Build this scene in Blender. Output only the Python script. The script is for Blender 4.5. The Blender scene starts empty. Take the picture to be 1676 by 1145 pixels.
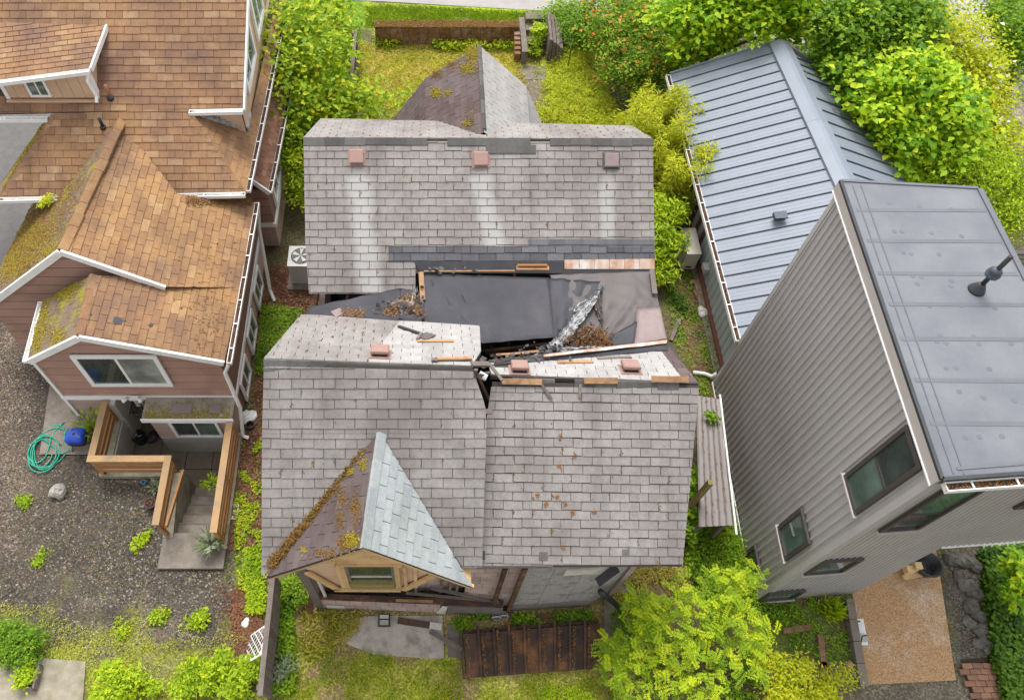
import bpy, math, random
import numpy as np
from mathutils import Vector, Matrix
random.seed(7); rng = np.random.default_rng(7)
scene = bpy.context.scene
R = math.radians

# ------------------------------------------------------------------ camera, sky, sun, exposure
CAM_H, FOC, PPX, PPY, TILT = 16.5, 1257.0, 697.0, 572.0, R(31.3)
cam_data = bpy.data.cameras.new('camera')
cam = bpy.data.objects.new('camera', cam_data)
scene.collection.objects.link(cam)
cam.location = (0, 0, CAM_H); cam.rotation_euler = (TILT, 0, 0)
cam_data.sensor_width = 36.0; cam_data.lens = FOC / 1676 * 36.0
cam_data.shift_x = (838 - PPX) / 1676
cam_data.clip_end = 400
scene.camera = cam
SUN_EL, SUN_AZ = R(62), R(-8)          # azimuth measured from +Y towards +X
world = bpy.data.worlds.new('World'); scene.world = world; world.use_nodes = True
wn = world.node_tree.nodes; wl = world.node_tree.links; wn.clear()
sky = wn.new('ShaderNodeTexSky'); sky.sky_type = 'NISHITA'; sky.sun_disc = False
sky.sun_elevation = SUN_EL; sky.sun_rotation = SUN_AZ
sky.air_density = 1.0; sky.dust_density = 3.0; sky.ozone_density = 1.0
hs = wn.new('ShaderNodeHueSaturation'); hs.inputs['Saturation'].default_value = 0.12
bgn = wn.new('ShaderNodeBackground'); bgn.inputs['Strength'].default_value = 0.15
wo = wn.new('ShaderNodeOutputWorld')
wl.new(sky.outputs[0], hs.inputs['Color']); wl.new(hs.outputs[0], bgn.inputs['Color']); wl.new(bgn.outputs[0], wo.inputs[0])
sun_data = bpy.data.lights.new('sun', 'SUN'); sun_data.energy = 1.0; sun_data.angle = R(20); sun_data.color = (1.0, 0.965, 0.92)
sun = bpy.data.objects.new('sun', sun_data); scene.collection.objects.link(sun)
sdir = Vector((math.sin(SUN_AZ) * math.cos(SUN_EL), math.cos(SUN_AZ) * math.cos(SUN_EL), math.sin(SUN_EL)))
sun.rotation_euler = sdir.to_track_quat('Z', 'Y').to_euler(); sun.location = sdir * 60
scene.view_settings.view_transform = 'Standard'; scene.view_settings.look = 'None'
scene.view_settings.gamma = 1.0; scene.view_settings.use_curve_mapping = False
scene.view_settings.exposure = 1.15

# ------------------------------------------------------------------ pixel <-> place helpers
CA, SA = math.cos(TILT), math.sin(TILT)
def ray(u, v):
    x = (u - PPX) / FOC; y = -(v - PPY) / FOC
    return Vector((x, y * CA + SA, y * SA - CA))
def at(u, v, z=0.0):
    r = ray(u, v); return Vector((0, 0, CAM_H)) + r * ((z - CAM_H) / r.z)
def hitY(u, v, Y):
    r = ray(u, v); return Vector((0, 0, CAM_H)) + r * (Y / r.y)
def hitX(u, v, X):
    r = ray(u, v); return Vector((0, 0, CAM_H)) + r * (X / r.x)
def hitP(u, v, p0, n):
    r = ray(u, v); o = Vector((0, 0, CAM_H)); return o + r * ((p0 - o).dot(n) / r.dot(n))
def pix(p):
    d = Vector(p) - Vector((0, 0, CAM_H))
    yc = d.y * CA + d.z * SA; zc = -d.y * SA + d.z * CA
    return (PPX + FOC * d.x / -zc, PPY - FOC * yc / -zc)
def inpoly(x, y, poly):
    c = False; n = len(poly)
    for i in range(n):
        x1, y1 = poly[i]; x2, y2 = poly[i - 1]
        if (y1 > y) != (y2 > y) and x < (x2 - x1) * (y - y1) / (y2 - y1) + x1: c = not c
    return c
def V(*a): return Vector(a)

# ------------------------------------------------------------------ materials
def _mat(name):
    m = bpy.data.materials.new(name); m.use_nodes = True
    nt = m.node_tree; nt.nodes.clear()
    out = nt.nodes.new('ShaderNodeOutputMaterial'); b = nt.nodes.new('ShaderNodeBsdfPrincipled')
    nt.links.new(b.outputs[0], out.inputs[0])
    return m, nt, b, out
def _mix(nt, fac, a, b, mode='MIX'):
    n = nt.nodes.new('ShaderNodeMix'); n.data_type = 'RGBA'; n.blend_type = mode
    for i, x in ((0, fac), (6, a), (7, b)):
        if isinstance(x, (int, float)): n.inputs[i].default_value = x
        elif isinstance(x, tuple): n.inputs[i].default_value = (*x[:3], 1)
        else: nt.links.new(x, n.inputs[i])
    return n.outputs[2]
def _math(nt, op, a, b=None, c=None):
    n = nt.nodes.new('ShaderNodeMath'); n.operation = op
    for i, x in enumerate((a, b, c)):
        if x is None: continue
        if isinstance(x, (int, float)): n.inputs[i].default_value = x
        else: nt.links.new(x, n.inputs[i])
    return n.outputs[0]
def _noise(nt, scale, detail=4, rough=0.6, vec=None, stretch=None):
    n = nt.nodes.new('ShaderNodeTexNoise'); n.inputs['Scale'].default_value = scale
    n.inputs['Detail'].default_value = detail; n.inputs['Roughness'].default_value = rough
    if vec is None:
        g = nt.nodes.new('ShaderNodeNewGeometry'); vec = g.outputs['Position']
    if stretch:
        mp = nt.nodes.new('ShaderNodeMapping'); mp.inputs['Scale'].default_value = stretch
        nt.links.new(vec, mp.inputs[0]); vec = mp.outputs[0]
    nt.links.new(vec, n.inputs['Vector']); return n.outputs[0]
def _ramp(nt, fac, stops):
    n = nt.nodes.new('ShaderNodeValToRGB'); e = n.color_ramp.elements
    while len(e) < len(stops): e.new(0.5)
    for i, (p, c) in enumerate(stops):
        e[i].position = p; e[i].color = (*((c, c, c) if isinstance(c, (int, float)) else c), 1)
    nt.links.new(fac, n.inputs[0]); return n.outputs[0]
def _tone(nt):
    at_ = nt.nodes.new('ShaderNodeAttribute'); at_.attribute_name = 'tone'
    oi = nt.nodes.new('ShaderNodeObjectInfo')
    return _math(nt, 'FRACT', _math(nt, 'ADD', at_.outputs['Fac'], oi.outputs['Random']))
def _bump(nt, b, h, strength=0.3, dist=0.01):
    n = nt.nodes.new('ShaderNodeBump'); n.inputs['Strength'].default_value = strength; n.inputs['Distance'].default_value = dist
    nt.links.new(h, n.inputs['Height']); nt.links.new(n.outputs[0], b.inputs['Normal'])
def surf(name, c1, c2=None, rough=0.8, scale=3.0, stain=None, stain_scale=0.7, stain_amt=0.6, bump=0.2, bscale=60, tone=0.0, metal=0.0, spec=0.4, stretch=None, grain=0.0):
    """a plain weathered surface: two colours by noise, a third in stains, piece-to-piece tone"""
    m, nt, b, out = _mat(name)
    c2 = c2 or tuple(x * 0.8 for x in c1)
    col = _mix(nt, _ramp(nt, _noise(nt, scale, 5, 0.62, stretch=stretch), [(0.3, 0), (0.7, 1)]), c1, c2)
    if tone:
        t = _tone(nt); col = _mix(nt, 1.0, col, _ramp(nt, t, [(0, 1 - tone), (1, 1 + tone * 0.7)]), 'MULTIPLY')
    if stain:
        col = _mix(nt, _math(nt, 'MULTIPLY', _ramp(nt, _noise(nt, stain_scale, 6, 0.65), [(0.5, 0), (0.68, 1)]), stain_amt), col, stain)
    if grain:
        col = _mix(nt, 1.0, col, _ramp(nt, _noise(nt, 46, 3, 0.7), [(0.3, 1 - grain), (0.7, 1 + grain)]), 'MULTIPLY')
    nt.links.new(col, b.inputs['Base Color'])
    b.inputs['Roughness'].default_value = rough; b.inputs['Metallic'].default_value = metal
    b.inputs['Specular IOR Level'].default_value = spec
    if bump: _bump(nt, b, _noise(nt, bscale, 3, 0.6), bump)
    return m
def shingle_mat(name, cols, stain, stain_amt=0.6, stain_scale=0.55, streaks=None, moss=None, moss_amt=0.0, edge=None, rough=0.9):
    m, nt, b, out = _mat(name)
    t = _tone(nt)
    n = len(cols)
    col = _ramp(nt, t, [(i / max(1, n - 1), c) for i, c in enumerate(cols)])
    col = _mix(nt, 1.0, col, _ramp(nt, _noise(nt, 110, 3, 0.7), [(0.25, 0.5), (0.75, 1.42)]), 'MULTIPLY')
    col = _mix(nt, 1.0, col, _ramp(nt, _noise(nt, 9, 4, 0.7), [(0.25, 0.84), (0.75, 1.12)]), 'MULTIPLY')
    col = _mix(nt, _math(nt, 'MULTIPLY', _ramp(nt, _noise(nt, stain_scale, 7, 0.62), [(0.42, 0), (0.66, 1)]), stain_amt), col, stain)
    col = _mix(nt, 1.0, col, _ramp(nt, _noise(nt, 2.6, 5, 0.65, stretch=(1.0, 0.16, 0.16)), [(0.3, 0.80), (0.5, 1.0), (0.72, 1.10)]), 'MULTIPLY')
    col = _mix(nt, _math(nt, 'MULTIPLY', _ramp(nt, _noise(nt, 3.4, 6, 0.7, stretch=(1.0, 0.3, 0.3)), [(0.56, 0), (0.7, 1)]), stain_amt * 0.55), col, stain)
    if streaks:
        g = nt.nodes.new('ShaderNodeNewGeometry'); sx = nt.nodes.new('ShaderNodeSeparateXYZ'); nt.links.new(g.outputs['Position'], sx.inputs[0])
        tot = None
        nz = _math(nt, 'MULTIPLY', _math(nt, 'SUBTRACT', _noise(nt, 1.6, 4, 0.6), 0.5), 0.5)
        for (x0, y0, k, w, amt) in streaks:
            dy = _math(nt, 'SUBTRACT', y0, sx.outputs[1])
            xx = _math(nt, 'SUBTRACT', _math(nt, 'ADD', sx.outputs[0], nz), _math(nt, 'MULTIPLY_ADD', dy, k, x0))
            d = _math(nt, 'ABSOLUTE', xx)
            s = nt.nodes.new('ShaderNodeMapRange'); s.interpolation_type = 'SMOOTHSTEP'
            s.inputs[1].default_value = w * 0.3; s.inputs[2].default_value = w * 1.4; s.inputs[3].default_value = amt; s.inputs[4].default_value = 0
            nt.links.new(d, s.inputs[0])
            gate = nt.nodes.new('ShaderNodeMapRange'); gate.inputs[1].default_value = -0.02; gate.inputs[2].default_value = 0.12
            nt.links.new(dy, gate.inputs[0])
            val = _math(nt, 'MULTIPLY', s.outputs[0], gate.outputs[0])
            tot = val if tot is None else _math(nt, 'MAXIMUM', tot, val)
        col = _mix(nt, tot, col, (0.47, 0.47, 0.46))
    if moss:
        mk = _math(nt, 'MULTIPLY', _ramp(nt, _noise(nt, 2.3, 8, 0.7), [(0.52, 0), (0.62, 1)]), moss_amt)
        col = _mix(nt, mk, col, moss)
    nt.links.new(col, b.inputs['Base Color']); b.inputs['Roughness'].default_value = rough
    b.inputs['Specular IOR Level'].default_value = 0.25
    _bump(nt, b, _noise(nt, 220, 2, 0.5), 0.35, 0.004)
    return m
def leaf_mat(name, cols, trans=0.45, rough=0.55):
    m, nt, b, out = _mat(name)
    t = _tone(nt)
    col = _ramp(nt, t, [(i / max(1, len(cols) - 1), c) for i, c in enumerate(cols)])
    nt.links.new(col, b.inputs['Base Color']); b.inputs['Roughness'].default_value = rough
    b.inputs['Specular IOR Level'].default_value = 0.3
    tr = nt.nodes.new('ShaderNodeBsdfTranslucent'); nt.links.new(col, tr.inputs[0])
    mx = nt.nodes.new('ShaderNodeMixShader'); mx.inputs[0].default_value = trans
    nt.links.new(b.outputs[0], mx.inputs[1]); nt.links.new(tr.outputs[0], mx.inputs[2]); nt.links.new(mx.outputs[0], out.inputs[0])
    return m
def glass_mat(name, tint=(0.02, 0.028, 0.026)):
    m, nt, b, out = _mat(name)
    col = _mix(nt, _ramp(nt, _noise(nt, 1.7, 4, 0.6), [(0.35, 0), (0.7, 1)]), tint, tuple(x * 2.6 for x in tint))
    nt.links.new(col, b.inputs['Base Color'])
    b.inputs['Roughness'].default_value = 0.06; b.inputs['Specular IOR Level'].default_value = 0.7
    return m

M = {}
M['shingle_front'] = shingle_mat('grey_shingle_front', [(0.252, 0.233, 0.217), (0.281, 0.259, 0.243), (0.263, 0.242, 0.229), (0.302, 0.282, 0.264)], (0.15, 0.128, 0.118), 0.75, 0.8)
M['shingle_rear'] = shingle_mat('grey_shingle_rear', [(0.257, 0.236, 0.221), (0.286, 0.263, 0.246), (0.268, 0.246, 0.231), (0.307, 0.285, 0.266)], (0.16, 0.138, 0.128), 0.7, 0.8,
    streaks=[(-1.40, 11.35, 0.13, 0.26, 0.5), (1.15, 11.35, 0.16, 0.24, 0.5), (3.75, 11.3, -0.04, 0.18, 0.4)])
M['shingle_pale'] = shingle_mat('pale_grey_shingle', [(0.314, 0.303, 0.287), (0.352, 0.339, 0.322), (0.329, 0.316, 0.301), (0.381, 0.368, 0.348)], (0.30, 0.275, 0.27), 0.45)  # pale tone also carries the glare on slopes facing away
M['shingle_lichen_lit'] = shingle_mat('lit_lichen_grey_shingle', [(0.29, 0.315, 0.32), (0.335, 0.355, 0.36), (0.31, 0.33, 0.325), (0.365, 0.385, 0.385)], (0.30, 0.34, 0.32), 0.4)
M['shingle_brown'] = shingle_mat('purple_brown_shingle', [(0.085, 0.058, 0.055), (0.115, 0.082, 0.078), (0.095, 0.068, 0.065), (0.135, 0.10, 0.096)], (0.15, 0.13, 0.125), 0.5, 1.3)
M['shingle_dark'] = shingle_mat('charcoal_shingle', [(0.085, 0.085, 0.095), (0.12, 0.12, 0.13), (0.15, 0.148, 0.155)], (0.07, 0.07, 0.075), 0.3)
M['cap_dark'] = shingle_mat('dark_granular_cap', [(0.085, 0.082, 0.078), (0.115, 0.11, 0.104), (0.15, 0.143, 0.135)], (0.10, 0.095, 0.09), 0.4)
M['shingle_tan'] = shingle_mat('tan_shingle', [(0.3, 0.169, 0.085), (0.337, 0.196, 0.102), (0.315, 0.179, 0.092), (0.278, 0.152, 0.082), (0.329, 0.19, 0.099), (0.409, 0.262, 0.145)], (0.15, 0.088, 0.07), 0.85, 0.7)
M['shingle_gold'] = shingle_mat('golden_tan_shingle', [(0.318, 0.179, 0.08), (0.365, 0.216, 0.098), (0.334, 0.194, 0.087), (0.357, 0.201, 0.091), (0.287, 0.156, 0.076), (0.443, 0.279, 0.137)], (0.16, 0.095, 0.068), 0.8, 0.8)
M['shingle_moss'] = shingle_mat('mossy_brown_shingle', [(0.17, 0.115, 0.08), (0.22, 0.155, 0.11), (0.19, 0.135, 0.10)], (0.09, 0.07, 0.06), 0.4, moss=(0.25, 0.22, 0.015), moss_amt=0.9)
M['shingle_red'] = shingle_mat('red_brown_shingle', [(0.19, 0.095, 0.06), (0.25, 0.13, 0.085), (0.16, 0.085, 0.06), (0.29, 0.155, 0.10)], (0.12, 0.07, 0.055), 0.4)
M['deck'] = surf('roof_deck_dark', (0.045, 0.038, 0.034), (0.07, 0.06, 0.05), 0.95, bump=0)
M['deck_tan'] = surf('roof_deck_brown', (0.09, 0.055, 0.035), (0.06, 0.04, 0.03), 0.95, bump=0)
M['membrane'] = surf('dark_membrane', (0.034, 0.034, 0.041), (0.055, 0.054, 0.063), 0.6, 1.2, (0.075, 0.07, 0.073), 1.4, 0.6, 0.35, 7, spec=0.25)
M['membrane_pale'] = surf('greyish_membrane', (0.085, 0.072, 0.07), (0.125, 0.108, 0.104), 0.6, 1.6, (0.055, 0.05, 0.052), 1.2, 0.6, 0.25, 8)
M['silver'] = surf('silver_torn_foil', (0.50, 0.50, 0.50), (0.26, 0.26, 0.27), 0.55, 9, (0.09, 0.09, 0.10), 7, 0.6, 0.4, 22, spec=0.3)
M['interior'] = surf('attic_shade_black', (0.012, 0.011, 0.010), (0.02, 0.018, 0.016), 1.0, bump=0)  # near-black colour stands in for the shade inside the holes
M['rawwood'] = surf('raw_orange_wood', (0.30, 0.145, 0.06), (0.42, 0.26, 0.14), 0.8, 9, (0.14, 0.075, 0.04), 5, 0.7, 0.2, 40, 0.2, stretch=(1, 6, 6))
M['greywood'] = surf('weathered_grey_wood', (0.135, 0.108, 0.092), (0.20, 0.168, 0.145), 0.9, 7, (0.085, 0.068, 0.057), 2.5, 0.5, 0.25, 50, 0.2)
M['darkwood'] = surf('dark_brown_wood', (0.045, 0.026, 0.018), (0.078, 0.045, 0.03), 0.75, 6, (0.24, 0.10, 0.035), 2.6, 0.75, 0.25, 45, 0.35)
M['cedar'] = surf('cedar_rail_wood', (0.33, 0.155, 0.055), (0.40, 0.21, 0.085), 0.75, 6, (0.30, 0.17, 0.09), 3, 0.5, 0.15, 50, 0.22)
M['cedartop'] = surf('sunbleached_cedar', (0.42, 0.265, 0.125), (0.36, 0.225, 0.11), 0.8, 8, (0.24, 0.185, 0.135), 3.5, 0.75, 0.15, 50, 0.15)
M['peach'] = surf('peach_painted_board', (0.56, 0.35, 0.16), (0.64, 0.43, 0.22), 0.8, 4, (0.36, 0.24, 0.14), 3.0, 0.6, 0.2, 40, 0.12)
M['rust'] = surf('rusty_flashing', (0.60, 0.58, 0.56), (0.42, 0.20, 0.09), 0.6, 4.5, (0.36, 0.15, 0.06), 3.5, 0.8, 0.15, 30, stretch=(1, 0.3, 0.3))
M['vent_pink'] = surf('pinkish_roof_vent', (0.33, 0.20, 0.165), (0.28, 0.17, 0.14), 0.6, 5, (0.27, 0.20, 0.18), 4, 0.4, 0.1)
M['vent_brown'] = surf('brown_roof_vent', (0.25, 0.19, 0.18), (0.20, 0.15, 0.145), 0.6, 5, bump=0.1)
M['white'] = surf('white_trim_paint', (0.84, 0.83, 0.81), (0.78, 0.77, 0.75), 0.6, 4, (0.58, 0.55, 0.50), 2.2, 0.35, 0.05)
M['offwhite'] = surf('dirty_white_paint', (0.60, 0.58, 0.53), (0.50, 0.47, 0.41), 0.7, 3, (0.30, 0.27, 0.16), 2.0, 0.6, 0.1)
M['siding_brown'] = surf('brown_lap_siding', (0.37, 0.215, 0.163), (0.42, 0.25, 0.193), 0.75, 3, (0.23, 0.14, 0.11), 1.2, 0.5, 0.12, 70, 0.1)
M['siding_shaded'] = surf('shaded_brown_siding', (0.19, 0.115, 0.09), (0.225, 0.14, 0.11), 0.75, 3, bump=0.12, tone=0.08)  # brown siding darkened in colour for alley and eave shade
M['siding_pink'] = surf('dusty_pink_siding', (0.43, 0.315, 0.265), (0.48, 0.355, 0.30), 0.75, 3, (0.36, 0.27, 0.23), 1.2, 0.4, 0.12, 70, 0.1)
M['siding_peach'] = surf('peach_siding', (0.62, 0.43, 0.29), (0.55, 0.37, 0.245), 0.75, 3, (0.48, 0.31, 0.20), 1.5, 0.4, 0.08, 70, 0.06)
M['brickpaper'] = surf('pinkish_asphalt_siding', (0.36, 0.265, 0.235), (0.43, 0.325, 0.29), 0.9, 5, (0.24, 0.18, 0.165), 2.4, 0.6, 0.3, 60, 0.16)
M['greyboard'] = surf('weathered_grey_board', (0.22, 0.20, 0.185), (0.38, 0.36, 0.35), 0.95, 16, (0.12, 0.10, 0.09), 3.5, 0.75, 0.4, 60, stretch=(3, 1, 1))
M['concrete'] = surf('old_concrete', (0.165, 0.138, 0.112), (0.225, 0.195, 0.165), 0.9, 6, (0.11, 0.09, 0.065), 2.6, 0.75, 0.3, 50, 0.14, grain=0.15)
M['concrete_pale'] = surf('pale_yard_concrete', (0.38, 0.34, 0.29), (0.47, 0.43, 0.38), 0.9, 5, (0.13, 0.105, 0.075), 2.2, 0.7, 0.3, 50, 0.1, grain=0.15)
M['concrete_moss'] = surf('mossy_concrete', (0.33, 0.295, 0.235), (0.22, 0.19, 0.135), 0.95, 5, (0.13, 0.12, 0.04), 2.4, 0.7, 0.3, 40)
M['concrete_damp'] = surf('damp_brown_concrete', (0.13, 0.105, 0.075), (0.18, 0.15, 0.115), 0.85, 4, (0.09, 0.075, 0.045), 1.6, 0.6, 0.3, 50, 0.1)
M['grey_plaster'] = surf('grey_foundation_plaster', (0.36, 0.345, 0.32), (0.43, 0.415, 0.39), 0.9, 3, (0.24, 0.22, 0.19), 1.4, 0.5, 0.15)
M['bluemetal'] = surf('pale_blue_grey_metal', (0.205, 0.232, 0.278), (0.225, 0.253, 0.298), 0.5, 2.5, (0.18, 0.206, 0.25), 0.7, 0.5, 0.03, 6, 0.04, metal=0.0, spec=0.35)
M['seam'] = surf('metal_seam', (0.06, 0.075, 0.095), (0.075, 0.09, 0.11), 0.5, bump=0)
M['tallsiding'] = surf('taupe_ribbed_metal', (0.42, 0.395, 0.385), (0.455, 0.43, 0.42), 0.42, 2.0, (0.37, 0.348, 0.338), 0.6, 0.5, 0.02, 5, 0.035, metal=0.1)
M['tallrib'] = surf('taupe_ribbed_metal_raised', (0.225, 0.205, 0.196), (0.25, 0.23, 0.22), 0.45, 2, bump=0, metal=0.1)
M['tallfascia'] = surf('taupe_fascia', (0.40, 0.36, 0.33), (0.43, 0.39, 0.36), 0.5, 3, bump=0.02)
M['rubber'] = surf('grey_rubber_roof', (0.125, 0.133, 0.155), (0.175, 0.18, 0.195), 0.5, 1.3, (0.105, 0.11, 0.132), 0.5, 0.8, 0.06, 6, grain=0.06)  # light and dark patches paint uneven reflection into the colour
M['rubber_edge'] = surf('black_roof_edge', (0.03, 0.032, 0.036), (0.045, 0.048, 0.05), 0.45, bump=0)
M['rubber_strip'] = surf('seam_tape', (0.108, 0.115, 0.134), (0.13, 0.137, 0.152), 0.45, 3, bump=0.05)
M['black'] = surf('black_plastic', (0.02, 0.02, 0.022), (0.03, 0.03, 0.032), 0.45, bump=0)
M['frame_dark'] = surf('dark_bronze_frame', (0.055, 0.048, 0.045), (0.07, 0.06, 0.056), 0.45, bump=0)
M['glass'] = glass_mat('window_glass')
M['glass_green'] = glass_mat('greenish_window_glass', (0.05, 0.075, 0.062))
M['glass_pale'] = glass_mat('blind_window_glass', (0.16, 0.17, 0.15))
M['greypaint'] = surf('blue_grey_corrugated', (0.40, 0.45, 0.47), (0.45, 0.50, 0.52), 0.5, 3, (0.33, 0.36, 0.36), 1.5, 0.5, 0.03, 40, 0.05)
M['redbrown'] = surf('rust_red_paint', (0.14, 0.05, 0.035), (0.19, 0.075, 0.05), 0.7, 5, bump=0.1)
M['leanto'] = surf('taupe_lean_to_metal', (0.19, 0.162, 0.152), (0.22, 0.192, 0.18), 0.5, 3, (0.15, 0.118, 0.10), 2.0, 0.5, 0.05, 20, 0.05)
M['acbeige'] = surf('beige_metal', (0.50, 0.455, 0.39), (0.55, 0.505, 0.44), 0.5, 3, bump=0.02)
M['acgrey'] = surf('grey_green_metal', (0.42, 0.42, 0.38), (0.47, 0.47, 0.43), 0.5, 3, bump=0.02)
M['hose'] = surf('green_hose_rubber', (0.015, 0.26, 0.17), (0.02, 0.32, 0.22), 0.4, bump=0)
M['bluepaint'] = surf('bright_blue_enamel', (0.012, 0.055, 0.40), (0.016, 0.07, 0.47), 0.3, bump=0)
M['stone'] = surf('garden_stone', (0.30, 0.275, 0.245), (0.40, 0.37, 0.335), 0.9, 6, (0.13, 0.115, 0.10), 3, 0.6, 0.5, 25, 0.15)
M['rock'] = surf('rockery_stone', (0.085, 0.08, 0.072), (0.16, 0.15, 0.135), 0.85, 4, (0.10, 0.095, 0.03), 2.2, 0.6, 0.6, 18, 0.25)
M['terracotta'] = surf('terracotta', (0.30, 0.115, 0.06), (0.36, 0.15, 0.085), 0.85, 6, bump=0.1)
M['purplepot'] = surf('maroon_pot', (0.12, 0.03, 0.045), (0.16, 0.045, 0.06), 0.6, bump=0)
M['soil'] = surf('potting_soil', (0.035, 0.024, 0.017), (0.06, 0.042, 0.03), 1.0, 20, bump=0.5, bscale=80)
M['bark'] = surf('tree_bark', (0.085, 0.06, 0.045), (0.14, 0.105, 0.08), 0.95, 8, bump=0.5, bscale=30)
M['barkred'] = surf('reddish_bark', (0.22, 0.11, 0.07), (0.28, 0.16, 0.105), 0.9, 8, bump=0.4, bscale=30)
M['leaflitter'] = leaf_mat('red_brown_fallen_leaves', [(0.16, 0.05, 0.028), (0.10, 0.038, 0.028), (0.24, 0.11, 0.05), (0.13, 0.06, 0.04), (0.30, 0.17, 0.09)], 0.1, 0.8)
M['orangelitter'] = leaf_mat('orange_brown_debris', [(0.30, 0.14, 0.045), (0.18, 0.09, 0.04), (0.38, 0.20, 0.07), (0.24, 0.13, 0.05), (0.12, 0.075, 0.04)], 0.1, 0.85)
M['moss'] = leaf_mat('golden_moss', [(0.28, 0.23, 0.012), (0.20, 0.17, 0.012), (0.34, 0.26, 0.02), (0.17, 0.10, 0.02)], 0.1, 0.95)
M['moss_rust'] = leaf_mat('rusty_moss', [(0.14, 0.075, 0.02), (0.25, 0.11, 0.022), (0.10, 0.07, 0.02), (0.18, 0.12, 0.02)], 0.1, 0.95)
M['leaf_lime'] = leaf_mat('lime_leaves', [(0.207, 0.342, 0.01), (0.342, 0.49, 0.012), (0.464, 0.604, 0.015), (0.634, 0.707, 0.02)])
M['leaf_green'] = leaf_mat('mid_green_leaves', [(0.085, 0.194, 0.01), (0.159, 0.308, 0.015), (0.244, 0.422, 0.018), (0.403, 0.536, 0.022)])
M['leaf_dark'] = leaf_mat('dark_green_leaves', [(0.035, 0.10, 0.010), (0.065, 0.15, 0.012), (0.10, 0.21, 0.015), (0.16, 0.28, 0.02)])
M['leaf_maple'] = leaf_mat('maple_leaves', [(0.098, 0.251, 0.01), (0.232, 0.433, 0.015), (0.415, 0.616, 0.02), (0.683, 0.752, 0.03)])
M['leaf_yellow'] = leaf_mat('yellow_green_leaves', [(0.34, 0.44, 0.012), (0.52, 0.58, 0.016), (0.64, 0.66, 0.022), (0.72, 0.70, 0.04)])
M['leaf_bamboo'] = leaf_mat('bamboo_leaves', [(0.60, 0.64, 0.035), (0.48, 0.56, 0.028), (0.72, 0.70, 0.05), (0.38, 0.48, 0.022)])
M['leaf_cherry'] = leaf_mat('cherry_leaves', [(0.159, 0.285, 0.01), (0.281, 0.433, 0.014), (0.427, 0.57, 0.016), (0.634, 0.638, 0.022)])
M['leaf_pale'] = leaf_mat('grey_green_leaves', [(0.42, 0.50, 0.30), (0.56, 0.62, 0.42), (0.32, 0.42, 0.22)])
M['moss_orange'] = leaf_mat('orange_lichen', [(0.30, 0.12, 0.03), (0.22, 0.085, 0.025), (0.34, 0.17, 0.05)], 0.05, 0.95)
M['flower_orange'] = leaf_mat('orange_flowers', [(0.62, 0.17, 0.02), (0.52, 0.20, 0.04), (0.40, 0.14, 0.02)], 0.2)
M['flower_white'] = leaf_mat('cream_flowers', [(0.62, 0.60, 0.42), (0.70, 0.68, 0.55), (0.50, 0.50, 0.25)], 0.2)
M['grass'] = leaf_mat('lawn_grass', [(0.30, 0.47, 0.02), (0.40, 0.54, 0.025), (0.22, 0.38, 0.02), (0.48, 0.56, 0.04)], 0.3, 0.7)
M['grass_dry'] = leaf_mat('dry_grass', [(0.70, 0.58, 0.17), (0.78, 0.66, 0.24), (0.60, 0.54, 0.09), (0.52, 0.56, 0.05)], 0.3, 0.8)
M['grass_lime'] = leaf_mat('lime_grass', [(0.60, 0.66, 0.05), (0.70, 0.72, 0.10), (0.50, 0.60, 0.04), (0.76, 0.72, 0.20)], 0.3, 0.8)
M['pebble'] = leaf_mat('gravel_pebble', [(0.034, 0.031, 0.027), (0.078, 0.066, 0.052), (0.125, 0.105, 0.08), (0.055, 0.051, 0.046), (0.17, 0.11, 0.06), (0.11, 0.10, 0.088), (0.33, 0.30, 0.25)], 0.0, 0.85)
M['aggregate'] = surf('tan_exposed_aggregate', (0.36, 0.215, 0.105), (0.43, 0.265, 0.135), 0.8, 26, (0.54, 0.46, 0.38), 1.1, 0.6, 0.5, 90, grain=0.6)
M['asphalt'] = surf('asphalt', (0.105, 0.10, 0.098), (0.14, 0.135, 0.13), 0.9, 5, (0.17, 0.16, 0.15), 0.7, 0.5, 0.4, 120, grain=0.2)
M['paving'] = surf('grey_pavement', (0.30, 0.275, 0.26), (0.35, 0.325, 0.305), 0.9, 3, (0.22, 0.20, 0.18), 1.0, 0.5, 0.2, 80)
M['brick'] = surf('garden_brick', (0.24, 0.12, 0.075), (0.30, 0.165, 0.11), 0.9, 7, (0.13, 0.09, 0.06), 4, 0.5, 0.4, 50, 0.25)
M['mossbrick'] = surf('moss_brown_block', (0.155, 0.075, 0.03), (0.22, 0.12, 0.05), 0.95, 6, (0.32, 0.26, 0.22), 3.5, 0.7, 0.5, 30, 0.25)
M['plasticclear'] = surf('cloudy_plastic', (0.60, 0.56, 0.54), (0.52, 0.47, 0.45), 0.35, 8, bump=0.1)
M['whiteplastic'] = surf('white_plastic', (0.75, 0.75, 0.73), (0.68, 0.68, 0.66), 0.4, 8, bump=0.05)
M['woodyellow'] = surf('fresh_yellow_timber', (0.62, 0.43, 0.21), (0.68, 0.50, 0.27), 0.75, 7, bump=0.1, tone=0.1)
M['greenpost'] = surf('olive_treated_post', (0.20, 0.16, 0.055), (0.26, 0.21, 0.08), 0.85, 7, bump=0.2)

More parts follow.
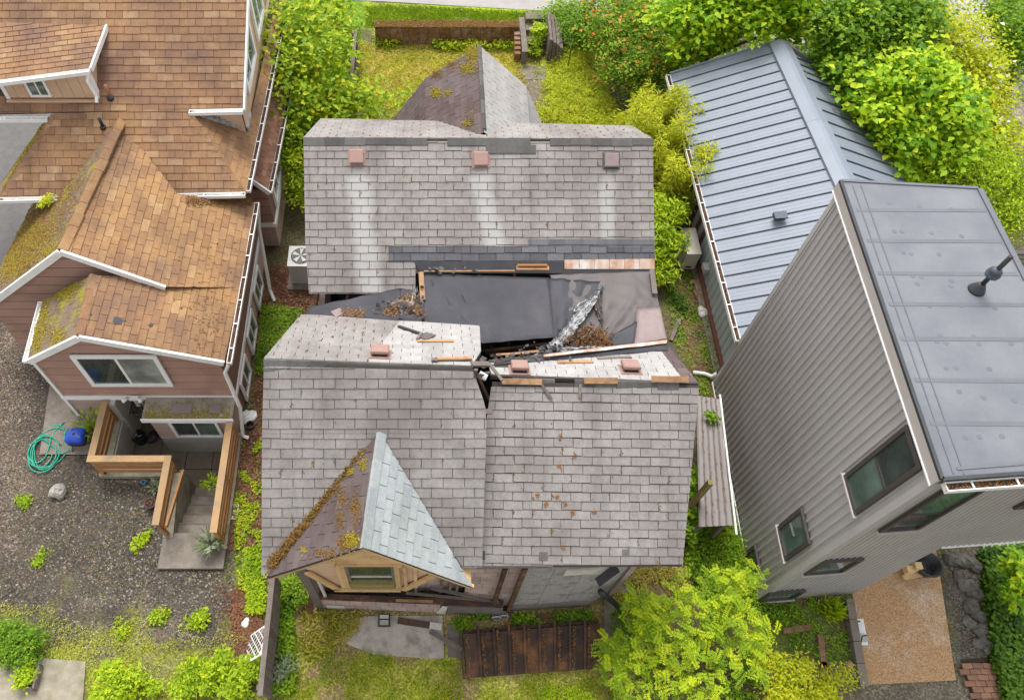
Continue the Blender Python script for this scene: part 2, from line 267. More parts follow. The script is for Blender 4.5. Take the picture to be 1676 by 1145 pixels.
# ------------------------------------------------------------------ mesh builder and object helpers
class MB:
    def __init__(s): s.v = []; s.f = []; s.t = []
    def add(s, vs, fs, tone=0.0):
        o = len(s.v); s.v.extend([tuple(x) for x in vs])
        for f in fs: s.f.append(tuple(o + i for i in f)); s.t.append(tone)
        return s
    def prism(s, poly, ext, tone=0.0):
        """polygon (list of Vector) swept by ext"""
        n = len(poly); e = Vector(ext)
        a = [Vector(p) for p in poly]
        nrm = Vector((0, 0, 0))
        for i in range(n): nrm += a[i].cross(a[(i + 1) % n])
        vs = a + [p + e for p in a]
        if nrm.dot(e) > 0: fs = [tuple(range(n - 1, -1, -1)), tuple(range(n, 2 * n))] + [(i, (i + 1) % n, n + (i + 1) % n, n + i) for i in range(n)]
        else: fs = [tuple(range(n)), tuple(range(2 * n - 1, n - 1, -1))] + [((i + 1) % n, i, n + i, n + (i + 1) % n) for i in range(n)]
        return s.add(vs, fs, tone)
    def box(s, x0, x1, y0, y1, z0, z1, tone=0.0):
        return s.prism([V(x0, y0, z0), V(x1, y0, z0), V(x1, y1, z0), V(x0, y1, z0)], (0, 0, z1 - z0), tone)
    def beam(s, p0, p1, w, h, up=(0, 0, 1), tone=0.0):
        """bar from p0 to p1, w across, h along up, centred"""
        p0, p1 = Vector(p0), Vector(p1); d = (p1 - p0).normalized(); up = Vector(up)
        sd = d.cross(up)
        if sd.length < 1e-4: sd = d.cross(Vector((0, 1, 0)))
        sd.normalize(); uu = sd.cross(d).normalized()
        q = [p0 + sd * (a * w / 2) + uu * (b * h / 2) for a, b in ((-1, -1), (1, -1), (1, 1), (-1, 1))]
        return s.prism(q, p1 - p0, tone)
    def tube(s, pts, r, n=8, tone=0.0, cap=True):
        pts = [Vector(p) for p in pts]; rs = r if isinstance(r, (list, tuple)) else [r] * len(pts)
        rings = []; prev = None
        for i, p in enumerate(pts):
            d = (pts[min(i + 1, len(pts) - 1)] - pts[max(i - 1, 0)]).normalized()
            ref = Vector((0, 0, 1)) if abs(d.z) < 0.9 else Vector((1, 0, 0))
            if prev is None: a = d.cross(ref).normalized()
            else: a = (prev - d * prev.dot(d)).normalized()
            prev = a; b = d.cross(a)
            rings.append([p + (a * math.cos(k * 2 * math.pi / n) + b * math.sin(k * 2 * math.pi / n)) * rs[i] for k in range(n)])
        vs = [v for rg in rings for v in rg]; fs = []
        for i in range(len(pts) - 1):
            for k in range(n): fs.append((i * n + k, i * n + (k + 1) % n, (i + 1) * n + (k + 1) % n, (i + 1) * n + k))
        if cap: fs.append(tuple(range(n - 1, -1, -1))); fs.append(tuple(range((len(pts) - 1) * n, len(pts) * n)))
        return s.add(vs, fs, tone)
    def lathe(s, c, prof, n=16, tone=0.0):
        c = Vector(c); vs = []; fs = []
        for (r, z) in prof:
            for k in range(n): vs.append(c + Vector((r * math.cos(2 * math.pi * k / n), r * math.sin(2 * math.pi * k / n), z)))
        for i in range(len(prof) - 1):
            for k in range(n): fs.append((i * n + k, i * n + (k + 1) % n, (i + 1) * n + (k + 1) % n, (i + 1) * n + k))
        fs.append(tuple(range(n - 1, -1, -1))); fs.append(tuple(range((len(prof) - 1) * n, len(prof) * n)))
        return s.add(vs, fs, tone)
    def rock(s, c, rx, ry, rz, seed=0, n=10, m=6, tone=0.0):
        rr = random.Random(seed); vs = []; fs = []
        ph = [rr.uniform(0, 6.28) for _ in range(6)]
        for i in range(m + 1):
            th = math.pi * i / m
            for k in range(n):
                a = 2 * math.pi * k / n
                q = 1 + 0.16 * math.sin(2 * a + ph[0]) * math.sin(th) + 0.12 * math.sin(3 * a + ph[1] + th * 2) + rr.uniform(-0.07, 0.07)
                vs.append(Vector(c) + Vector((rx * q * math.sin(th) * math.cos(a), ry * q * math.sin(th) * math.sin(a), rz * q * math.cos(th))))
        for i in range(m):
            for k in range(n): fs.append((i * n + k, (i + 1) * n + k, (i + 1) * n + (k + 1) % n, i * n + (k + 1) % n))
        return s.add(vs, fs, tone)
    def mesh(s, name, smooth=False):
        me = bpy.data.meshes.new(name); me.from_pydata(s.v, [], s.f)
        a = me.attributes.new('tone', 'FLOAT', 'FACE'); a.data.foreach_set('value', np.array(s.t, dtype=np.float32))
        if smooth: me.polygons.foreach_set('use_smooth', [True] * len(s.f))
        me.update(); return me
WM = {}
def _parent(o, parent):
    if parent is not None:
        o.parent = parent; o.matrix_parent_inverse = WM[parent].inverted()
def thing(name, label, cat, loc=(0, 0, 0), group=None):
    o = bpy.data.objects.new(name, None); scene.collection.objects.link(o)
    o.empty_display_size = 0.2; o.location = loc; WM[o] = Matrix.Translation(loc)
    o['label'] = label; o['category'] = cat
    if group: o['group'] = group
    return o
def put(name, mesh, mat, parent=None, mw=None):
    o = bpy.data.objects.new(name, mesh); scene.collection.objects.link(o)
    if mat is not None and len(mesh.materials) == 0: mesh.materials.append(mat)
    mw = mw or Matrix.Identity(4)
    o.matrix_basis = mw; WM[o] = mw; _parent(o, parent); return o
def part(name, mb, mat, parent=None, smooth=False):
    return put(name, mb.mesh(name, smooth), M[mat] if isinstance(mat, str) else mat, parent)
def tag(o, label=None, cat=None, group=None, kind=None):
    if label: o['label'] = label
    if cat: o['category'] = cat
    if group: o['group'] = group
    if kind: o['kind'] = kind
    return o
def solo(name, mb, mat, label, cat, group=None, smooth=False):
    return tag(part(name, mb, mat, None, smooth), label, cat, group)
def struct(name, mb, mat): return tag(part(name, mb, mat), kind='structure')
def bx(*a): return MB().box(*a)
def bm(*a, **k): return MB().beam(*a, **k)

# ---- clipping of pieces laid on a plane (shingles, boards)
def clip_poly(sub, clip):
    """Sutherland-Hodgman, clip convex, both lists of (s,t)"""
    area = sum(clip[i - 1][0] * clip[i][1] - clip[i][0] * clip[i - 1][1] for i in range(len(clip)))
    if area < 0: clip = clip[::-1]
    out = sub
    for i in range(len(clip)):
        a, b = clip[i - 1], clip[i]; inp = out; out = []
        if not inp: break
        side = lambda p: (b[0] - a[0]) * (p[1] - a[1]) - (b[1] - a[1]) * (p[0] - a[0])
        for k in range(len(inp)):
            p, q = inp[k - 1], inp[k]; sp, sq = side(p), side(q)
            if sq >= 0:
                if sp < 0: r = sp / (sp - sq); out.append((p[0] + (q[0] - p[0]) * r, p[1] + (q[1] - p[1]) * r))
                out.append(q)
            elif sp >= 0:
                r = sp / (sp - sq); out.append((p[0] + (q[0] - p[0]) * r, p[1] + (q[1] - p[1]) * r))
    return out
def parea(p): return abs(sum(p[i - 1][0] * p[i][1] - p[i][0] * p[i - 1][1] for i in range(len(p)))) / 2
class Frame:
    """plane through o with s axis along 'across', t axis up the slope"""
    def __init__(s, o, across, updir):
        s.o = Vector(o); s.a = Vector(across).normalized()
        u = Vector(updir); u = u - s.a * u.dot(s.a); s.u = u.normalized(); s.n = s.a.cross(s.u).normalized()
        if s.n.z < 0: s.n = -s.n
    def st(s, p): d = Vector(p) - s.o; return (d.dot(s.a), d.dot(s.u))
    def w(s, q, h=0.0): return s.o + s.a * q[0] + s.u * q[1] + s.n * h
    def hit(s, u, v): return hitP(u, v, s.o, s.n)
class Roof:
    """collects shingles of one house: the largest in view become objects, the rest one mesh per roof part"""
    def __init__(s, house, limit=300): s.h = house; s.limit = limit; s.items = []; s.hidden = []
    def cover(s, part_, fr, polys, mat, expo, tabw, thick=0.017, gap=0.0105, jit=0.007, warp=None, hidden=(), prob=1.0, off=None):
        sts = [[fr.st(p) for p in poly] for poly in polys]
        allp = [q for p in sts for q in p]
        s0, s1 = min(q[0] for q in allp), max(q[0] for q in allp); t0, t1 = min(q[1] for q in allp), max(q[1] for q in allp)
        r = int(math.floor(t0 / expo))
        while r * expo < t1:
            ofs = (off * (r % 2) if off is not None else ((r * 0.37) % 1.0) * tabw) + random.uniform(-0.02, 0.02)
            k = int(math.floor((s0 - ofs) / tabw)) - 1
            while k * tabw + ofs < s1:
                j = random.uniform(-jit, jit); a0 = k * tabw + ofs + gap / 2; a1 = a0 + tabw - gap
                b0 = r * expo + j; b1 = (r + 1) * expo - 0.004  # slot above each course bares dark deck as a painted butt shadow
                rect = [(a0, b0), (a1, b0), (a1, b1), (a0, b1)]
                for poly in sts:
                    c = clip_poly(rect, poly)
                    if len(c) < 3 or parea(c) < 0.0012: continue
                    full = len(c) == 4 and abs(parea(c) - (a1 - a0) * (b1 - b0)) < 1e-5
                    if random.random() > prob: continue
                    ctr = fr.w((sum(q[0] for q in c) / len(c), sum(q[1] for q in c) / len(c)))
                    pu, pv = pix(ctr)
                    if any(inpoly(pu, pv, hp) for hp in hidden): continue
                    s.items.append((part_, fr, mat, c, full, b0, expo, thick, warp, (pu, pv), parea(c)))
                k += 1
            r += 1
    def _top(s, it):
        part_, fr, mat, c, full, b0, expo, thick, warp, p, ar = it
        top = [fr.w(q, thick - (q[1] - b0) / expo * (thick * 0.8)) for q in c]; low = [fr.w(q, -0.004) for q in c]
        if warp: top = [warp(q) for q in top]; low = [warp(q) for q in low]
        return top, low
    @staticmethod
    def _solid(mb, top, low, tone):
        n = len(top); nrm = Vector((0, 0, 0))
        for i in range(n): nrm += top[i].cross(top[(i + 1) % n])
        if nrm.z < 0: top, low = top[::-1], low[::-1]
        mb.add(top + low, [tuple(range(n))] + [((i + 1) % n, i, n + i, n + (i + 1) % n) for i in range(n)], tone)
    def build(s, name='shingle'):
        def size(it):
            u, v = it[9]
            if not (8 < u < 1668 and 6 < v < 1139): return -1
            q = [pix(p) for p in s._top(it)[0]]
            return parea(q)
        order = sorted(range(len(s.items)), key=lambda i: -size(s.items[i]))
        chosen = set(i for i in order[:s.limit] if size(s.items[i]) > 60)
        rest = {}; shared = {}
        for i, it in enumerate(s.items):
            part_, fr, mat, c, full, b0, expo, thick, warp, p, ar = it
            if i in chosen:
                if full and not warp:
                    w = round(c[1][0] - c[0][0], 3); key = (mat, round(abs(c[0][0] - c[1][0]) or abs(c[1][0] - c[2][0]), 2), expo, thick)
                    x0 = min(q[0] for q in c); y0 = min(q[1] for q in c); x1 = max(q[0] for q in c); y1 = max(q[1] for q in c)
                    key = (mat, round(x1 - x0, 2), expo, thick)
                    if key not in shared:
                        mb = MB(); W, Hh = x1 - x0, y1 - y0
                        top = [V(0, 0, thick), V(W, 0, thick), V(W, Hh, thick * 0.2), V(0, Hh, thick * 0.2)]
                        s._solid(mb, top, [V(q.x, q.y, -0.004) for q in top], 0.0); shared[key] = mb.mesh(name)
                    # right-handed basis
                    a, u, n = fr.a, fr.u, fr.a.cross(fr.u)
                    o = fr.w((x0, y0))
                    if n.z < 0: a = -a; n = -n; o = fr.w((x1, y0))
                    mw = Matrix(((a.x, fr.u.x, n.x, o.x), (a.y, fr.u.y, n.y, o.y), (a.z, fr.u.z, n.z, o.z), (0, 0, 0, 1)))
                    put(name, shared[key], M[mat], part_, mw)
                else:
                    mb = MB(); t, l = s._top(it); s._solid(mb, t, l, 0.0); part(name, mb, mat, part_)
            else:
                mb = rest.setdefault((part_, mat), MB()); t, l = s._top(it); s._solid(mb, t, l, random.random())
        for (part_, mat), mb in rest.items():
            tag(part(name + 's', mb, mat, part_), kind='stuff')
def boards(parent, name, fr, poly, mat, expo, thick=0.02, gap=0.0, length=None, reveal=0.045):  # reveal: gap left so dark backing draws a shadow line per course
    """courses (lap siding, planks) clipped to a convex polygon; each course a part of its own"""
    st = [fr.st(p) for p in poly]
    s0, s1 = min(q[0] for q in st), max(q[0] for q in st); t0, t1 = min(q[1] for q in st), max(q[1] for q in st)
    r = int(math.floor(t0 / expo + 1e-6)); L = length or (s1 - s0 + 1)
    while r * expo < t1 - 1e-6:
        k = 0; sft = (random.random() * L if length else 0.5)
        x = s0 - sft
        while x < s1:
            c = clip_poly([(x + gap / 2, r * expo + max(gap, reveal)), (x + L - gap / 2, r * expo + max(gap, reveal)), (x + L - gap / 2, (r + 1) * expo), (x + gap / 2, (r + 1) * expo)], st)
            if len(c) >= 3 and parea(c) > 0.0008:
                mb = MB(); n = fr.n
                top = [fr.o + fr.a * q[0] + fr.u * q[1] + n * (thick * (1 - 0.75 * (q[1] - r * expo) / expo)) for q in c]
                low = [fr.o + fr.a * q[0] + fr.u * q[1] - n * 0.002 for q in c]
                m_ = len(c); nr = Vector((0, 0, 0))
                for i in range(m_): nr += top[i].cross(top[(i + 1) % m_])
                if nr.dot(n) < 0: top, low = top[::-1], low[::-1]
                mb.add(top + low, [tuple(range(m_))] + [((i + 1) % m_, i, m_ + i, m_ + (i + 1) % m_) for i in range(m_)])
                part(name, mb, mat, parent)
            x += L
        r += 1
class WallFrame(Frame):
    def __init__(s, o, across, outward):
        s.o = Vector(o); s.a = Vector(across).normalized(); s.u = Vector((0, 0, 1)); s.n = Vector(outward).normalized()
def window(parent, o, ax, n, w, h, fw=0.07, depth=0.05, mull=(0.5,), frame='white', pane='glass', name='window', up=(0, 0, 1), panes=None):
    """window on a wall: lower-left corner o, width along ax, outward n; frame part with pane sub-parts"""
    o, ax, n, up = Vector(o), Vector(ax).normalized(), Vector(n).normalized(), Vector(up)
    mb = MB()
    def bar(x0, x1, y0, y1, d=depth):
        mb.prism([o + ax * x0 + up * y0, o + ax * x1 + up * y0, o + ax * x1 + up * y1, o + ax * x0 + up * y1], n * d)
    bar(0, w, 0, fw); bar(0, w, h - fw, h); bar(0, fw, fw, h - fw); bar(w - fw, w, fw, h - fw)
    xs = [fw] + [m * w for m in mull] + [w - fw]
    for m in mull: bar(m * w - fw * 0.28, m * w + fw * 0.28, fw, h - fw, depth * 0.7)
    f = part(name, mb, frame, parent)
    for i in range(len(xs) - 1):
        a0 = xs[i] + (fw * 0.28 if i else 0); a1 = xs[i + 1] - (fw * 0.28 if i < len(xs) - 2 else 0)
        pm = MB().prism([o + ax * a0 + up * fw + n * 0.006, o + ax * a1 + up * fw + n * 0.006, o + ax * a1 + up * (h - fw) + n * 0.006, o + ax * a0 + up * (h - fw) + n * 0.006], n * 0.012)
        part('pane', pm, (panes[i] if panes else pane), f)
    return f
def gutter(parent, p0, p1, out, w=0.11, h=0.09, mat='white', litter='leaflitter', name='gutter', brackets=True):
    p0, p1, out = Vector(p0), Vector(p1), Vector(out).normalized()
    d = (p1 - p0); L = d.length; dn = d.normalized(); up = Vector((0, 0, 1))
    mb = MB()
    mb.prism([p0, p1, p1 + out * 0.012, p0 + out * 0.012], up * h)
    mb.prism([p0 + out * 0.012, p1 + out * 0.012, p1 + out * (w - 0.016), p0 + out * (w - 0.016)], up * 0.012)
    mb.prism([p0 + out * (w - 0.016), p1 + out * (w - 0.016), p1 + out * w, p0 + out * w], up * h)
    for e in (p0, p1 - dn * 0.012): mb.prism([e + out * 0.013, e + dn * 0.012 + out * 0.013, e + dn * 0.012 + out * (w - 0.017), e + out * (w - 0.017)], up * (h - 0.004))
    if brackets:
        k = 0.35
        while k < L:
            q = p0 + dn * k + up * (h - 0.012); mb.prism([q + out * 0.013, q + dn * 0.025 + out * 0.013, q + dn * 0.025 + out * (w - 0.017), q + out * (w - 0.017)], up * 0.014); k += 0.62
    g = part(name, mb, mat, parent)
    if litter:
        part('trough_fill', MB().prism([p0 + dn * .02 + out * .014 + up * .013, p1 - dn * .02 + out * .014 + up * .013, p1 - dn * .02 + out * (w - .018) + up * .013, p0 + dn * .02 + out * (w - .018) + up * .013], up * (h * .42)), 'soil', g)  # dark slab added to make the trough floor darker
        n = int(L * 170)
        tt = rng.random(n) * L; ww = 0.02 + rng.random(n) * (w - 0.045); zz = h * .57 + rng.random(n) * 0.015
        P = np.array(p0)[None] + np.outer(tt, np.array(dn)) + np.outer(ww, np.array(out)) + np.outer(zz, (0, 0, 1))
        tag(leaves('leaf_litter', P, 0.035, 0.5, M[litter], g, flat=0.7), kind='stuff')
    return g

# ---- leaves and foliage (numpy)
def leaves(name, P, size, wr, mat, parent=None, flat=0.5, tone=None, dirs=None, droop=0.0, fold=0.15):
    """one mesh of small folded leaves at points P"""
    P = np.asarray(P, dtype=np.float64); N = len(P)
    if dirs is None:
        a = rng.random(N) * 2 * np.pi; zz = rng.normal(0, 0.35 * (1 - flat) + 0.05, N) - droop
        dirs = np.stack([np.cos(a), np.sin(a), zz], 1)
    dirs = dirs / np.linalg.norm(dirs, axis=1, keepdims=True)
    up = np.stack([rng.normal(0, 1, N) * (1 - flat), rng.normal(0, 1, N) * (1 - flat), np.abs(rng.normal(1, 0.3, N)) * (flat + 0.25)], 1)
    side = np.cross(dirs, up); side /= np.linalg.norm(side, axis=1, keepdims=True) + 1e-9
    nrm = np.cross(side, dirs)
    L = (size * (0.65 + 0.7 * rng.random(N)))[:, None]
    W = L * wr * 0.5
    mid = P + dirs * L * 0.45
    v = np.stack([P, mid + side * W + nrm * L * fold, P + dirs * L - nrm * L * fold * 0.3, mid - side * W + nrm * L * fold], 1).reshape(-1, 3)
    me = bpy.data.meshes.new(name)
    me.vertices.add(4 * N); me.vertices.foreach_set('co', v.astype(np.float32).ravel())
    base = np.arange(N)[:, None] * 4
    tri = np.concatenate([base + np.array([0, 1, 2]), base + np.array([0, 2, 3])], 1).reshape(-1, 3)
    me.loops.add(6 * N); me.loops.foreach_set('vertex_index', tri.ravel().astype(np.int32))
    me.polygons.add(2 * N); me.polygons.foreach_set('loop_start', (np.arange(2 * N) * 3).astype(np.int32))
    me.polygons.foreach_set('loop_total', np.full(2 * N, 3, dtype=np.int32))
    t = rng.random(N) if tone is None else tone
    a = me.attributes.new('tone', 'FLOAT', 'FACE'); a.data.foreach_set('value', np.repeat(t, 2).astype(np.float32))
    me.update(); me.validate()
    me.materials.append(mat)
    return put(name, me, mat, parent)
def blob_points(blobs, n, shell=0.55, clump=0.16, per=14):
    """points in clumps spread through a set of ellipsoid blobs [(center, rx, ry, rz)]"""
    vol = np.array([b[1] * b[2] * b[3] for b in blobs]) ** 0.75; pr = vol / vol.sum()
    nc = max(1, n // per); bi = rng.choice(len(blobs), nc, p=pr)
    d = rng.normal(size=(nc, 3)); d /= np.linalg.norm(d, axis=1, keepdims=True)
    rad = shell + (1 - shell) * rng.random(nc) ** 0.6
    rad[rng.random(nc) < 0.2] *= 0.55; rad[rng.random(nc) < 0.2] *= 1.3
    lump = 1 + 0.30 * np.sin(d[:, 0] * 5 + bi) * np.cos(d[:, 1] * 6 + 2 * bi)
    C = np.array([b[0] for b in blobs])[bi] + d * (rad * lump)[:, None] * np.array([b[1:4] for b in blobs])[bi]
    ct = rng.random(nc)
    idx = np.repeat(np.arange(nc), per)
    P = C[idx] + rng.normal(0, clump, (len(idx), 3)) * np.array([1, 1, 0.6])
    tone = np.clip(0.1 + 0.8 * ct[idx] + rng.normal(0, 0.12, len(idx)), 0.02, 0.98)
    return P, tone, C
def crown_blobs(spec): return [(np.array(at(u, v, z)), r, r, r * fz) for (u, v, z, r, fz) in spec]
def tree(name, label, cat, base, blobs, mat, n, size, wr=0.5, group=None, trunk_r=0.09, bark='bark', flat=0.55, clump=0.16, per=14, extra=None, shell=0.5, branches=10, droop=0.15):
    t = thing(name, label, cat, base, group)
    P, tone, C = blob_points(blobs, int(n * 1.1), shell * .6, clump * 1.0, int(per * 1.5))
    size = size * .95
    P[:, 2] = np.maximum(P[:, 2], 0.03)
    leaves('crown', P, size, wr, M[mat], t, flat, tone, droop=droop)
    b = Vector(base); ctr = Vector(np.mean([q[0] for q in blobs], axis=0))
    fork = b.lerp(ctr, 0.45); fork.x = b.x + (ctr.x - b.x) * 0.3; fork.y = b.y + (ctr.y - b.y) * 0.3
    tr = MB().tube([b - V(0, 0, 0.05), b.lerp(fork, 0.5) + V(0.03, 0.02, 0), fork], [trunk_r, trunk_r * 0.8, trunk_r * 0.65], 8)
    part('trunk', tr, bark, t, True)
    br = MB()
    sel = rng.choice(len(C), min(branches, len(C)), replace=False)
    for i in sel:
        e = Vector(C[i]); mid = fork.lerp(e, 0.5) + V(0, 0, 0.12)
        br.tube([fork, mid, e], [trunk_r * 0.5, trunk_r * 0.28, trunk_r * 0.1], 6)
    part('limbs', br, bark, t, True)
    if extra:
        emat, en, es, enm = extra
        k = rng.choice(len(P), en); Q = P[k] + rng.normal(0, 0.03, (en, 3)) + np.array([0, 0, 0.06])
        tag(leaves(enm, Q, es, 0.8, M[emat], t, 0.4), kind='stuff')
    return t
def world_poly(px, z=0.0): return [(at(u, v, z).x, at(u, v, z).y) for u, v in px]
def scatter_in(poly, n):
    poly = np.array(poly); lo = poly.min(0); hi = poly.max(0); out = []
    while sum(len(o) for o in out) < n:
        q = lo + rng.random((n * 2, 2)) * (hi - lo); c = np.zeros(len(q), bool)
        for i in range(len(poly)):
            x1, y1 = poly[i]; x2, y2 = poly[i - 1]
            with np.errstate(divide='ignore', invalid='ignore'):
                c ^= ((y1 > q[:, 1]) != (y2 > q[:, 1])) & (q[:, 0] < (x2 - x1) * (q[:, 1] - y1) / (y2 - y1) + x1)
        if not c.any(): break
        out.append(q[c])
    return np.concatenate(out)[:n]
def vnoise(x, y, s, seed=0):
    """cheap smooth value noise"""
    r = np.random.default_rng(seed); G = r.random((64, 64))
    x = x / s; y = y / s; xi = np.floor(x).astype(int); yi = np.floor(y).astype(int); fx = x - xi; fy = y - yi
    fx = fx * fx * (3 - 2 * fx); fy = fy * fy * (3 - 2 * fy)
    g = lambda a, b: G[a % 64, b % 64]
    return (g(xi, yi) * (1 - fx) + g(xi + 1, yi) * fx) * (1 - fy) + (g(xi, yi + 1) * (1 - fx) + g(xi + 1, yi + 1) * fx) * fy

# ================================================================== THE SETTING: ground, road, paths
HOLES = [(-7.2, -4.5, 6.75, 8.2), (-5.5, -4.5, 5.3, 6.75)]
def in_hole(x, y): return any(a < x < b and c < y < d for a, b, c, d in HOLES)
gx = np.unique(np.round(np.concatenate([[-90, -50, -28], np.arange(-18, 26, 0.16), [34, 50, 90], [-7.2, -5.5, -4.5]]), 4))
gy = np.unique(np.round(np.concatenate([[-30, -10], np.arange(0, 30, 0.16), [36, 50, 90], [5.3, 6.75, 8.2]]), 4))
GX, GY = np.meshgrid(gx, gy, indexing='ij')
nz = lambda s, k: vnoise(GX + 100, GY + 100, s, k)
col = np.zeros(GX.shape + (3,)); col[:] = (0.105, 0.095, 0.045)
def edge_dist(poly):
    d = np.full(GX.shape, 1e9); c = np.zeros(GX.shape, bool)
    for i in range(len(poly)):
        x1, y1 = poly[i]; x2, y2 = poly[i - 1]
        dx, dy = x2 - x1, y2 - y1; t = np.clip(((GX - x1) * dx + (GY - y1) * dy) / (dx * dx + dy * dy + 1e-9), 0, 1)
        d = np.minimum(d, np.hypot(GX - x1 - t * dx, GY - y1 - t * dy))
        if y1 != y2: c ^= ((y1 > GY) != (y2 > GY)) & (GX < (x2 - x1) * (GY - y1) / (y2 - y1) + x1)
    return np.where(c, d, -d)
def zone(px, c, feather=0.35, amt=1.0, ragged=0.7, seed=1, patch=None, world=False):
    poly = px if world else world_poly(px)
    d = edge_dist(poly) + (nz(0.55, seed) + 0.5 * nz(0.23, seed + 7) - 0.75) * ragged
    m = np.clip(d / feather + 0.5, 0, 1) * amt
    if patch: m = m * np.clip((nz(patch, seed + 3) + 0.6 * nz(patch * 0.4, seed + 4) - 0.62) * 5, 0, 1)
    col[:] = col * (1 - m[..., None]) + np.array(c) * m[..., None]
GRAV, SOIL, MOSSY, LAWN = (0.068, 0.058, 0.046), (0.125, 0.085, 0.052), (0.17, 0.19, 0.025), (0.36, 0.50, 0.02)
zone([(-16, 1.0), (-4.0, 1.0), (-4.0, 9.0), (-9, 12.0), (-9, 21), (-16, 21)], GRAV, 0.4, seed=2, world=True)
zone([(-60, 540), (40, 530), (45, 800), (30, 900), (-60, 900)], (0.23, 0.17, 0.125), 0.9, 0.7, seed=30)
zone([(-60, 1010), (120, 1000), (260, 1040), (330, 1040), (430, 1055), (430, 1200), (-80, 1200)], (0.20, 0.205, 0.03), 0.5, 0.9, 1.4, seed=3)
zone([(60, 1000), (330, 1000), (380, 1050), (240, 1090), (100, 1060)], (0.16, 0.135, 0.105), 0.5, 0.8, 1.0, seed=31, patch=0.7)
zone([(385, 700), (432, 640), (440, 1000), (395, 1010), (370, 900)], (0.17, 0.21, 0.025), 0.3, 0.9, seed=4)
zone([(385, 690), (430, 600), (425, 760), (370, 900)], (0.115, 0.05, 0.035), 0.3, 0.85, seed=5, patch=0.5)
zone([(375, 960), (430, 960), (430, 1080), (375, 1070)], (0.12, 0.045, 0.03), 0.3, 0.9, seed=6)
zone([(400, 430), (520, 420), (520, 640), (410, 640)], (0.11, 0.045, 0.032), 0.3, 0.9, seed=7)
zone([(425, 470), (500, 500), (450, 600), (415, 600)], (0.14, 0.155, 0.03), 0.3, 0.9, seed=8)
zone([(440, 960), (1010, 990), (1010, 1250), (430, 1250)], (0.27, 0.21, 0.085), 0.3, 0.95, seed=9)
zone([(470, 1060), (990, 1080), (990, 1250), (460, 1250)], (0.36, 0.37, 0.05), 0.4, 0.9, seed=10, patch=0.7)
zone([(800, 1105), (990, 1100), (990, 1250), (800, 1250)], (0.42, 0.32, 0.13), 0.4, 0.8, seed=11, patch=0.6)
zone([(980, 920), (1130, 900), (1200, 960), (1020, 1030)], (0.17, 0.115, 0.055), 0.4, 0.9, seed=12)
zone([(1060, 400), (1200, 380), (1210, 660), (1130, 660)], (0.12, 0.088, 0.05), 0.3, 1.0, seed=13)
zone([(1080, 440), (1150, 440), (1180, 640), (1120, 660)], (0.12, 0.15, 0.025), 0.3, 0.9, seed=14, patch=0.5)
zone([(1120, 860), (1240, 860), (1250, 1010), (1180, 1010)], (0.075, 0.15, 0.02), 0.3, 0.9, seed=15)
zone([(1235, 985), (1395, 975), (1400, 1250), (1220, 1250)], (0.145, 0.10, 0.06), 0.3, 1.0, seed=16)
zone([(1240, 985), (1390, 980), (1400, 1130), (1240, 1130)], (0.11, 0.16, 0.025), 0.3, 0.85, seed=17, patch=0.5)
zone([(1540, 900), (1620, 905), (1620, 1080), (1570, 1080)], (0.13, 0.12, 0.105), 0.2, 1.0, 0.3, seed=18)
zone([(1610, 900), (1760, 880), (1760, 1250), (1640, 1250)], (0.05, 0.085, 0.018), 0.2, 1.0, 0.4, seed=19)
zone([(1390, 1100), (1700, 1090), (1700, 1250), (1390, 1250)], (0.15, 0.13, 0.10), 0.3, 0.9, seed=33)
zone([(575, 75), (860, 75), (880, 210), (560, 230)], (0.60, 0.55, 0.09), 0.5, 1.0, seed=20)
zone([(600, 90), (820, 90), (700, 170), (600, 170)], (0.55, 0.42, 0.14), 0.5, 0.8, seed=21, patch=0.9)
zone([(885, 60), (960, 60), (1010, 210), (890, 260)], (0.66, 0.68, 0.08), 0.4, 1.0, seed=22)
zone([(845, 130), (885, 130), (900, 210), (860, 210)], (0.20, 0.15, 0.10), 0.3, 1.0, 0.3, seed=23)
zone([(600, 8), (950, 8), (960, 45), (590, 45)], LAWN, 0.5, 1.0, 0.4, seed=24)
zone([(860, 8), (1000, 8), (960, 80), (880, 80)], (0.20, 0.34, 0.03), 0.5, 0.9, 0.5, seed=34)
zone([(460, 0), (600, 0), (580, 150), (460, 200)], (0.13, 0.24, 0.02), 0.5, 1.0, seed=25)
zone([(560, 170), (640, 160), (660, 215), (560, 215)], (0.20, 0.15, 0.12), 0.3, 0.8, seed=26)
zone([(1000, -40), (1800, -40), (1800, 420), (1400, 300), (1000, 200)], (0.10, 0.10, 0.045), 0.6, 1.0, seed=27)
zone([(1540, 100), (1800, 60), (1800, 380), (1560, 330)], (0.26, 0.215, 0.19), 0.4, 0.9, seed=28)
col *= (0.82 + 0.36 * nz(0.35, 40))[..., None]; col *= (0.9 + 0.2 * nz(1.7, 41))[..., None]
gz = (nz(0.8, 50) - 0.5) * 0.02
gz = np.where((GX < -14) | (GX > 20) | (GY < 1) | (GY > 28), 0, gz)
idx = np.arange(GX.size).reshape(GX.shape)
fc = []
for i in range(len(gx) - 1):
    xm = (gx[i] + gx[i + 1]) / 2; near = -7.3 < xm < -4.4
    for j in range(len(gy) - 1):
        if near and in_hole(xm, (gy[j] + gy[j + 1]) / 2): continue
        fc.append((idx[i, j], idx[i + 1, j], idx[i + 1, j + 1], idx[i, j + 1]))
me = bpy.data.meshes.new('ground'); me.from_pydata(np.stack([GX, GY, gz], -1).reshape(-1, 3).tolist(), [], fc)
ca = me.color_attributes.new('col', 'FLOAT_COLOR', 'POINT')
ca.data.foreach_set('color', np.concatenate([col.reshape(-1, 3), np.ones((GX.size, 1))], 1).astype(np.float32).ravel())
gm, nt, b, out = _mat('ground_soil_and_moss')
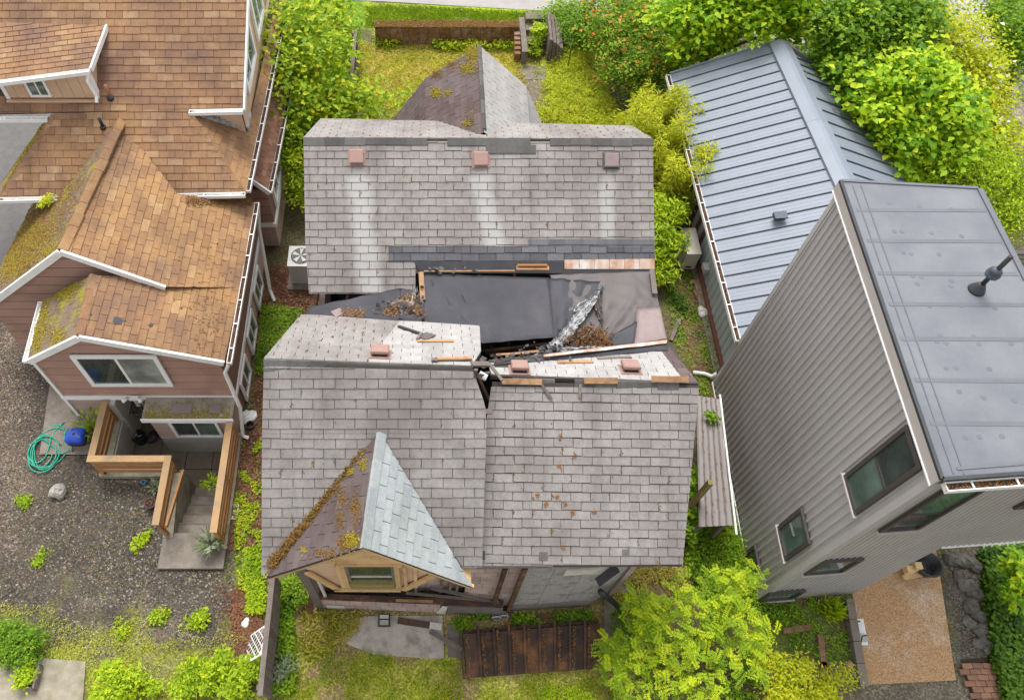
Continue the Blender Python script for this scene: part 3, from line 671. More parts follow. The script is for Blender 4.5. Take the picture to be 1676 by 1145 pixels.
va = nt.nodes.new('ShaderNodeAttribute'); va.attribute_name = 'col'
c0 = _mix(nt, 1.0, va.outputs['Color'], _ramp(nt, _noise(nt, 26, 5, 0.75), [(0.25, 0.45), (0.5, 1.0), (0.78, 1.7)]), 'MULTIPLY')
vo = nt.nodes.new('ShaderNodeTexVoronoi'); vo.inputs['Scale'].default_value = 28
gg = nt.nodes.new('ShaderNodeNewGeometry'); nt.links.new(gg.outputs['Position'], vo.inputs['Vector'])
sp = nt.nodes.new('ShaderNodeSeparateColor'); nt.links.new(vo.outputs['Color'], sp.inputs[0])
c0 = _mix(nt, 1.0, c0, _ramp(nt, sp.outputs[0], [(0, 0.62), (0.7, 1.05), (1, 1.5)]), 'MULTIPLY')
nt.links.new(c0, b.inputs['Base Color']); b.inputs['Roughness'].default_value = 0.95; b.inputs['Specular IOR Level'].default_value = 0.2
_bump(nt, b, vo.outputs['Distance'], 0.5, 0.02)
tag(put('ground', me, gm), kind='structure')

def sheet(name, pts, z, mat, th=0.0):
    return struct(name, MB().prism([V(x, y, z) for x, y in pts], (0, 0, -max(th, 0.02))), mat)
sheet('road', [(-16, 25.2), (-1.4, 24.15), (4.9, 23.55), (9, 22.7), (14, 21.6), (17, 20.9), (30, 19.6), (60, 30), (60, 70), (-60, 70), (-60, 27)], 0.018, 'paving')
sheet('driveway', [(-30, 12.5), (-8.9, 12.5), (-8.9, 19.5), (-30, 19.5)], 0.022, 'asphalt')
# exposed aggregate patio in front of the tall house
pt = [at(1397, 977), at(1418, 1120), at(1562, 1112), at(1531, 905)]
sheet('patio', [(8.97, 3.99), (8.78, 2.25), (10.55, 2.33), (11.05, 4.9), (11.0, 8.0), (9.05, 8.0)], 0.03, 'aggregate')
sheet('paver_terrace', [(12.0, 4.5), (14.5, 4.7), (14.5, 6.6), (12.1, 6.6)], 0.03, 'paving')
# garden path by the back gate and threshold in front of the rear gable
sheet('path', [tuple(at(u, v).xy) for u, v in ((845, 128), (893, 128), (903, 150), (912, 215), (868, 215), (850, 150))], 0.012, 'concrete_damp')
sheet('path', [tuple(at(u, v).xy) for u, v in ((846, 108), (893, 108), (894, 131), (845, 131))], 0.03, 'concrete')
sheet('path', [tuple(at(u, v).xy) for u, v in ((606, 180), (650, 175), (650, 215), (606, 215))], 0.02, 'concrete')
sheet('path', [tuple(at(u, v).xy) for u, v in ((990, 955), (1030, 950), (1035, 1070), (985, 1075))], 0.016, 'concrete')

# gravel: loose pebbles that nobody could count
def pebbles(name, P2, smin, smax, mat, z=0.0):
    N = len(P2); s = smin + (smax - smin) * rng.random(N) ** 2; a = rng.random(N) * 6.28
    v = np.zeros((N, 5, 3))
    for k in range(4):
        v[:, k, 0] = P2[:, 0] + np.cos(a + k * np.pi / 2) * s * (0.8 + 0.4 * rng.random(N)); v[:, k, 1] = P2[:, 1] + np.sin(a + k * np.pi / 2) * s * (0.6 + 0.4 * rng.random(N)); v[:, k, 2] = z
    v[:, 4, 0] = P2[:, 0] + rng.normal(0, 0.2, N) * s; v[:, 4, 1] = P2[:, 1] + rng.normal(0, 0.2, N) * s; v[:, 4, 2] = z + s * 0.9
    me = bpy.data.meshes.new(name); me.vertices.add(5 * N); me.vertices.foreach_set('co', v.astype(np.float32).ravel())
    base = np.arange(N)[:, None] * 5
    tri = np.concatenate([base + np.array(q) for q in ((0, 1, 4), (1, 2, 4), (2, 3, 4), (3, 0, 4))], 1).reshape(-1, 3)
    me.loops.add(12 * N); me.loops.foreach_set('vertex_index', tri.ravel().astype(np.int32))
    me.polygons.add(4 * N); me.polygons.foreach_set('loop_start', (np.arange(4 * N) * 3).astype(np.int32)); me.polygons.foreach_set('loop_total', np.full(4 * N, 3, dtype=np.int32))
    a_ = me.attributes.new('tone', 'FLOAT', 'FACE'); a_.data.foreach_set('value', np.repeat(rng.random(N), 4).astype(np.float32))
    me.update(); return put(name, me, M[mat])
gp = scatter_in([(-12, 2.2), (-4.1, 3.0), (-4.0, 8.6), (-8.5, 9.5), (-9, 12), (-12, 12)], 80000)
keep = np.array([not in_hole(x, y) and not (-8.9 < x < -7.25 and 7.15 < y < 9.4) and not (-5.75 < x < -4.3 and 4.5 < y < 5.4) for x, y in gp])
dens = vnoise(gp[:, 0] + 100, gp[:, 1] + 100, 0.9, 60)
keep &= (dens + 0.25 * rng.random(len(gp)) > np.where(gp[:, 1] < 3.7, 0.62, 0.2))
tag(pebbles('gravel', gp[keep], 0.013, 0.036, 'pebble'), 'brown grey pebble gravel covering the left yard', 'gravel', kind='stuff')
gp2 = scatter_in(world_poly([(1545, 905), (1618, 905), (1618, 1075), (1575, 1075)]), 5000)
tag(pebbles('gravel', gp2, 0.012, 0.03, 'pebble'), 'grey gravel strip between tan patio and rockery', 'gravel', kind='stuff')

# ================================================================== THE COLLAPSED GREY HOUSE (centre)
DH = thing('derelict_house', 'derelict grey shingled house with its roof collapsed in the middle, centre of the photo', 'house', (0.6, 3.8, 0))
XA = V(1, 0, 0)
def fr_from(o, top, across=XA): return Frame(o, across, Vector(top) - Vector(o))
FL = fr_from(at(428, 940, 3.75), at(432, 592, 5.81))
FRr = fr_from(at(950, 922, 3.70), at(970, 626, 5.23), at(1140, 629, 5.2) - at(805, 624, 5.24))
BL = fr_from(at(493, 515, 4.54), at(440, 590, 5.81), at(775, 602, 5.70) - at(432, 590, 5.81))
BR = fr_from(at(1093, 558, 4.30), at(1140, 627, 5.2), at(1140, 627, 5.2) - at(805, 617, 5.22))
RF = fr_from(at(506, 478, 3.65), at(497, 228, 5.19))
RB = fr_from(at(525, 195, 4.30), at(497, 227, 5.19))
def deck(name, fr, px, th=0.07, mat='deck', parent=None):
    poly = [fr.hit(u, v) for u, v in px]; return part(name, MB().prism(poly, fr.n * -th), mat, parent or DH), poly
roof = Roof(DH, 300)
EXP, TAB = 0.163, 0.35
dorm_px = [(621, 716), (445, 925), (440, 945), (594, 900), (768, 958), (770, 946)]
FLp = [[(432, 592), (774, 602), (790, 650), (795, 668), (796, 709), (429, 709)], [(429, 708), (615, 708), (617, 718), (440, 932), (428, 943)], [(618, 708), (796, 708), (789, 927), (757, 927), (616, 718)]]
mb_ = MB()
for px_ in FLp: mb_.prism([FL.hit(u, v) for u, v in px_], FL.n * -.07)
d1 = part('roof', mb_, 'deck', DH)
FLp[0][0] = (432, 598); FLp[0][1] = (774, 607)
roof.cover(d1, FL, [[FL.hit(*q) for q in px_] for px_ in FLp], 'shingle_front', EXP, TAB, off=TAB / 2)
d2, p2 = deck('roof', FRr, [(806, 624), (1143, 630), (1117, 921), (781, 924), (794, 700), (804, 664)])
def sagR(p): return p + V(0, 0, -0.05 * math.exp(-((p.x - 2.2) / 1.3) ** 2 - ((p.y - 4.6) / 0.9) ** 2))
roof.cover(d2, FRr, [[FRr.hit(*q) for q in ((804, 632), (1144, 634), (1117, 922), (781, 925), (794, 700))]], 'shingle_front', 0.15, 0.325, off=0.16)
d3, p3 = deck('roof', BL, [(432, 588), (772, 600), (787, 575), (785, 533), (493, 514)])
roof.cover(d3, BL, [[BL.hit(*q) for q in ((432, 586), (600, 592), (655, 525), (493, 514))]], 'shingle_front', EXP, TAB, off=TAB / 2)
roof.cover(d3, BL, [[BL.hit(*q) for q in ((600, 592), (772, 598), (787, 575), (785, 533), (655, 525))]], 'shingle_pale', EXP, TAB, off=TAB / 2)
d4, p4 = deck('roof', BR, [(803, 614), (1143, 627), (1093, 557), (800, 588)])
roof.cover(d4, BR, [[BR.hit(*q) for q in ((803, 612), (1120, 624), (1080, 572), (800, 594))]], 'shingle_pale', EXP, TAB, off=TAB / 2, prob=0.97)
roof.cover(d4, BR, [[BR.hit(*q) for q in ((1120, 624), (1144, 627), (1094, 568), (1080, 572))]], 'shingle_brown', EXP, 0.24, off=0.1, jit=0.03)
d5, p5 = deck('roof', RF, [(497, 228), (1068, 229), (1072, 447), (680, 447), (680, 478), (506, 478)])
roof.cover(d5, RF, [[RF.hit(*q) for q in ((497, 231), (1068, 232), (1071, 403), (500, 403))], [RF.hit(*q) for q in ((500, 403), (636, 403), (636, 428), (502, 428))],
                    [RF.hit(*q) for q in ((502, 428), (680, 428), (680, 480), (506, 480))]], 'shingle_rear', EXP, TAB, off=TAB / 2)
RFd = Frame(RF.o + RF.n * 0.012, RF.a, RF.u)
roof.cover(d5, RFd, [[RFd.hit(*q) for q in ((636, 404), (1071, 404), (1072, 428), (636, 428))], [RFd.hit(*q) for q in ((865, 391), (1070, 391), (1070, 404), (865, 404))]], 'shingle_dark', EXP, TAB, off=TAB / 2)
d6, p6 = deck('roof', RB, [(497, 227), (525, 195), (1033, 207), (1068, 228)])
roof.cover(d6, RB, [[RB.hit(*q) for q in ((497, 225), (525, 194), (1034, 206), (1068, 227))]], 'shingle_rear', EXP, TAB, off=TAB / 2)
# rear gambrel gable, ridge running away from the camera
gz_, gy1, gy0, gxr = 5.1, 15.06, 12.25, 1.225
kl, bl_ = hitY(697, 128, gy1), hitY(641, 198, gy1); kr, br_ = hitY(860, 140, gy1), hitY(888, 205, gy1)
YA = V(0, 1, 0)
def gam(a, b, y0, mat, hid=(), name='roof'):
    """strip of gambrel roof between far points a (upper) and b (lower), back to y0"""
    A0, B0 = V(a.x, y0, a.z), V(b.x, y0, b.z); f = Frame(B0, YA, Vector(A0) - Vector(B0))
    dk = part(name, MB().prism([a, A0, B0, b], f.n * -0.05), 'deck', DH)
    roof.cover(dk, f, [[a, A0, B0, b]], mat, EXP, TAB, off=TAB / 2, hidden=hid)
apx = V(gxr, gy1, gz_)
gam(apx, kl, gy0 + 0.02, 'shingle_brown'); gam(kl, bl_, 13.2, 'shingle_brown')  # same shingle: shade painted into left strips, light into right ones
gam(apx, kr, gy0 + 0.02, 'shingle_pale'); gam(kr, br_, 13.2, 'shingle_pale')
part('gable_wall', MB().prism([V(bl_.x + 0.1, 14.86, bl_.z), V(br_.x - 0.1, 14.86, br_.z), V(br_.x - 0.1, 14.86, 0), V(bl_.x + 0.1, 14.86, 0)], (0, -0.1, 0)).prism([V(bl_.x + 0.1, 14.86, bl_.z), V(kl.x, 14.86, kl.z - 0.08), V(gxr, 14.86, gz_ - 0.1), V(kr.x, 14.86, kr.z - 0.08), V(br_.x - 0.1, 14.86, br_.z)], (0, -0.1, 0)), 'brickpaper', DH)
part('wing_wall', bx(bl_.x + 0.1, bl_.x + 0.2, 12.9, 14.74, 0, 2.8), 'brickpaper', DH)
part('wing_wall', bx(br_.x - 0.2, br_.x - 0.1, 12.9, 14.74, 0, 2.7), 'brickpaper', DH)
# front cross gable
Lc, Ap, Rc, Bk = at(437, 945, 3.72), at(594, 895, 5.14), at(772, 960, 3.72), at(621, 709, 5.14)
Bk = V(Bk.x, Bk.y, 5.16)
for (c, mat, lift) in ((Lc, 'shingle_brown', 0.02), (Rc, 'shingle_lichen_lit', 0.02)):  # wear and lichen, plus painted shade on the left slope, light on the right
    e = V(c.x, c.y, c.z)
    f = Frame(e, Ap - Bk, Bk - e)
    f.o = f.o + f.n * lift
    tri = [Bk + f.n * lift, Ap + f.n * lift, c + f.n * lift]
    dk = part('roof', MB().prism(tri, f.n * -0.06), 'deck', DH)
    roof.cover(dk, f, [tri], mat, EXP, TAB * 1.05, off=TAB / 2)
roof.build()

def caps(parent, p0, p1, da, db, wa, wb, step, mat, name='ridge_cap', th=0.02, skip=0.0):
    """bent cap shingles straddling a ridge; da, db unit vectors down either slope"""
    p0, p1 = Vector(p0), Vector(p1); L = (p1 - p0).length; d = (p1 - p0).normalized(); n = max(1, int(L / step)); st = L / n
    for i in range(n):
        if random.random() < skip: continue
        h = th + random.uniform(0, 0.006); q0 = p0 + d * (i * st + 0.002); q1 = p0 + d * ((i + 1) * st + 0.02 - 0.004)
        u = -(Vector(da) + Vector(db)).normalized()
        wA = wa * random.uniform(0.92, 1.1); wB = wb * random.uniform(0.92, 1.1)
        pr = lambda q, hh: [q + Vector(da) * wA + u * hh, q + u * (hh + 0.012), q + Vector(db) * wB + u * hh]
        a, b = pr(q0, h + 0.008), pr(q1, h)
        lo = [x - u * (h + 0.02) for x in a] + [x - u * (h + 0.02) for x in b]
        vs = a + b + lo
        fs = [(0, 1, 4, 3), (1, 2, 5, 4), (6, 9, 10, 7), (7, 10, 11, 8), (0, 3, 9, 6), (2, 8, 11, 5), (0, 6, 7, 1), (1, 7, 8, 2), (3, 4, 10, 9), (4, 5, 11, 10)]
        part(name, MB().add(vs, fs), mat, parent)
dF, dB = -FL.u, -BL.u
caps(d1, at(432, 590, 5.81), at(772, 601, 5.70), dF, dB, 0.17, 0.06, 0.34, 'cap_dark')
caps(d2, at(805, 620, 5.24), at(1143, 629, 5.2), -FRr.u, -BR.u, 0.11, 0.05, 0.32, 'cap_dark', skip=0.2)
caps(d5, at(497, 227, 5.195), at(1068, 228, 5.195), -RF.u, -RB.u, 0.14, 0.04, 0.42, 'cap_dark', skip=0.08)
part('ridge_patch', MB().prism([RF.hit(795, 238) + RF.n * 0.02, RF.hit(877, 238) + RF.n * 0.02, RF.hit(877, 251) + RF.n * 0.02, RF.hit(795, 251) + RF.n * 0.02], RF.n * 0.012), 'cap_dark', d5)
caps(d5, V(gxr, 12.35, gz_ + 0.01), V(gxr, gy1, gz_ + 0.01), (kl - apx).normalized(), (kr - apx).normalized(), 0.05, 0.07, 0.4, 'cap_dark', name='gable_cap')
tL = (Lc - Ap).normalized(); tR = (Rc - Ap).normalized()
caps(d1, Bk + V(0, 0.0, 0.03), Ap + V(0, 0, 0.03), V(tL.x, 0, tL.z).normalized(), V(tR.x, 0, tR.z).normalized(), 0.06, 0.14, 0.38, 'shingle_lichen_lit', name='gable_cap')

def roof_vent(parent, fr, u, v, s, mat, hh=0.07):
    c = fr.hit(u, v); a, up, n = fr.a, fr.u, fr.n
    v_ = part('roof_vent', MB().prism([c - a * s * .62 - up * s * .6, c + a * s * .62 - up * s * .6, c + a * s * .62 + up * s * .62, c - a * s * .62 + up * s * .62], n * 0.022), 'cap_dark' if mat == 'vent_brown' else mat, parent)
    q = c + n * 0.022
    part('vent_neck', MB().prism([q - a * s * .4 - up * s * .4, q + a * s * .4 - up * s * .4, q + a * s * .4 + up * s * .4, q - a * s * .4 + up * s * .4], n * hh * .5), 'black', v_)
    m = MB(); q = c + n * (0.022 + hh * .5); h2 = hh * .55
    lo = [q - a * s * .5 - up * s * .5, q + a * s * .5 - up * s * .5, q + a * s * .5 + up * s * .5, q - a * s * .5 + up * s * .5]
    hi = [q + n * h2 - a * s * .43 - up * s * .43, q + n * h2 + a * s * .43 - up * s * .43, q + n * h2 + a * s * .43 + up * s * .43, q + n * h2 - a * s * .43 + up * s * .43]
    mid = [x + n * h2 * .7 for x in lo]
    m.add(lo + mid + hi, [(3, 2, 1, 0), (8, 9, 10, 11)] + [(i, (i + 1) % 4, 4 + (i + 1) % 4, 4 + i) for i in range(4)] + [(4 + i, 4 + (i + 1) % 4, 8 + (i + 1) % 4, 8 + i) for i in range(4)])
    part('vent_hood', m, mat, v_)
for u, v, mt in ((584, 257, 'vent_pink'), (787, 261, 'vent_pink'), (1000, 263, 'vent_brown')): roof_vent(d5, RF, u, v, 0.29, mt)
roof_vent(d3, BL, 622, 580, 0.30, 'vent_pink', 0.11); roof_vent(d4, BR, 850, 606, 0.29, 'vent_pink', 0.12); roof_vent(d4, BR, 1031, 605, 0.29, 'vent_pink', 0.12)

def slab(name, pts, th, mat, parent=DH):
    pts = [Vector(p) for p in pts]; n = (pts[1] - pts[0]).cross(pts[2] - pts[0]).normalized()
    if n.z < 0: n = -n
    return part(name, MB().prism(pts, n * -th), mat, parent)
def off(fr, u, v, h): return fr.hit(u, v) + fr.n * h
# dark roll strips and rusty flashing along the foot of the rear slope
slab('flashing_strip', [off(RF, 678, 428, .03), off(RF, 922, 426, .03), off(RF, 922, 447, .03), off(RF, 688, 446, .03)], 0.02, 'membrane')
slab('flashing_strip', [off(RF, 922, 441, .03), off(RF, 1072, 440, .03), off(RF, 1073, 450, .03), off(RF, 922, 451, .03)], 0.02, 'membrane')
for k in range(6):
    u0 = 923 + k * 24.6
    slab('rusty_flashing', [off(RF, u0 + .3, 425 - k * .3, .042 + .002 * (k % 2)), off(RF, u0 + 24.4, 425 - k * .3, .042 + .002 * (k % 2)), off(RF, u0 + 24.4, 440, .036), off(RF, u0 + .3, 440, .036)], 0.01, 'rust')
# sagging sheets
def sheet_mesh(corner, nu, nv, wr=0.0, seed=0, th=0.015, fine=0.0, direction=(1, .5), crease=False):
    """bilinear sheet from four corners with folds"""
    a, b, c, d = [Vector(x) for x in corner]; vs = []; fs = []
    for i in range(nu + 1):
        for j in range(nv + 1):
            s, t = i / nu, j / nv; p = a.lerp(b, s).lerp(d.lerp(c, s), t)
            w = wr * (math.sin((s * direction[0] * 9 + t * direction[1] * 13) * 2 + seed + 2.2 * math.sin(t * 5 + seed)) * 0.5 + math.sin((s * direction[0] * 21 - t * direction[1] * 9) + seed * 3) * 0.35) * min(1, 4 * s * (1 - s) + .3)
            if crease: w = wr * (0.55 - abs(math.sin((s * 2.2 + t * 1.1) * direction[0] * 2.6 + seed + 1.3 * math.sin(t * 6 + s * 3)) * 0.8) + 0.35 * abs(math.sin((s * 3.1 - t * 4.3) * direction[1] * 2 + 2 * math.sin(s * 7)))) * (0.35 + 0.65 * min(1, t * 2.2)) * min(1, 5 * s * (1 - s) + .25)
            vs.append(p + V(0, 0, w + fine * random.uniform(-1, 1)))
    for i in range(nu):
        for j in range(nv):
            q = i * (nv + 1) + j; fs.append((q, q + nv + 1, q + nv + 2, q + 1))
    m = MB(); N = len(vs); m.add(vs + [v - V(0, 0, th) for v in vs], fs + [tuple(N + x for x in f[::-1]) for f in fs])
    rim = [i * (nv + 1) for i in range(nu + 1)] + [nu * (nv + 1) + j for j in range(1, nv + 1)] + [i * (nv + 1) + nv for i in range(nu - 1, -1, -1)] + [j for j in range(nv - 1, 0, -1)]
    k = len(rim); m.f += [(rim[i], rim[(i + 1) % k], N + rim[(i + 1) % k], N + rim[i]) for i in range(k)]; m.t += [0.0] * k
    return m
tarp = part('membrane_sheet', sheet_mesh([at(690, 447, 3.97), at(899, 454, 3.97), at(908, 551, 4.20), at(789, 561, 4.22)], 20, 14, 0.012, 1), 'membrane', DH, True)
part('membrane_sheet', sheet_mesh([at(690, 447, 3.965), at(744, 448, 3.965), at(789, 561, 4.215), at(683, 530, 4.215)], 10, 10, 0.008, 2), 'membrane', DH, True)
part('membrane_sheet', sheet_mesh([at(897, 454, 3.99), at(990, 461, 3.99), at(936, 556, 4.10), at(905, 556, 4.18)], 14, 14, 0.03, 3), 'membrane', DH, True)
part('torn_membrane', sheet_mesh([at(900, 449, 3.95), at(1066, 443, 3.93), at(1092, 552, 4.22), at(940, 566, 4.12)], 60, 44, 0.06, 4, direction=(2.4, 1.5), crease=True), 'membrane_pale', DH, True)
part('membrane_patch', sheet_mesh([at(1042, 502, 4.20), at(1080, 500, 4.19), at(1091, 553, 4.33), at(1038, 562, 4.33)], 6, 6, 0.012, 5), 'vent_brown', DH, True)
part('membrane_patch', sheet_mesh([at(1000, 548, 4.26), at(1043, 525, 4.28), at(1038, 563, 4.34), at(995, 566, 4.30)], 6, 6, 0.01, 6), 'membrane', DH, True)
part('membrane_patch', sheet_mesh([at(830, 590, 4.99), at(1090, 556, 4.37), at(1094, 572, 4.55), at(800, 597, 5.03)], 16, 3, 0.01, 7), 'membrane', DH, True)
part('rusty_edge', sheet_mesh([at(890, 579, 4.92), at(1092, 555, 4.42), at(1091, 561, 4.48), at(890, 583, 4.96)], 12, 2, 0.012, 8), 'rust', DH, True)
# torn silver underlay hanging over the hole
def ribbon(pts, w, name, mat, seed, nn=40, crumple=0.04):
    pts = [Vector(p) for p in pts]; rr = random.Random(seed); vs = []; fs = []; m = 5
    for i in range(nn + 1):
        s = i / nn * (len(pts) - 1); k = min(int(s), len(pts) - 2); p = pts[k].lerp(pts[k + 1], s - k); d = (pts[k + 1] - pts[k]).normalized(); sd = d.cross(V(0, 0, 1)).normalized()
        ww = (w[k] + (w[k + 1] - w[k]) * (s - k)) * rr.uniform(.7, 1.15)
        for j in range(m + 1): vs.append(p + sd * ww * (j / m - .5) + V(rr.uniform(-1, 1) * .012, rr.uniform(-1, 1) * .012, crumple * math.sin(j * 2.1 + seed) + rr.uniform(-1, 1) * crumple * .6 + 0.02))
    for i in range(nn):
        for j in range(m): q = i * (m + 1) + j; fs.append((q, q + 1, q + m + 2, q + m + 1))
    N = len(vs); return part(name, MB().add(vs + [v - V(0, 0, .006) for v in vs], fs + [tuple(N + x for x in f[::-1]) for f in fs]), mat, DH)
ribbon([at(988, 465, 4.06), at(975, 485, 4.12), at(952, 512, 4.2), at(925, 548, 4.3), at(903, 572, 4.34)], [.03, .13, .2, .15, .24], 'torn_foil', 'silver', 3, 60, .028)
ribbon([at(986, 468, 4.08), at(968, 498, 4.18), at(940, 535, 4.3), at(915, 568, 4.36)], [.02, .1, .12, .1], 'torn_foil', 'silver', 4, 40, .028)
ribbon([at(978, 480, 4.09), at(950, 503, 4.16), at(938, 512, 4.2)], [.05, .16, .06], 'torn_foil', 'silver', 5, 20)
ribbon([at(985, 470, 4.07), at(978, 500, 4.14), at(985, 530, 4.18)], [.03, .12, .05], 'torn_foil', 'membrane_pale', 8, 20, 0.03)
ribbon([at(968, 552, 4.26), at(982, 563, 4.36)], [.1, .07], 'torn_foil', 'silver', 9, 8)
ribbon([at(900, 572, 4.3), at(940, 572, 4.42), at(985, 568, 4.42)], [.12, .14, .06], 'torn_foil', 'silver', 11, 24)
ribbon([at(640, 505, 4.15), at(655, 496, 4.12), at(668, 500, 4.15)], [.12, .2, .1], 'torn_foil', 'silver', 13, 14)
ribbon([at(664, 510, 4.25), at(672, 495, 4.12), at(683, 470, 3.9)], [.1, .16, .03], 'torn_foil', 'silver', 15, 18)
ribbon([at(794, 572, 3.2), at(806, 580, 3.3), at(815, 584, 3.4)], [.14, .12, .03], 'torn_foil', 'silver', 17, 10)
# left flap over the valley gutter, black opening behind it
part('membrane_flap', sheet_mesh([at(505, 502, 4.22), at(655, 471, 3.74), at(688, 527, 4.50), at(498, 518, 4.50)], 16, 8, 0.02, 9), 'membrane', DH, True)
part('membrane_flap', sheet_mesh([at(655, 471, 3.78), at(688, 476, 3.84), at(690, 528, 4.40), at(652, 520, 4.48)], 8, 8, 0.03, 12), 'membrane', DH, True)
part('shingle_scrap', bm(at(545, 514, 4.56), at(560, 508, 4.50), .16, .02), 'vent_brown', DH)
P = np.array([tuple(at(u, v, z)) for u, v, z in ((660, 503, 4.24), (672, 490, 4.08), (650, 508, 4.3), (640, 513, 4.36), (680, 512, 4.3))])
idx_ = rng.integers(0, len(P), 900)
tag(leaves('leaf_debris', P[idx_] + rng.normal(0, 1, (900, 3)) * (.1, .1, .035), .05, .5, M['orangelitter'], DH, .4), kind='stuff')
pa, pb = np.array(at(558, 512, 4.52)), np.array(at(595, 513, 4.55)); tq = rng.random(220)[:, None]
tag(leaves('leaf_debris', pa * (1 - tq) + pb * tq + rng.normal(0, 1, (220, 3)) * (.03, .05, .012), .045, .5, M['orangelitter'], DH, .6), kind='stuff')
P = np.array([tuple(at(u, v, z)) for u, v, z in ((960, 552, 4.28), (970, 545, 4.22), (950, 560, 4.36), (980, 555, 4.33), (985, 566, 4.4))])
idx_ = rng.integers(0, len(P), 1100)
tag(leaves('twig_debris', P[idx_] + rng.normal(0, 1, (1100, 3)) * (.13, .09, .04), .1, .16, M['orangelitter'], DH, .4), kind='stuff')
# broken rafters and scraps of felt in and round the holes
for u0, v0, z0, u1, v1, z1 in ((800, 545, 3.6, 812, 592, 3.9), (830, 548, 3.5, 838, 590, 3.9), (862, 548, 3.5, 868, 585, 3.9), (890, 548, 3.6, 886, 580, 4.0), (520, 478, 3.2, 515, 515, 3.4), (570, 474, 3.1, 566, 510, 3.4), (620, 470, 3.1, 618, 505, 3.4), (780, 612, 4.4, 800, 655, 4.2), (796, 575, 3.9, 900, 563, 4.0), (792, 566, 3.6, 840, 584, 3.7)):
    part('broken_rafter', bm(at(u0, v0, z0), at(u1, v1, z1), .05, .11), 'darkwood', DH)
sc_ = MB(); rs = random.Random(77)
for cu, cv, cz, su, sv, n in ((900, 572, 4.35, 30, 5, 60), (960, 556, 4.32, 22, 9, 60), (655, 506, 4.32, 22, 8, 50), (780, 600, 5.4, 8, 6, 12), (690, 500, 4.16, 4, 22, 18), (850, 585, 4.9, 40, 3, 26), (740, 440, 4.02, 40, 3, 18)):
    for _ in range(n):
        p = at(rs.gauss(cu, su), rs.gauss(cv, sv), cz + rs.uniform(.0, .06)); k = rs.uniform(.02, .07); a0 = rs.uniform(0, 6.28)
        pts_ = [p + V(k * math.cos(a0 + q) * rs.uniform(.4, 1.3), k * math.sin(a0 + q) * rs.uniform(.4, 1.3), rs.uniform(-.02, .03)) for q in (0, 1.4, 2.9, 4.5)]
        sc_.prism(pts_, (0, 0, .004), rs.random())
tag(part('felt_scraps', sc_, surf('torn_felt', (.11, .10, .10), (.05, .05, .055), .9, 5, tone=.85, bump=0), DH), kind='stuff')
# loose and bared boards
def plank(u0, v0, z0, u1, v1, z1, w, mat, h=.025, lift=.04, name='bare_board'): return part(name, bm(at(u0, v0, z0) + V(0, 0, lift), at(u1, v1, z1) + V(0, 0, lift), w, h), mat, DH)
def plank_on(fr, u0, v0, u1, v1, w, mat, lift=.035, h=.025, name='bare_board'):
    return part(name, bm(off(fr, u0, v0, lift), off(fr, u1, v1, lift), w, h, up=fr.n), mat, DH)
plank_on(FRr, 821, 623, 886, 624, .10, 'rawwood', .05); plank_on(FRr, 955, 622, 1010, 622, .10, 'rawwood', .05); plank_on(FRr, 1065, 619, 1125, 620, .10, 'rawwood', .06)
plank_on(BR, 912, 594, 970, 593, .08, 'rawwood', .02); plank_on(BR, 977, 587, 1033, 585, .08, 'greywood', .02); plank_on(BR, 858, 580, 865, 580, .1, 'greywood')
plank_on(BL, 712, 591, 772, 590, .09, 'rawwood', .05); plank_on(BL, 706, 592, 716, 592, .1, 'greywood', .05); plank_on(BL, 683, 560, 742, 560, .07, 'rawwood', .03, .02)
plank_on(BL, 652, 536, 690, 549, .06, 'membrane', .04); plank_on(BL, 690, 549, 706, 554, .28, 'membrane_pale', .03, .012); plank_on(BL, 683, 558, 690, 548, .05, 'greywood', .05)
plank(689, 447, 4.0, 692, 492, 4.1, .10, 'rawwood'); plank(845, 440, 3.98, 898, 440, 3.98, .1, 'rawwood'); plank(1066, 442, 4.0, 1071, 482, 4.1, .10, 'greywood')
plank(694, 445, 4.0, 842, 444, 4.0, .03, 'rawwood', .02, .03); plank(846, 437, 4.0, 895, 437, 4.0, .05, 'orangelitter', .03, .07)
plank(800, 596, 5.3, 822, 624, 5.35, .05, 'greywood'); plank_on(FRr, 886, 628, 902, 652, .045, 'greywood'); plank_on(FRr, 949, 628, 948, 650, .045, 'greywood')
plank(772, 597, 5.72, 800, 597, 5.5, .09, 'greywood', .04); plank(779, 604, 5.5, 776, 640, 5.0, .06, 'greywood', .05, 0); plank(784, 611, 5.3, 796, 618, 5.25, .11, 'whiteplastic', .05, 0)
plank(776, 610, 5.3, 804, 606, 5.3, .04, 'greywood', .04, -.06); plank(840, 574, 4.0, 895, 569, 4.2, .05, 'rawwood', .05, -.1); plank(812, 580, 4.4, 866, 577, 4.5, .04, 'rawwood', .03, 0)
slab('shingle_scrap', [off(FRr, 795, 668, .02), off(FRr, 806, 668, .02), off(FRr, 806, 676, .02), off(FRr, 795, 676, .02)], .01, 'vent_brown')
for u, v in ((786, 907), (888, 909)): slab('missing_shingle', [off(FRr, u - 6, v - 7, .018), off(FRr, u + 8, v - 7, .018), off(FRr, u + 8, v + 7, .018), off(FRr, u - 6, v + 7, .018)], .006, 'cap_dark')
slab('missing_shingle', [off(FRr, 1018, 898, .018), off(FRr, 1030, 898, .018), off(FRr, 1030, 908, .018), off(FRr, 1018, 908, .018)], .006, 'cap_dark')
part('eave_board', bm(FRr.hit(781, 925) - V(0, .0, .06), FRr.hit(905, 924) - V(0, 0, .06), .03, .1), 'greywood', DH)
part('eave_board', bm(FRr.hit(906, 923) - V(0, .0, .06), FRr.hit(1117, 922) - V(0, 0, .06), .03, .07), 'cap_dark', DH)
part('fallen_flashing', bm(at(978, 952, 2.6), at(1010, 928, 3.2), .16, .03), 'membrane', DH)
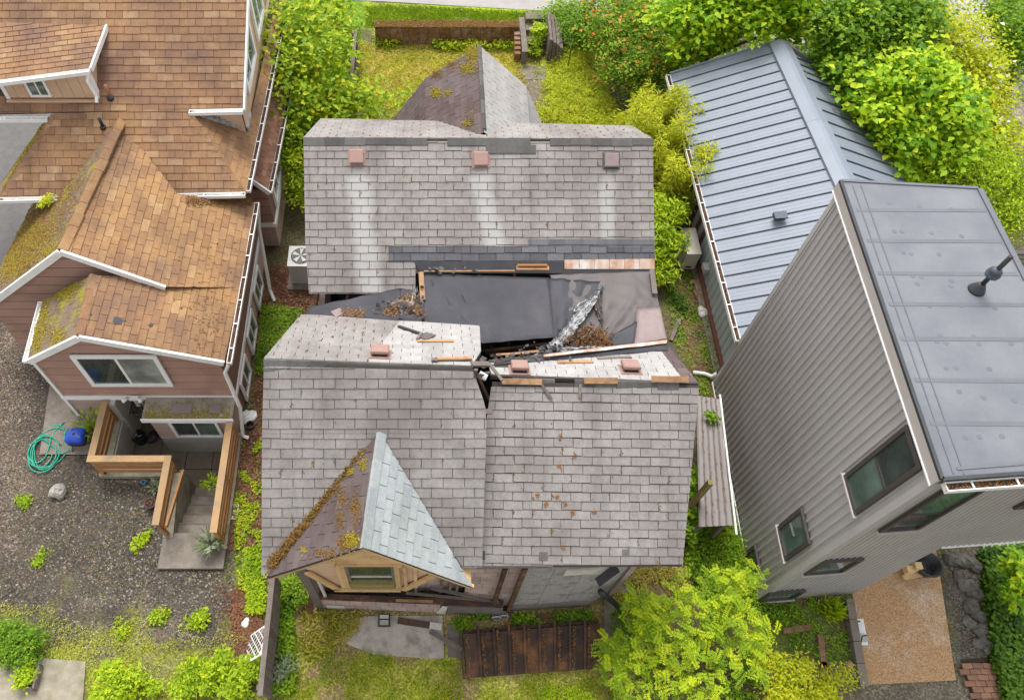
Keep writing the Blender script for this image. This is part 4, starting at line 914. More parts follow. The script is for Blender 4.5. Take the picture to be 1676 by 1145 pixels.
part('black_downspout', MB().tube([at(983, 967, 1.6), at(990, 973, 1.3), at(1006, 986, .9), at(1020, 1000, .05)], .06, 8), 'black', DH, True)
# bodies of the walls
part('wall', bx(-2.25, -2.15, 3.86, 13.2, 0, 3.1), 'brickpaper', DH); part('wall', bx(3.85, 3.95, 4.0, 13.2, 0, 3.45), 'brickpaper', DH)
part('wall', bx(-2.15, 3.85, 13.1, 13.2, 0, 3.7), 'brickpaper', DH)
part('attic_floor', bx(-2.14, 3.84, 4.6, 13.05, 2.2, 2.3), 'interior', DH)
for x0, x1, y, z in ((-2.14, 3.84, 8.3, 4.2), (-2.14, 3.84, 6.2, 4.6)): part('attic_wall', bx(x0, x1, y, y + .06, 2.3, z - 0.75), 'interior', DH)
# front: tall weathered panel wall on the right, brick-paper wall of the porch on the left
w0, w1 = V(1.72, 3.70, 0), V(3.39, 3.80, 0); wd = (w1 - w0).normalized(); wnn = V(wd.y, -wd.x, 0)
for k in range(3):
    a = w0 + wd * (k * .56 + .004); b = w0 + wd * min((k + 1) * .56 - .004, (w1 - w0).length)
    part('wall_panel', MB().prism([a, b, b + V(0, 0, 3.3), a + V(0, 0, 3.3)], wnn * -.05), 'greyboard', DH)
part('wall_board', MB().prism([w0 + V(0, 0, .02) + wnn * .004, w1 + V(0, 0, .02) + wnn * .004, w1 + V(0, 0, .36) + wnn * .004, w0 + V(0, 0, .36) + wnn * .004], wnn * .03), 'greywood', DH)
part('wall_board', bm(w0.lerp(w1, .45) + V(0, 0, 2.75) + wnn * .02, w1 + V(0, 0, 2.75) + wnn * .02, .03, .34), 'offwhite', DH)
part('side_wall', MB().prism([w1, w1 + V(.45, .25, 0), w1 + V(.45, .25, 3.2), w1 + V(0, 0, 3.2)], (0, .05, 0)), 'greyboard', DH)
pw = WallFrame((-2.1, 4.0, .35), (1, 0, 0), (0, -1, 0))
part('porch_wall', bx(-2.14, .9, 4.01, 4.09, 0, 3.4), 'greywood', DH)
boards(DH, 'siding_tile', pw, [V(-2.1, 4.0, .35), V(.75, 4.0, .35), V(.75, 4.0, 2.6), V(-2.1, 4.0, 2.6)], 'brickpaper', .25, .014, .012, .42)
part('porch_wall', bx(.76, 1.72, 3.76, 3.84, 0, 3.4), 'greywood', DH)
boards(DH, 'siding_tile', WallFrame((.76, 3.757, .1), (1, 0, 0), (0, -1, 0)), [V(.76, 3.757, .1), V(1.72, 3.757, .1), V(1.72, 3.757, 3.4), V(.76, 3.757, 3.4)], 'brickpaper', .25, .014, .012, .42)
part('porch_floor', bx(-2.14, .75, 3.85, 4.0, .25, .33), 'greywood', DH)
sA, sB = V(-2.16, 3.75, 0), V(1.55, 3.60, 0); sd_ = (sB - sA).normalized(); sn_ = V(sd_.y, -sd_.x, 0)
part('skirt_wall', MB().prism([sA, sB, sB + V(0, 0, .72), sA + V(0, 0, .72)], sn_ * -.09), 'greywood', DH)
boards(DH, 'siding_tile', WallFrame(sA + sn_ * .003, sd_, sn_), [sA, sA.lerp(sB, .66), sA.lerp(sB, .66) + V(0, 0, .72), sA + V(0, 0, .72)], 'brickpaper', .36, .02, .01, .27)
slab('skirt_patch', [sA.lerp(sB, .03) + sn_ * .03 + V(0, 0, .02), sA.lerp(sB, .13) + sn_ * .03 + V(0, 0, .02), sA.lerp(sB, .13) + sn_ * .03 + V(0, 0, .3), sA.lerp(sB, .03) + sn_ * .03 + V(0, 0, .3)], .01, 'offwhite')
slab('skirt_patch', [sA.lerp(sB, .64) + sn_ * .03 + V(0, 0, .02), sA.lerp(sB, .69) + sn_ * .03 + V(0, 0, .02), sA.lerp(sB, .70) + sn_ * .03 + V(0, 0, .66), sA.lerp(sB, .67) + sn_ * .03 + V(0, 0, .66)], .01, 'offwhite')
part('skirt_board', bm(sA.lerp(sB, .70) + sn_ * .02 + V(0, 0, .33), sB + sn_ * .02 + V(0, 0, .33), .03, .62), 'greywood', DH)
part('skirt_cap', bm(sA + V(0, .04, .74), sB + V(0, .04, .74), .12, .03), 'darkwood', DH)
part('cap_board', bm(sA.lerp(sB, .42) + V(0, .02, .77), sA.lerp(sB, .62) + V(0, .03, .77), .05, .03), 'rawwood', DH)
part('corner_board', bm(V(-2.2, 3.74, 0), V(-2.2, 3.74, 3.3), .16, .05, up=(0, 1, 0)), 'greywood', DH); part('corner_post', bm(V(-2.02, 3.8, .75), V(-2.02, 3.8, 3.0), .05, .05), 'offwhite', DH)
for x in (1.36, 1.70): part('porch_post', bm(V(x, 3.64, .0 if x > 1.5 else .74), V(x, 3.64, 3.35), .08, .06), 'darkwood', DH)
for x in (-1.7, -1.25, -.8, -.2, .3, .48, .62): part('porch_stud', bm(V(x, 3.9, .33), V(x, 3.9, 2.4 if x < 0 else 3.0), .05, .05), 'greywood', DH)
part('leaning_pole', bm(V(.1, 3.72, 1.7), V(1.45, 3.66, .82), .06, .04), 'greywood', DH); part('leaning_pole', bm(V(-.4, 3.8, .98), V(1.2, 3.7, .80), .05, .03), 'greywood', DH)
# gable face with its window, bargeboards and brackets
GYf = 3.62
gpts = [(-2.35, 3.74), (-2.0, 3.28), (-1.64, 2.1), (-.5, 2.1), (.0, 2.72), (.45, 3.72), (-.93, 4.98)]
part('gable_face', MB().prism([V(x, GYf, z) for x, z in gpts], (0, .06, 0)), 'siding_peach', DH)
gf = WallFrame((-2.4, GYf, 2.08), (1, 0, 0), (0, -1, 0))
boards(DH, 'gable_board', gf, [V(-1.75, GYf, 3.72), V(-.08, GYf, 3.72), V(-.93, GYf, 4.86)], 'peach', .26, .02, .006, .9)
def yb(x0, z0, x1, z1, w, mat='peach', name='trim_board', y=GYf - .02, t=.04): return part(name, bm(V(x0, y, z0), V(x1, y, z1), t, w, up=V(0, 0, 1)) if abs(x1 - x0) > .02 else bm(V(x0, y, z0), V(x1, y, z1), w, t, up=(0, 1, 0)), mat, DH)
yb(-1.68, 2.17, -.46, 2.14, .17, y=GYf - .05); yb(-2.02, 3.3, -1.62, 2.2, .12, y=GYf - .05); yb(-.42, 2.16, .12, 3.1, .14, y=GYf - .05)
for x in (-1.5, -1.42, -.5, -.36, -.18): yb(x, 2.3, x, 3.6, .1 if x in (-1.42, -.5) else .06, y=GYf - .03)
yb(-1.5, 3.68, -.4, 3.68, .1, y=GYf - .03)
wf = window(DH, V(-1.36, GYf - .001, 2.38), (1, 0, 0), (0, -1, 0), .82, 1.3, .05, .05, (), 'greywood', 'glass')
part('window_ledge', bx(-1.34, -.56, GYf - .1, GYf - .006, 2.39, 2.72), 'greenpost', wf); part('blind_edge', bx(-1.31, -.59, GYf - .035, GYf - .02, 2.95, 3.0), 'offwhite', wf)
for c in (Lc, Rc): part('bargeboard', bm(Ap + V(0, .03, -.1), c + V(0, .03, -.06), .05, .13), 'peach', DH)
for c, s in ((Lc, -1), (Rc, 1)): part('soffit', MB().prism([Ap + V(0, .06, -.1), c + V(0, .06, -.08), c + V(0, .45, -.08), Ap + V(0, .5, -.1)], (0, 0, -.02)), 'peach', DH)
# moss, lichen and litter caught on the shingles
def along(p0, p1, n, spread, z=0.02):
    t = rng.random(n)[:, None]; return np.array(p0) * (1 - t) + np.array(p1) * t + rng.normal(0, 1, (n, 3)) * spread + np.array([0, 0, z])
vb0, vb1 = FL.hit(604, 735), FL.hit(444, 925)
tag(leaves('valley_moss', along(vb0, vb1, 5600, (.045, .045, .02), .03), .034, .8, M['moss_rust'], d1, .6), kind='stuff')
fd = Frame(Lc, Ap - Bk, Bk - Lc)
def patch_on(fr, u, v, su, sv, n, mat, size=.03, par=d1, lift=.03, within=None):
    us = rng.normal(u, su, n); vs = rng.normal(v, sv, n)
    if within:
        pg = [fr.st(q) for q in within]; k = [i for i in range(n) if inpoly(*fr.st(fr.hit(us[i], vs[i])), pg)]; us, vs = us[k], vs[k]
        if not k: return None
    return tag(leaves('moss', np.array([tuple(fr.hit(a, b) + fr.n * lift) for a, b in zip(us, vs)]), size, .8, M[mat], par, .8), kind='stuff')
for u, v, su, sv, n, mt in ((580, 884, 6, 6, 150, 'moss'), (566, 888, 7, 6, 90, 'moss_rust'), (597, 760, 3, 6, 50, 'moss'), (577, 772, 2, 3, 30, 'moss'), (562, 815, 4, 9, 50, 'moss_rust'), (560, 850, 4, 8, 45, 'moss_rust'), (500, 900, 2, 3, 25, 'moss'),
                           (540, 905, 12, 5, 60, 'moss_rust'), (585, 835, 5, 14, 90, 'moss_rust')): patch_on(fd, u, v, su, sv, n * 2, mt, lift=.042)
fg = Frame(V(kl.x, gy0, kl.z), YA, V(gxr, gy0, gz_) - V(kl.x, gy0, kl.z))
for u, v, su, sv, n, mt in ((774, 88, 6, 8, 420, 'moss'), (766, 112, 8, 5, 260, 'moss'), (715, 152, 5, 4, 200, 'moss'), (716, 122, 6, 4, 120, 'moss_rust'), (738, 105, 6, 4, 80, 'moss_rust'), (735, 152, 3, 2, 40, 'moss'), (770, 190, 6, 12, 70, 'moss_rust'), (765, 203, 4, 3, 60, 'moss')): patch_on(fg, u, v, su, sv, int(n * 1.6), mt, lift=.024, par=d6)
def joint_moss(fr, pxs, n, mat, par, size=.024):
    pts = []
    x0, x1, y0, y1 = pxs
    for _ in range(n):
        c = fr.hit(random.uniform(x0, x1), random.uniform(y0, y1)); s, t = fr.st(c)
        r = math.floor(t / EXP); off_ = (TAB / 2) * (r % 2); k = round((s - off_) / TAB); q = (k * TAB + off_, r * EXP + random.uniform(0, EXP))
        for _ in range(random.randint(2, 5)): pts.append(tuple(fr.w((q[0] + random.gauss(0, .012), q[1] + random.gauss(0, .03)), .016)))
    tag(leaves('moss', np.array(pts), size, .8, M[mat], par, .8), kind='stuff')
joint_moss(RF, (510, 1060, 250, 470), 170, 'moss_rust', d5); joint_moss(FL, (440, 775, 620, 920), 70, 'moss_rust', d1); joint_moss(RB, (525, 1040, 200, 226), 90, 'moss_rust', d6); joint_moss(BL, (490, 640, 525, 585), 40, 'moss_rust', d3)
pts = []
for _ in range(70):
    c = FRr.hit(random.uniform(790, 1110), random.uniform(690, 915)); s, t = FRr.st(c); r = math.floor(t / .15); o_ = .16 * (r % 2); k = round((s - o_) / .325)
    for _ in range(random.randint(2, 5)): pts.append(tuple(FRr.w((k * .325 + o_ + random.gauss(0, .012), r * .15 + random.uniform(0, .15) + random.gauss(0, .02)), .016)))
tag(leaves('moss', np.array(pts), .026, .8, M['moss_rust'], d2, .8), kind='stuff')
pts = []
for u, v in ((917, 715), (880, 810), (912, 812), (925, 824), (893, 824), (938, 837), (921, 893), (915, 760), (941, 744), (972, 837)):
    for _ in range(30): pts.append(tuple(FRr.hit(u + random.gauss(0, 1.6), v + random.gauss(0, 2.4)) + FRr.n * .018))
tag(leaves('lichen', np.array(pts), .022, .8, M['moss_orange'], d2, .8), kind='stuff')

# ================================================================== THE TAN-ROOFED HOUSE (left)
TH = thing('tan_roofed_house', 'brown sided house with mossy tan shingle roofs and white trim, left side', 'house', (-6.3, 8.2, 0))
tr_ = Roof(TH, 300)
TX, TT = 0.165, 0.36
MP = Frame(V(-6, 13.77, 4.1), XA, V(0, 1, 0.7))
eN, eF = at(371, 590, 2.6), at(417, 331, 2.6); eDir = eF - eN
UR = Frame(eN, eDir, at(98, 408, 4.1) - eN)
LR = Frame(eN, eDir, at(128, 548, 3.6) - eN)
Rn, Rf = at(98, 408, 4.1), at(195, 195, 4.1); ln, lf = at(128, 548, 3.6), at(150, 450, 3.6)
def tdeck(fr, px, name='roof', th=.08, mat='deck_tan'):
    return part(name, MB().prism([fr.hit(u, v) for u, v in px], fr.n * -th), mat, TH)
cross_px = [(110, 400), (194, 226), (268, 322), (400, 335), (300, 420)]
t1 = tdeck(MP, [(-160, -120), (408, -120), (397, 176), (-160, 190)])
dorm_hide = [(-200, 52), (168, 54), (142, 112), (150, 152), (10, 160), (-200, 165)]
tr_.cover(t1, MP, [[MP.hit(*q) for q in ((-160, -120), (408, -120), (397, 176), (-160, 190))], [MP.hit(*q) for q in ((85, 186), (310, 177), (402, 313), (-5, 323))]], 'shingle_tan', TX + .01, TT + .01, off=TT / 2, hidden=[cross_px, dorm_hide])
tdeck(MP, [(85, 189), (310, 178), (402, 313), (-5, 323)])
t2 = tdeck(UR, [(98, 408), (195, 195), (290, 318), (417, 331), (393, 469), (270, 468)])
tr_.cover(t2, UR, [[UR.hit(*q) for q in ((98, 410), (195, 195), (290, 317), (270, 469))], [UR.hit(*q) for q in ((290, 317), (417, 331), (393, 470), (270, 469))]], 'shingle_gold', TX, TT, off=TT / 2)
t3 = tdeck(LR, [(150, 450), (268, 464), (394, 464), (366, 590), (128, 549)])
tr_.cover(t3, LR, [[LR.hit(*q) for q in ((150, 450), (268, 456), (394, 464), (367, 592), (128, 550))]], 'shingle_gold', TX, TT, off=TT / 2)
# left slopes, mossy
LEd = [Rn, Rf, Rf + (V(-10.2, Rn.y, 1.95) - Rn), V(-10.2, Rn.y, 1.95)]; LF = Frame(LEd[3], Rf - Rn, Rn - LEd[3])
t4 = part('roof', MB().prism(LEd, LF.n * -.07), 'deck_tan', TH); tr_.cover(t4, LF, [LEd], 'shingle_moss', TX, TT, off=TT / 2)
le0, le1 = at(46, 588, 2.6), at(71, 488, 2.6); le1 = lf + (le0 - ln); LEl = [ln, lf, le1, le0]; LFl = Frame(le0, lf - ln, ln - le0)
t5 = part('roof', MB().prism(LEl, LFl.n * -.07), 'deck_tan', TH); tr_.cover(t5, LFl, [LEl], 'shingle_moss', TX, TT, off=TT / 2)
# lower hip on the right
C_, H_ = MP.hit(402, 312), MP.hit(310, 184); Gf = at(438, 140, C_.z); Gf = C_ + (Gf - C_) * 2.2
HR = Frame(C_, Gf - C_, H_ - C_); W1 = HR.hit(405, 214); W2 = W1 + (Gf - C_)
t6 = part('roof', MB().prism([C_, H_, W1], HR.n * -.06).prism([C_, W1, W2, Gf], HR.n * -.06), 'deck_tan', TH)
tr_.cover(t6, HR, [[C_, H_, W1], [C_, W1, W2, Gf]], 'shingle_gold', TX, TT, off=TT / 2)
# shed dormer
D0, D1 = at(-40, 136, 5.15), at(147, 112, 5.15); Db0, Db1 = MP.hit(-45, 44) + V(0, 0, .06), MP.hit(175, 45) + V(0, 0, .06)
DF = Frame(D1, D0 - D1, Db1 - D1)
t7 = part('dormer_roof', MB().prism([D0, D1, Db1, Db0], (0, 0, -.06)), 'deck_tan', TH)
tr_.cover(t7, DF, [[DF.o + DF.a * s + DF.u * t for s, t in (DF.st(D0), DF.st(D1), DF.st(Db1), DF.st(Db0))]], 'shingle_tan', TX * .92, .3, off=.15)
# bay strip roof
b0, b1 = at(438, 313, 2.3), at(465, 178, 2.3); b1 = b0 + (b1 - b0) * 1.35; bi0 = b0 + V(-.32, .02, .42); bi1 = b1 + V(-.32, 0, .42)
BF = Frame(b0, b1 - b0, bi0 - b0)
t8 = part('bay_roof', MB().prism([b0, b1, bi1, bi0], BF.n * -.05), 'deck_tan', TH); tr_.cover(t8, BF, [[b0, b1, bi1, bi0]], 'shingle_red', .15, .22, off=.1)
tr_.build()
# caps on ridges and hips
dR, dL = -UR.u, -LF.u
caps(t2, Rn + V(0, 0, .01), Rf + V(0, 0, .01), dL, dR, .09, .16, .3, 'shingle_gold'); caps(t3, ln + V(0, 0, .01), lf + V(0, 0, .01), -LFl.u, -LR.u, .08, .13, .3, 'shingle_gold')
caps(t6, C_, H_, -HR.u, V(0, -1, -.7).normalized(), .13, .15, .26, 'shingle_gold', name='hip_cap')
caps(t1, MP.hit(-4, 322), MP.hit(84, 192), V(-.75, .1, -.6).normalized(), V(0.2, -1, -.7).normalized(), .05, .16, .3, 'shingle_tan', name='hip_cap')
LHp = [MP.hit(-5, 322), MP.hit(85, 190), MP.hit(60, 196) + V(-.2, .3, -.5), MP.hit(-30, 320) + V(-.2, .3, -.5)]
part('hip_face', MB().prism(LHp, V(0, 0, -.04)), 'shingle_moss', TH)
# gutters
gutter(TH, MP.hit(-40, 323) + V(0, -.02, -.08), MP.hit(402, 313) + V(0, -.02, -.08), (0, -1, 0), litter=None)
gutter(TH, eN + V(.0, -.05, -.08), eF + V(.0, 0, -.08), (1, .02, 0)); gutter(TH, le0 + V(0, -.05, -.08), le1 + V(0, 0, -.08), (-1, 0, 0), litter=None)
gutter(TH, C_ + V(.0, 0, -.08), Gf + V(.0, 0, -.08), (1, 0, 0)); gutter(TH, b0 + V(.0, 0, -.08), b1 + V(.0, 0, -.08), (1, 0, 0))
gutter(TH, D0 + V(0, 0, -.08), D1 + V(0, 0, -.08), (0, -1, 0), litter=None); gutter(TH, MP.hit(310, 179) + V(0, -.01, -.08), MP.hit(398, 177) + V(0, -.01, -.08), (0, -1, 0), litter=None)
gutter(TH, MP.hit(-60, 191) + V(0, -.01, -.08), MP.hit(78, 190) + V(0, -.01, -.08), (0, -1, 0), litter=None)
# white bargeboards
def rake(p, q, w=.05, h=.16, dy=-.03, dz=-.05, mat='white'): part('bargeboard', bm(Vector(p) + V(0, dy, dz), Vector(q) + V(0, dy, dz), w, h), mat, TH)
rake(ln, LR.hit(366, 590)); rake(ln, le0); rake(Rn, UR.hit(270, 467)); rake(Rn, V(-9.9, Rn.y, 2.19))
part('bargeboard', bm(MP.hit(408, -120) + V(.03, 0, -.06), MP.hit(397, 177) + V(.03, 0, -.06), .04, .13), 'white', TH)
part('bargeboard', bm(D1 + V(.02, 0, -.03), Db1 + V(.02, 0, -.03), .04, .13), 'white', TH)
part('bargeboard', bm(bi0 + V(0, -.03, -.04), b0 + V(.05, -.03, -.04), .04, .12), 'white', TH)
# front wall of the low gable
FY = 8.22
fw = WallFrame((-8.25, FY, 1.0), (1, 0, 0), (0, -1, 0))
wallpoly = [V(-8.25, FY, 1.02), V(-4.36, FY, 1.02), V(-4.36, FY, 2.56), V(ln.x, FY, 3.5), V(-8.25, FY, 2.56)]
part('wall', MB().prism(wallpoly, (0, .1, 0)), 'deck_tan', TH)  # dark backing shows between boards as painted shadow lines
boards(TH, 'siding_board', fw, wallpoly, 'siding_brown', .31, .03)
window(TH, V(-7.38, FY - .035, 1.55), (1, 0, 0), (0, -1, 0), 1.80, 1.30, .1, .05, (.5,), 'white', panes=['glass', 'glass_pale'])
part('belt_trim', bx(-8.30, -4.32, FY - .07, FY + .02, .9, 1.02), 'white', TH)
part('corner_trim', bm(V(-8.27, FY - .02, 0), V(-8.27, FY - .02, 2.55), .07, .07), 'white', TH)
lamp = part('security_lamp', bx(-6.72, -6.5, FY - .16, FY - .07, 1.03, 1.10), 'whiteplastic', TH)
for dx in (-.12, .12): part('lamp_head', MB().tube([V(-6.61 + dx, FY - .12, 1.1), V(-6.61 + dx * 1.7, FY - .24, 1.16)], [.03, .055], 8), 'whiteplastic', lamp, True)
# lower front wall, door recess, flat-roofed bump-out
lw = WallFrame((-8.25, FY, -.02), (1, 0, 0), (0, -1, 0))
part('lower_wall', bx(-8.22, -7.22, FY + .005, FY + .1, 0, .9), 'siding_shaded', TH)
boards(TH, 'siding_board', lw, [V(-8.22, FY, 0), V(-7.22, FY, 0), V(-7.22, FY, .9), V(-8.22, FY, .9)], 'siding_pink', .3, .025)
part('side_wall', bx(-7.22, -7.1, FY - .2, FY + 1.0, -.9, .9), 'grey_plaster', TH)
part('door_recess', bx(-7.1, -6.2, FY + .35, FY + .45, -.9, .9), 'siding_pink', TH)
dr = part('door', bx(-6.85, -6.3, FY + .27, FY + .34, -.9, .85), 'greenpost', TH); part('door_frame', bx(-6.95, -6.86, FY + .22, FY + .34, -.9, .9), 'white', dr); part('handle', bx(-6.8, -6.76, FY + .22, FY + .27, .02, .14), 'acgrey', dr)
part('lower_wall', bx(-6.28, -4.40, 7.70, FY + .6, -.9, .95), 'siding_pink', TH)
boards(TH, 'siding_board', WallFrame((-6.28, 7.695, -.3), (1, 0, 0), (0, -1, 0)), [V(-6.28, 7.695, -.1), V(-4.40, 7.695, -.1), V(-4.40, 7.695, .95), V(-6.28, 7.695, .95)], 'siding_pink', .16, .018)
part('foundation', bx(-6.26, -4.42, 7.66, 7.69, -.9, -.1), 'grey_plaster', TH)
part('flat_roof', bx(-6.36, -4.33, 7.60, 8.14, .955, 1.03), 'concrete_moss', TH); part('roof_trim', bx(-6.38, -4.31, 7.57, 7.598, .90, 1.04), 'white', TH)
for x, a in ((-5.5, .1), (-4.75, 0)): part('loose_shingle', bx(x - .13 - a, x + .13 + a, 7.74, 7.98, 1.034, 1.055), 'vent_brown', TH)
window(TH, V(-5.85, 7.67, .0), (1, 0, 0), (0, -1, 0), 1.12, .84, .07, .05, (.5,), 'white', panes=['glass', 'glass_green'])
tag(leaves('roof_moss', np.column_stack([rng.uniform(-6.3, -4.4, 900), 7.62 + np.abs(rng.normal(0, .16, 900)) % .5, np.full(900, 1.035)]), .03, .8, M['moss'], TH, .9), kind='stuff')
# east wall of the low wing
EX = -4.36
part('east_wall', bx(EX - .1, EX, FY + .1, 12.9, 0, 2.52), 'siding_shaded', TH)
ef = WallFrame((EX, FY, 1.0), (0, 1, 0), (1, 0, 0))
boards(TH, 'siding_board', ef, [V(EX, FY + .02, 1.02), V(EX, 12.9, 1.02), V(EX, 12.9, 2.5), V(EX, FY + .02, 2.5)], 'siding_shaded', .3, .022)
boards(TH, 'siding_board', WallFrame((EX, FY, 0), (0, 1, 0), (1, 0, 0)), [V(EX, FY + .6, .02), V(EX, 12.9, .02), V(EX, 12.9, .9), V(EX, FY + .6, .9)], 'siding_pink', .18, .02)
part('belt_trim', bx(EX - .02, EX + .05, FY - .05, 12.88, .9, 1.02), 'white', TH)
for y in (8.55, 9.85, 11.2): window(TH, V(EX + .03, y, .05), (0, 1, 0), (1, 0, 0), .85, .84, .08, .05, (.5,), 'white', 'glass_green')
for pts in ([eN + V(.02, -.04, -.1), V(-4.30, 8.13, 2.2), V(-4.22, 7.95, .9), V(-4.28, 7.62, .1), V(-4.16, 7.6, .04)], [eF + V(.06, .0, -.1), V(-4.1, 12.35, 1.9), V(-4.05, 11.7, .25), V(-3.95, 11.5, .05)]):
    part('downspout', MB().tube(pts, .045, 6), 'white', TH)
# upper cross gable face
part('gable_wall', MB().prism([V(-10.1, Rn.y + .06, 0), V(-4.5, Rn.y + .06, 0), V(-4.5, Rn.y + .06, 2.55), V(Rn.x, Rn.y + .06, 3.98), V(-9.95, Rn.y + .06, 2.1)], (0, .1, 0)), 'deck_tan', TH)  # backing kept dark to paint the shadow under each board
boards(TH, 'siding_board', WallFrame((-10.1, Rn.y + .055, 0), (1, 0, 0), (0, -1, 0)), [V(-10.1, Rn.y + .055, .02), V(-5.2, Rn.y + .055, .02), V(-5.2, Rn.y + .055, 2.86), V(Rn.x, Rn.y + .055, 3.92), V(-9.95, Rn.y + .055, 2.1)], 'siding_brown', .31, .03)
# main block walls
part('wall', bx(-9.0, -4.42, 12.95, 13.05, 0, 3.0), 'siding_shaded', TH); part('wall', bx(-4.5, -4.42, 13.05, 20.5, 0, 3.05), 'siding_shaded', TH)
Wz = MP.hit(397, 176); part('upper_wall', MB().prism([V(-4.34, Wz.y + .15, W1.z - .3), V(-4.34, 18.5, W1.z - .3), V(-4.34, 18.5, MP.hit(397, 176).z + .7 * (18.5 - Wz.y) - .1), V(-4.34, Wz.y + .15, Wz.z - .05)], (-.1, 0, 0)), 'siding_peach', TH)
part('upper_wall', MB().prism([H_ + V(.1, .18, -.1), V(-4.34, Wz.y + .16, W1.z - .3), V(-4.34, Wz.y + .16, Wz.z - .06), H_ + V(.1, .18, .02)], (0, .08, 0)), 'siding_peach', TH)
for k in range(7):
    a = k / 7; p = H_.lerp(W1, .25 + a * .72); part('step_flashing', bm(p + V(-.07, .0, .08), p + V(.07, 0, .05), .1, .09), 'silver', TH)
part('step_flashing', bm(W1 + V(.0, 0, .06), W1 + V(.0, .55, .08), .09, .09), 'silver', TH)
window(TH, V(-4.335, 15.0, 3.75), (0, 1, 0), (1, 0, 0), 1.5, 1.15, .13, .06, (.5,), 'white', 'glass_green')
window(TH, V(-4.335, 17.0, 3.75), (0, 1, 0), (1, 0, 0), 1.3, 1.3, .13, .06, (.5,), 'white', 'glass_green')
# bay under the strip roof
BX = b0.x - .06
part('bay_wall', bx(-4.42, BX, b0.y + .12, 18.0, 1.02, 2.25), 'siding_shaded', TH)
boards(TH, 'siding_board', WallFrame((-4.5, b0.y + .115, 1.0), (1, 0, 0), (0, -1, 0)), [V(-4.36, b0.y + .115, 1.02), V(BX, b0.y + .115, 1.02), V(BX, b0.y + .115, 2.24), V(-4.36, b0.y + .115, 2.24)], 'siding_brown', .3, .02)
part('belt_trim', bx(-4.36, BX + .05, b0.y + .05, 18, .9, 1.018), 'white', TH)
part('bay_base', bx(-4.42, BX - .02, b0.y + .15, 18.0, 0, .9), 'siding_pink', TH)
boards(TH, 'siding_board', WallFrame((-4.5, b0.y + .145, 0), (1, 0, 0), (0, -1, 0)), [V(-4.36, b0.y + .145, .02), V(BX - .02, b0.y + .145, .02), V(BX - .02, b0.y + .145, .9), V(-4.36, b0.y + .145, .9)], 'siding_pink', .17, .02, .006, .3)
for y in (13.75, 15.4): window(TH, V(BX + .005, y, 1.15), (0, 1, 0), (1, 0, 0), 1.35, 1.0, .12, .06, (.5,), 'white', 'glass_green')
part('bay_trim', bx(BX, BX + .03, b0.y + .14, 18, 2.16, 2.28), 'white', TH)
# dormer walls and window
q0, q1 = MP.hit(12, 167), MP.hit(160, 158); yd = q1.y
part('dormer_wall', MB().prism([V(q0.x, yd, q0.z - .2), V(q1.x, yd, q1.z - .1), V(q1.x, yd, 5.08), V(q0.x, yd, 5.08)], (0, .08, 0)), 'siding_peach', TH)
part('dormer_side', MB().prism([V(q1.x, yd + .01, q1.z - .1), V(q1.x, Db1.y, Db1.z - .12), V(q1.x, yd + .01, 5.08)], (-.08, 0, 0)), 'siding_peach', TH)
n_ = 8
for k in range(n_):
    x0 = q0.x + (q1.x - q0.x) * k / n_; x1 = q0.x + (q1.x - q0.x) * (k + 1) / n_
    part('siding_panel', MB().prism([V(x0 + .005, yd - .002, q1.z - .05), V(x1 - .005, yd - .002, q1.z - .05), V(x1 - .005, yd - .002, 5.06), V(x0 + .005, yd - .002, 5.06)], (0, -.018, 0)), 'siding_peach', TH)
part('corner_trim', bm(V(q1.x, yd - .02, q1.z - .05), V(q1.x, yd - .02, 5.06), .09, .05), 'white', TH); part('corner_trim', bm(V(q0.x + .04, yd - .02, q1.z - .05), V(q0.x + .04, yd - .02, 5.06), .09, .05), 'white', TH)
part('corner_trim', bm(V(q1.x + .02, yd + .06, q1.z), V(q1.x + .02, yd + .06, 5.06), .04, .1), 'white', TH)
part('dormer_skirt', bx(q0.x, q1.x, yd - .12, yd - .022, q1.z - .12, q1.z - .03), 'siding_peach', TH)
wA, wB = hitY(52, 158, yd - .02), hitY(80, 156, yd - .02); window(TH, V(wA.x, yd - .02, wA.z + .02), (1, 0, 0), (0, -1, 0), wB.x - wA.x + .08, .58, .055, .04, (.5,), 'white', 'glass_green')
part('downspout', MB().tube([D1 + V(-.05, -.05, -.08), V(q1.x - .03, yd - .08, 4.9), V(q1.x + .02, yd - .09, q1.z + .1), V(q1.x + .02, yd - .2, q1.z)], .04, 6), 'white', TH)
pb_ = MP.hit(181, 160); vp = part('vent_pipe', MB().tube([pb_, pb_ + V(0, 0, .36)], .035, 8), 'terracotta', TH, True); part('pipe_collar', MB().lathe(pb_ + V(0, 0, .0), [(.09, -.03), (.085, .03), (.04, .06)], 10), 'black', vp)
pb_ = MP.hit(169, 208); vp = part('vent_pipe', MB().tube([pb_, pb_ + V(0, 0, .26)], .04, 8), 'black', TH, True); part('pipe_collar', MB().lathe(pb_ + V(0, 0, .0), [(.08, -.03), (.075, .03), (.045, .05)], 10), 'black', vp)
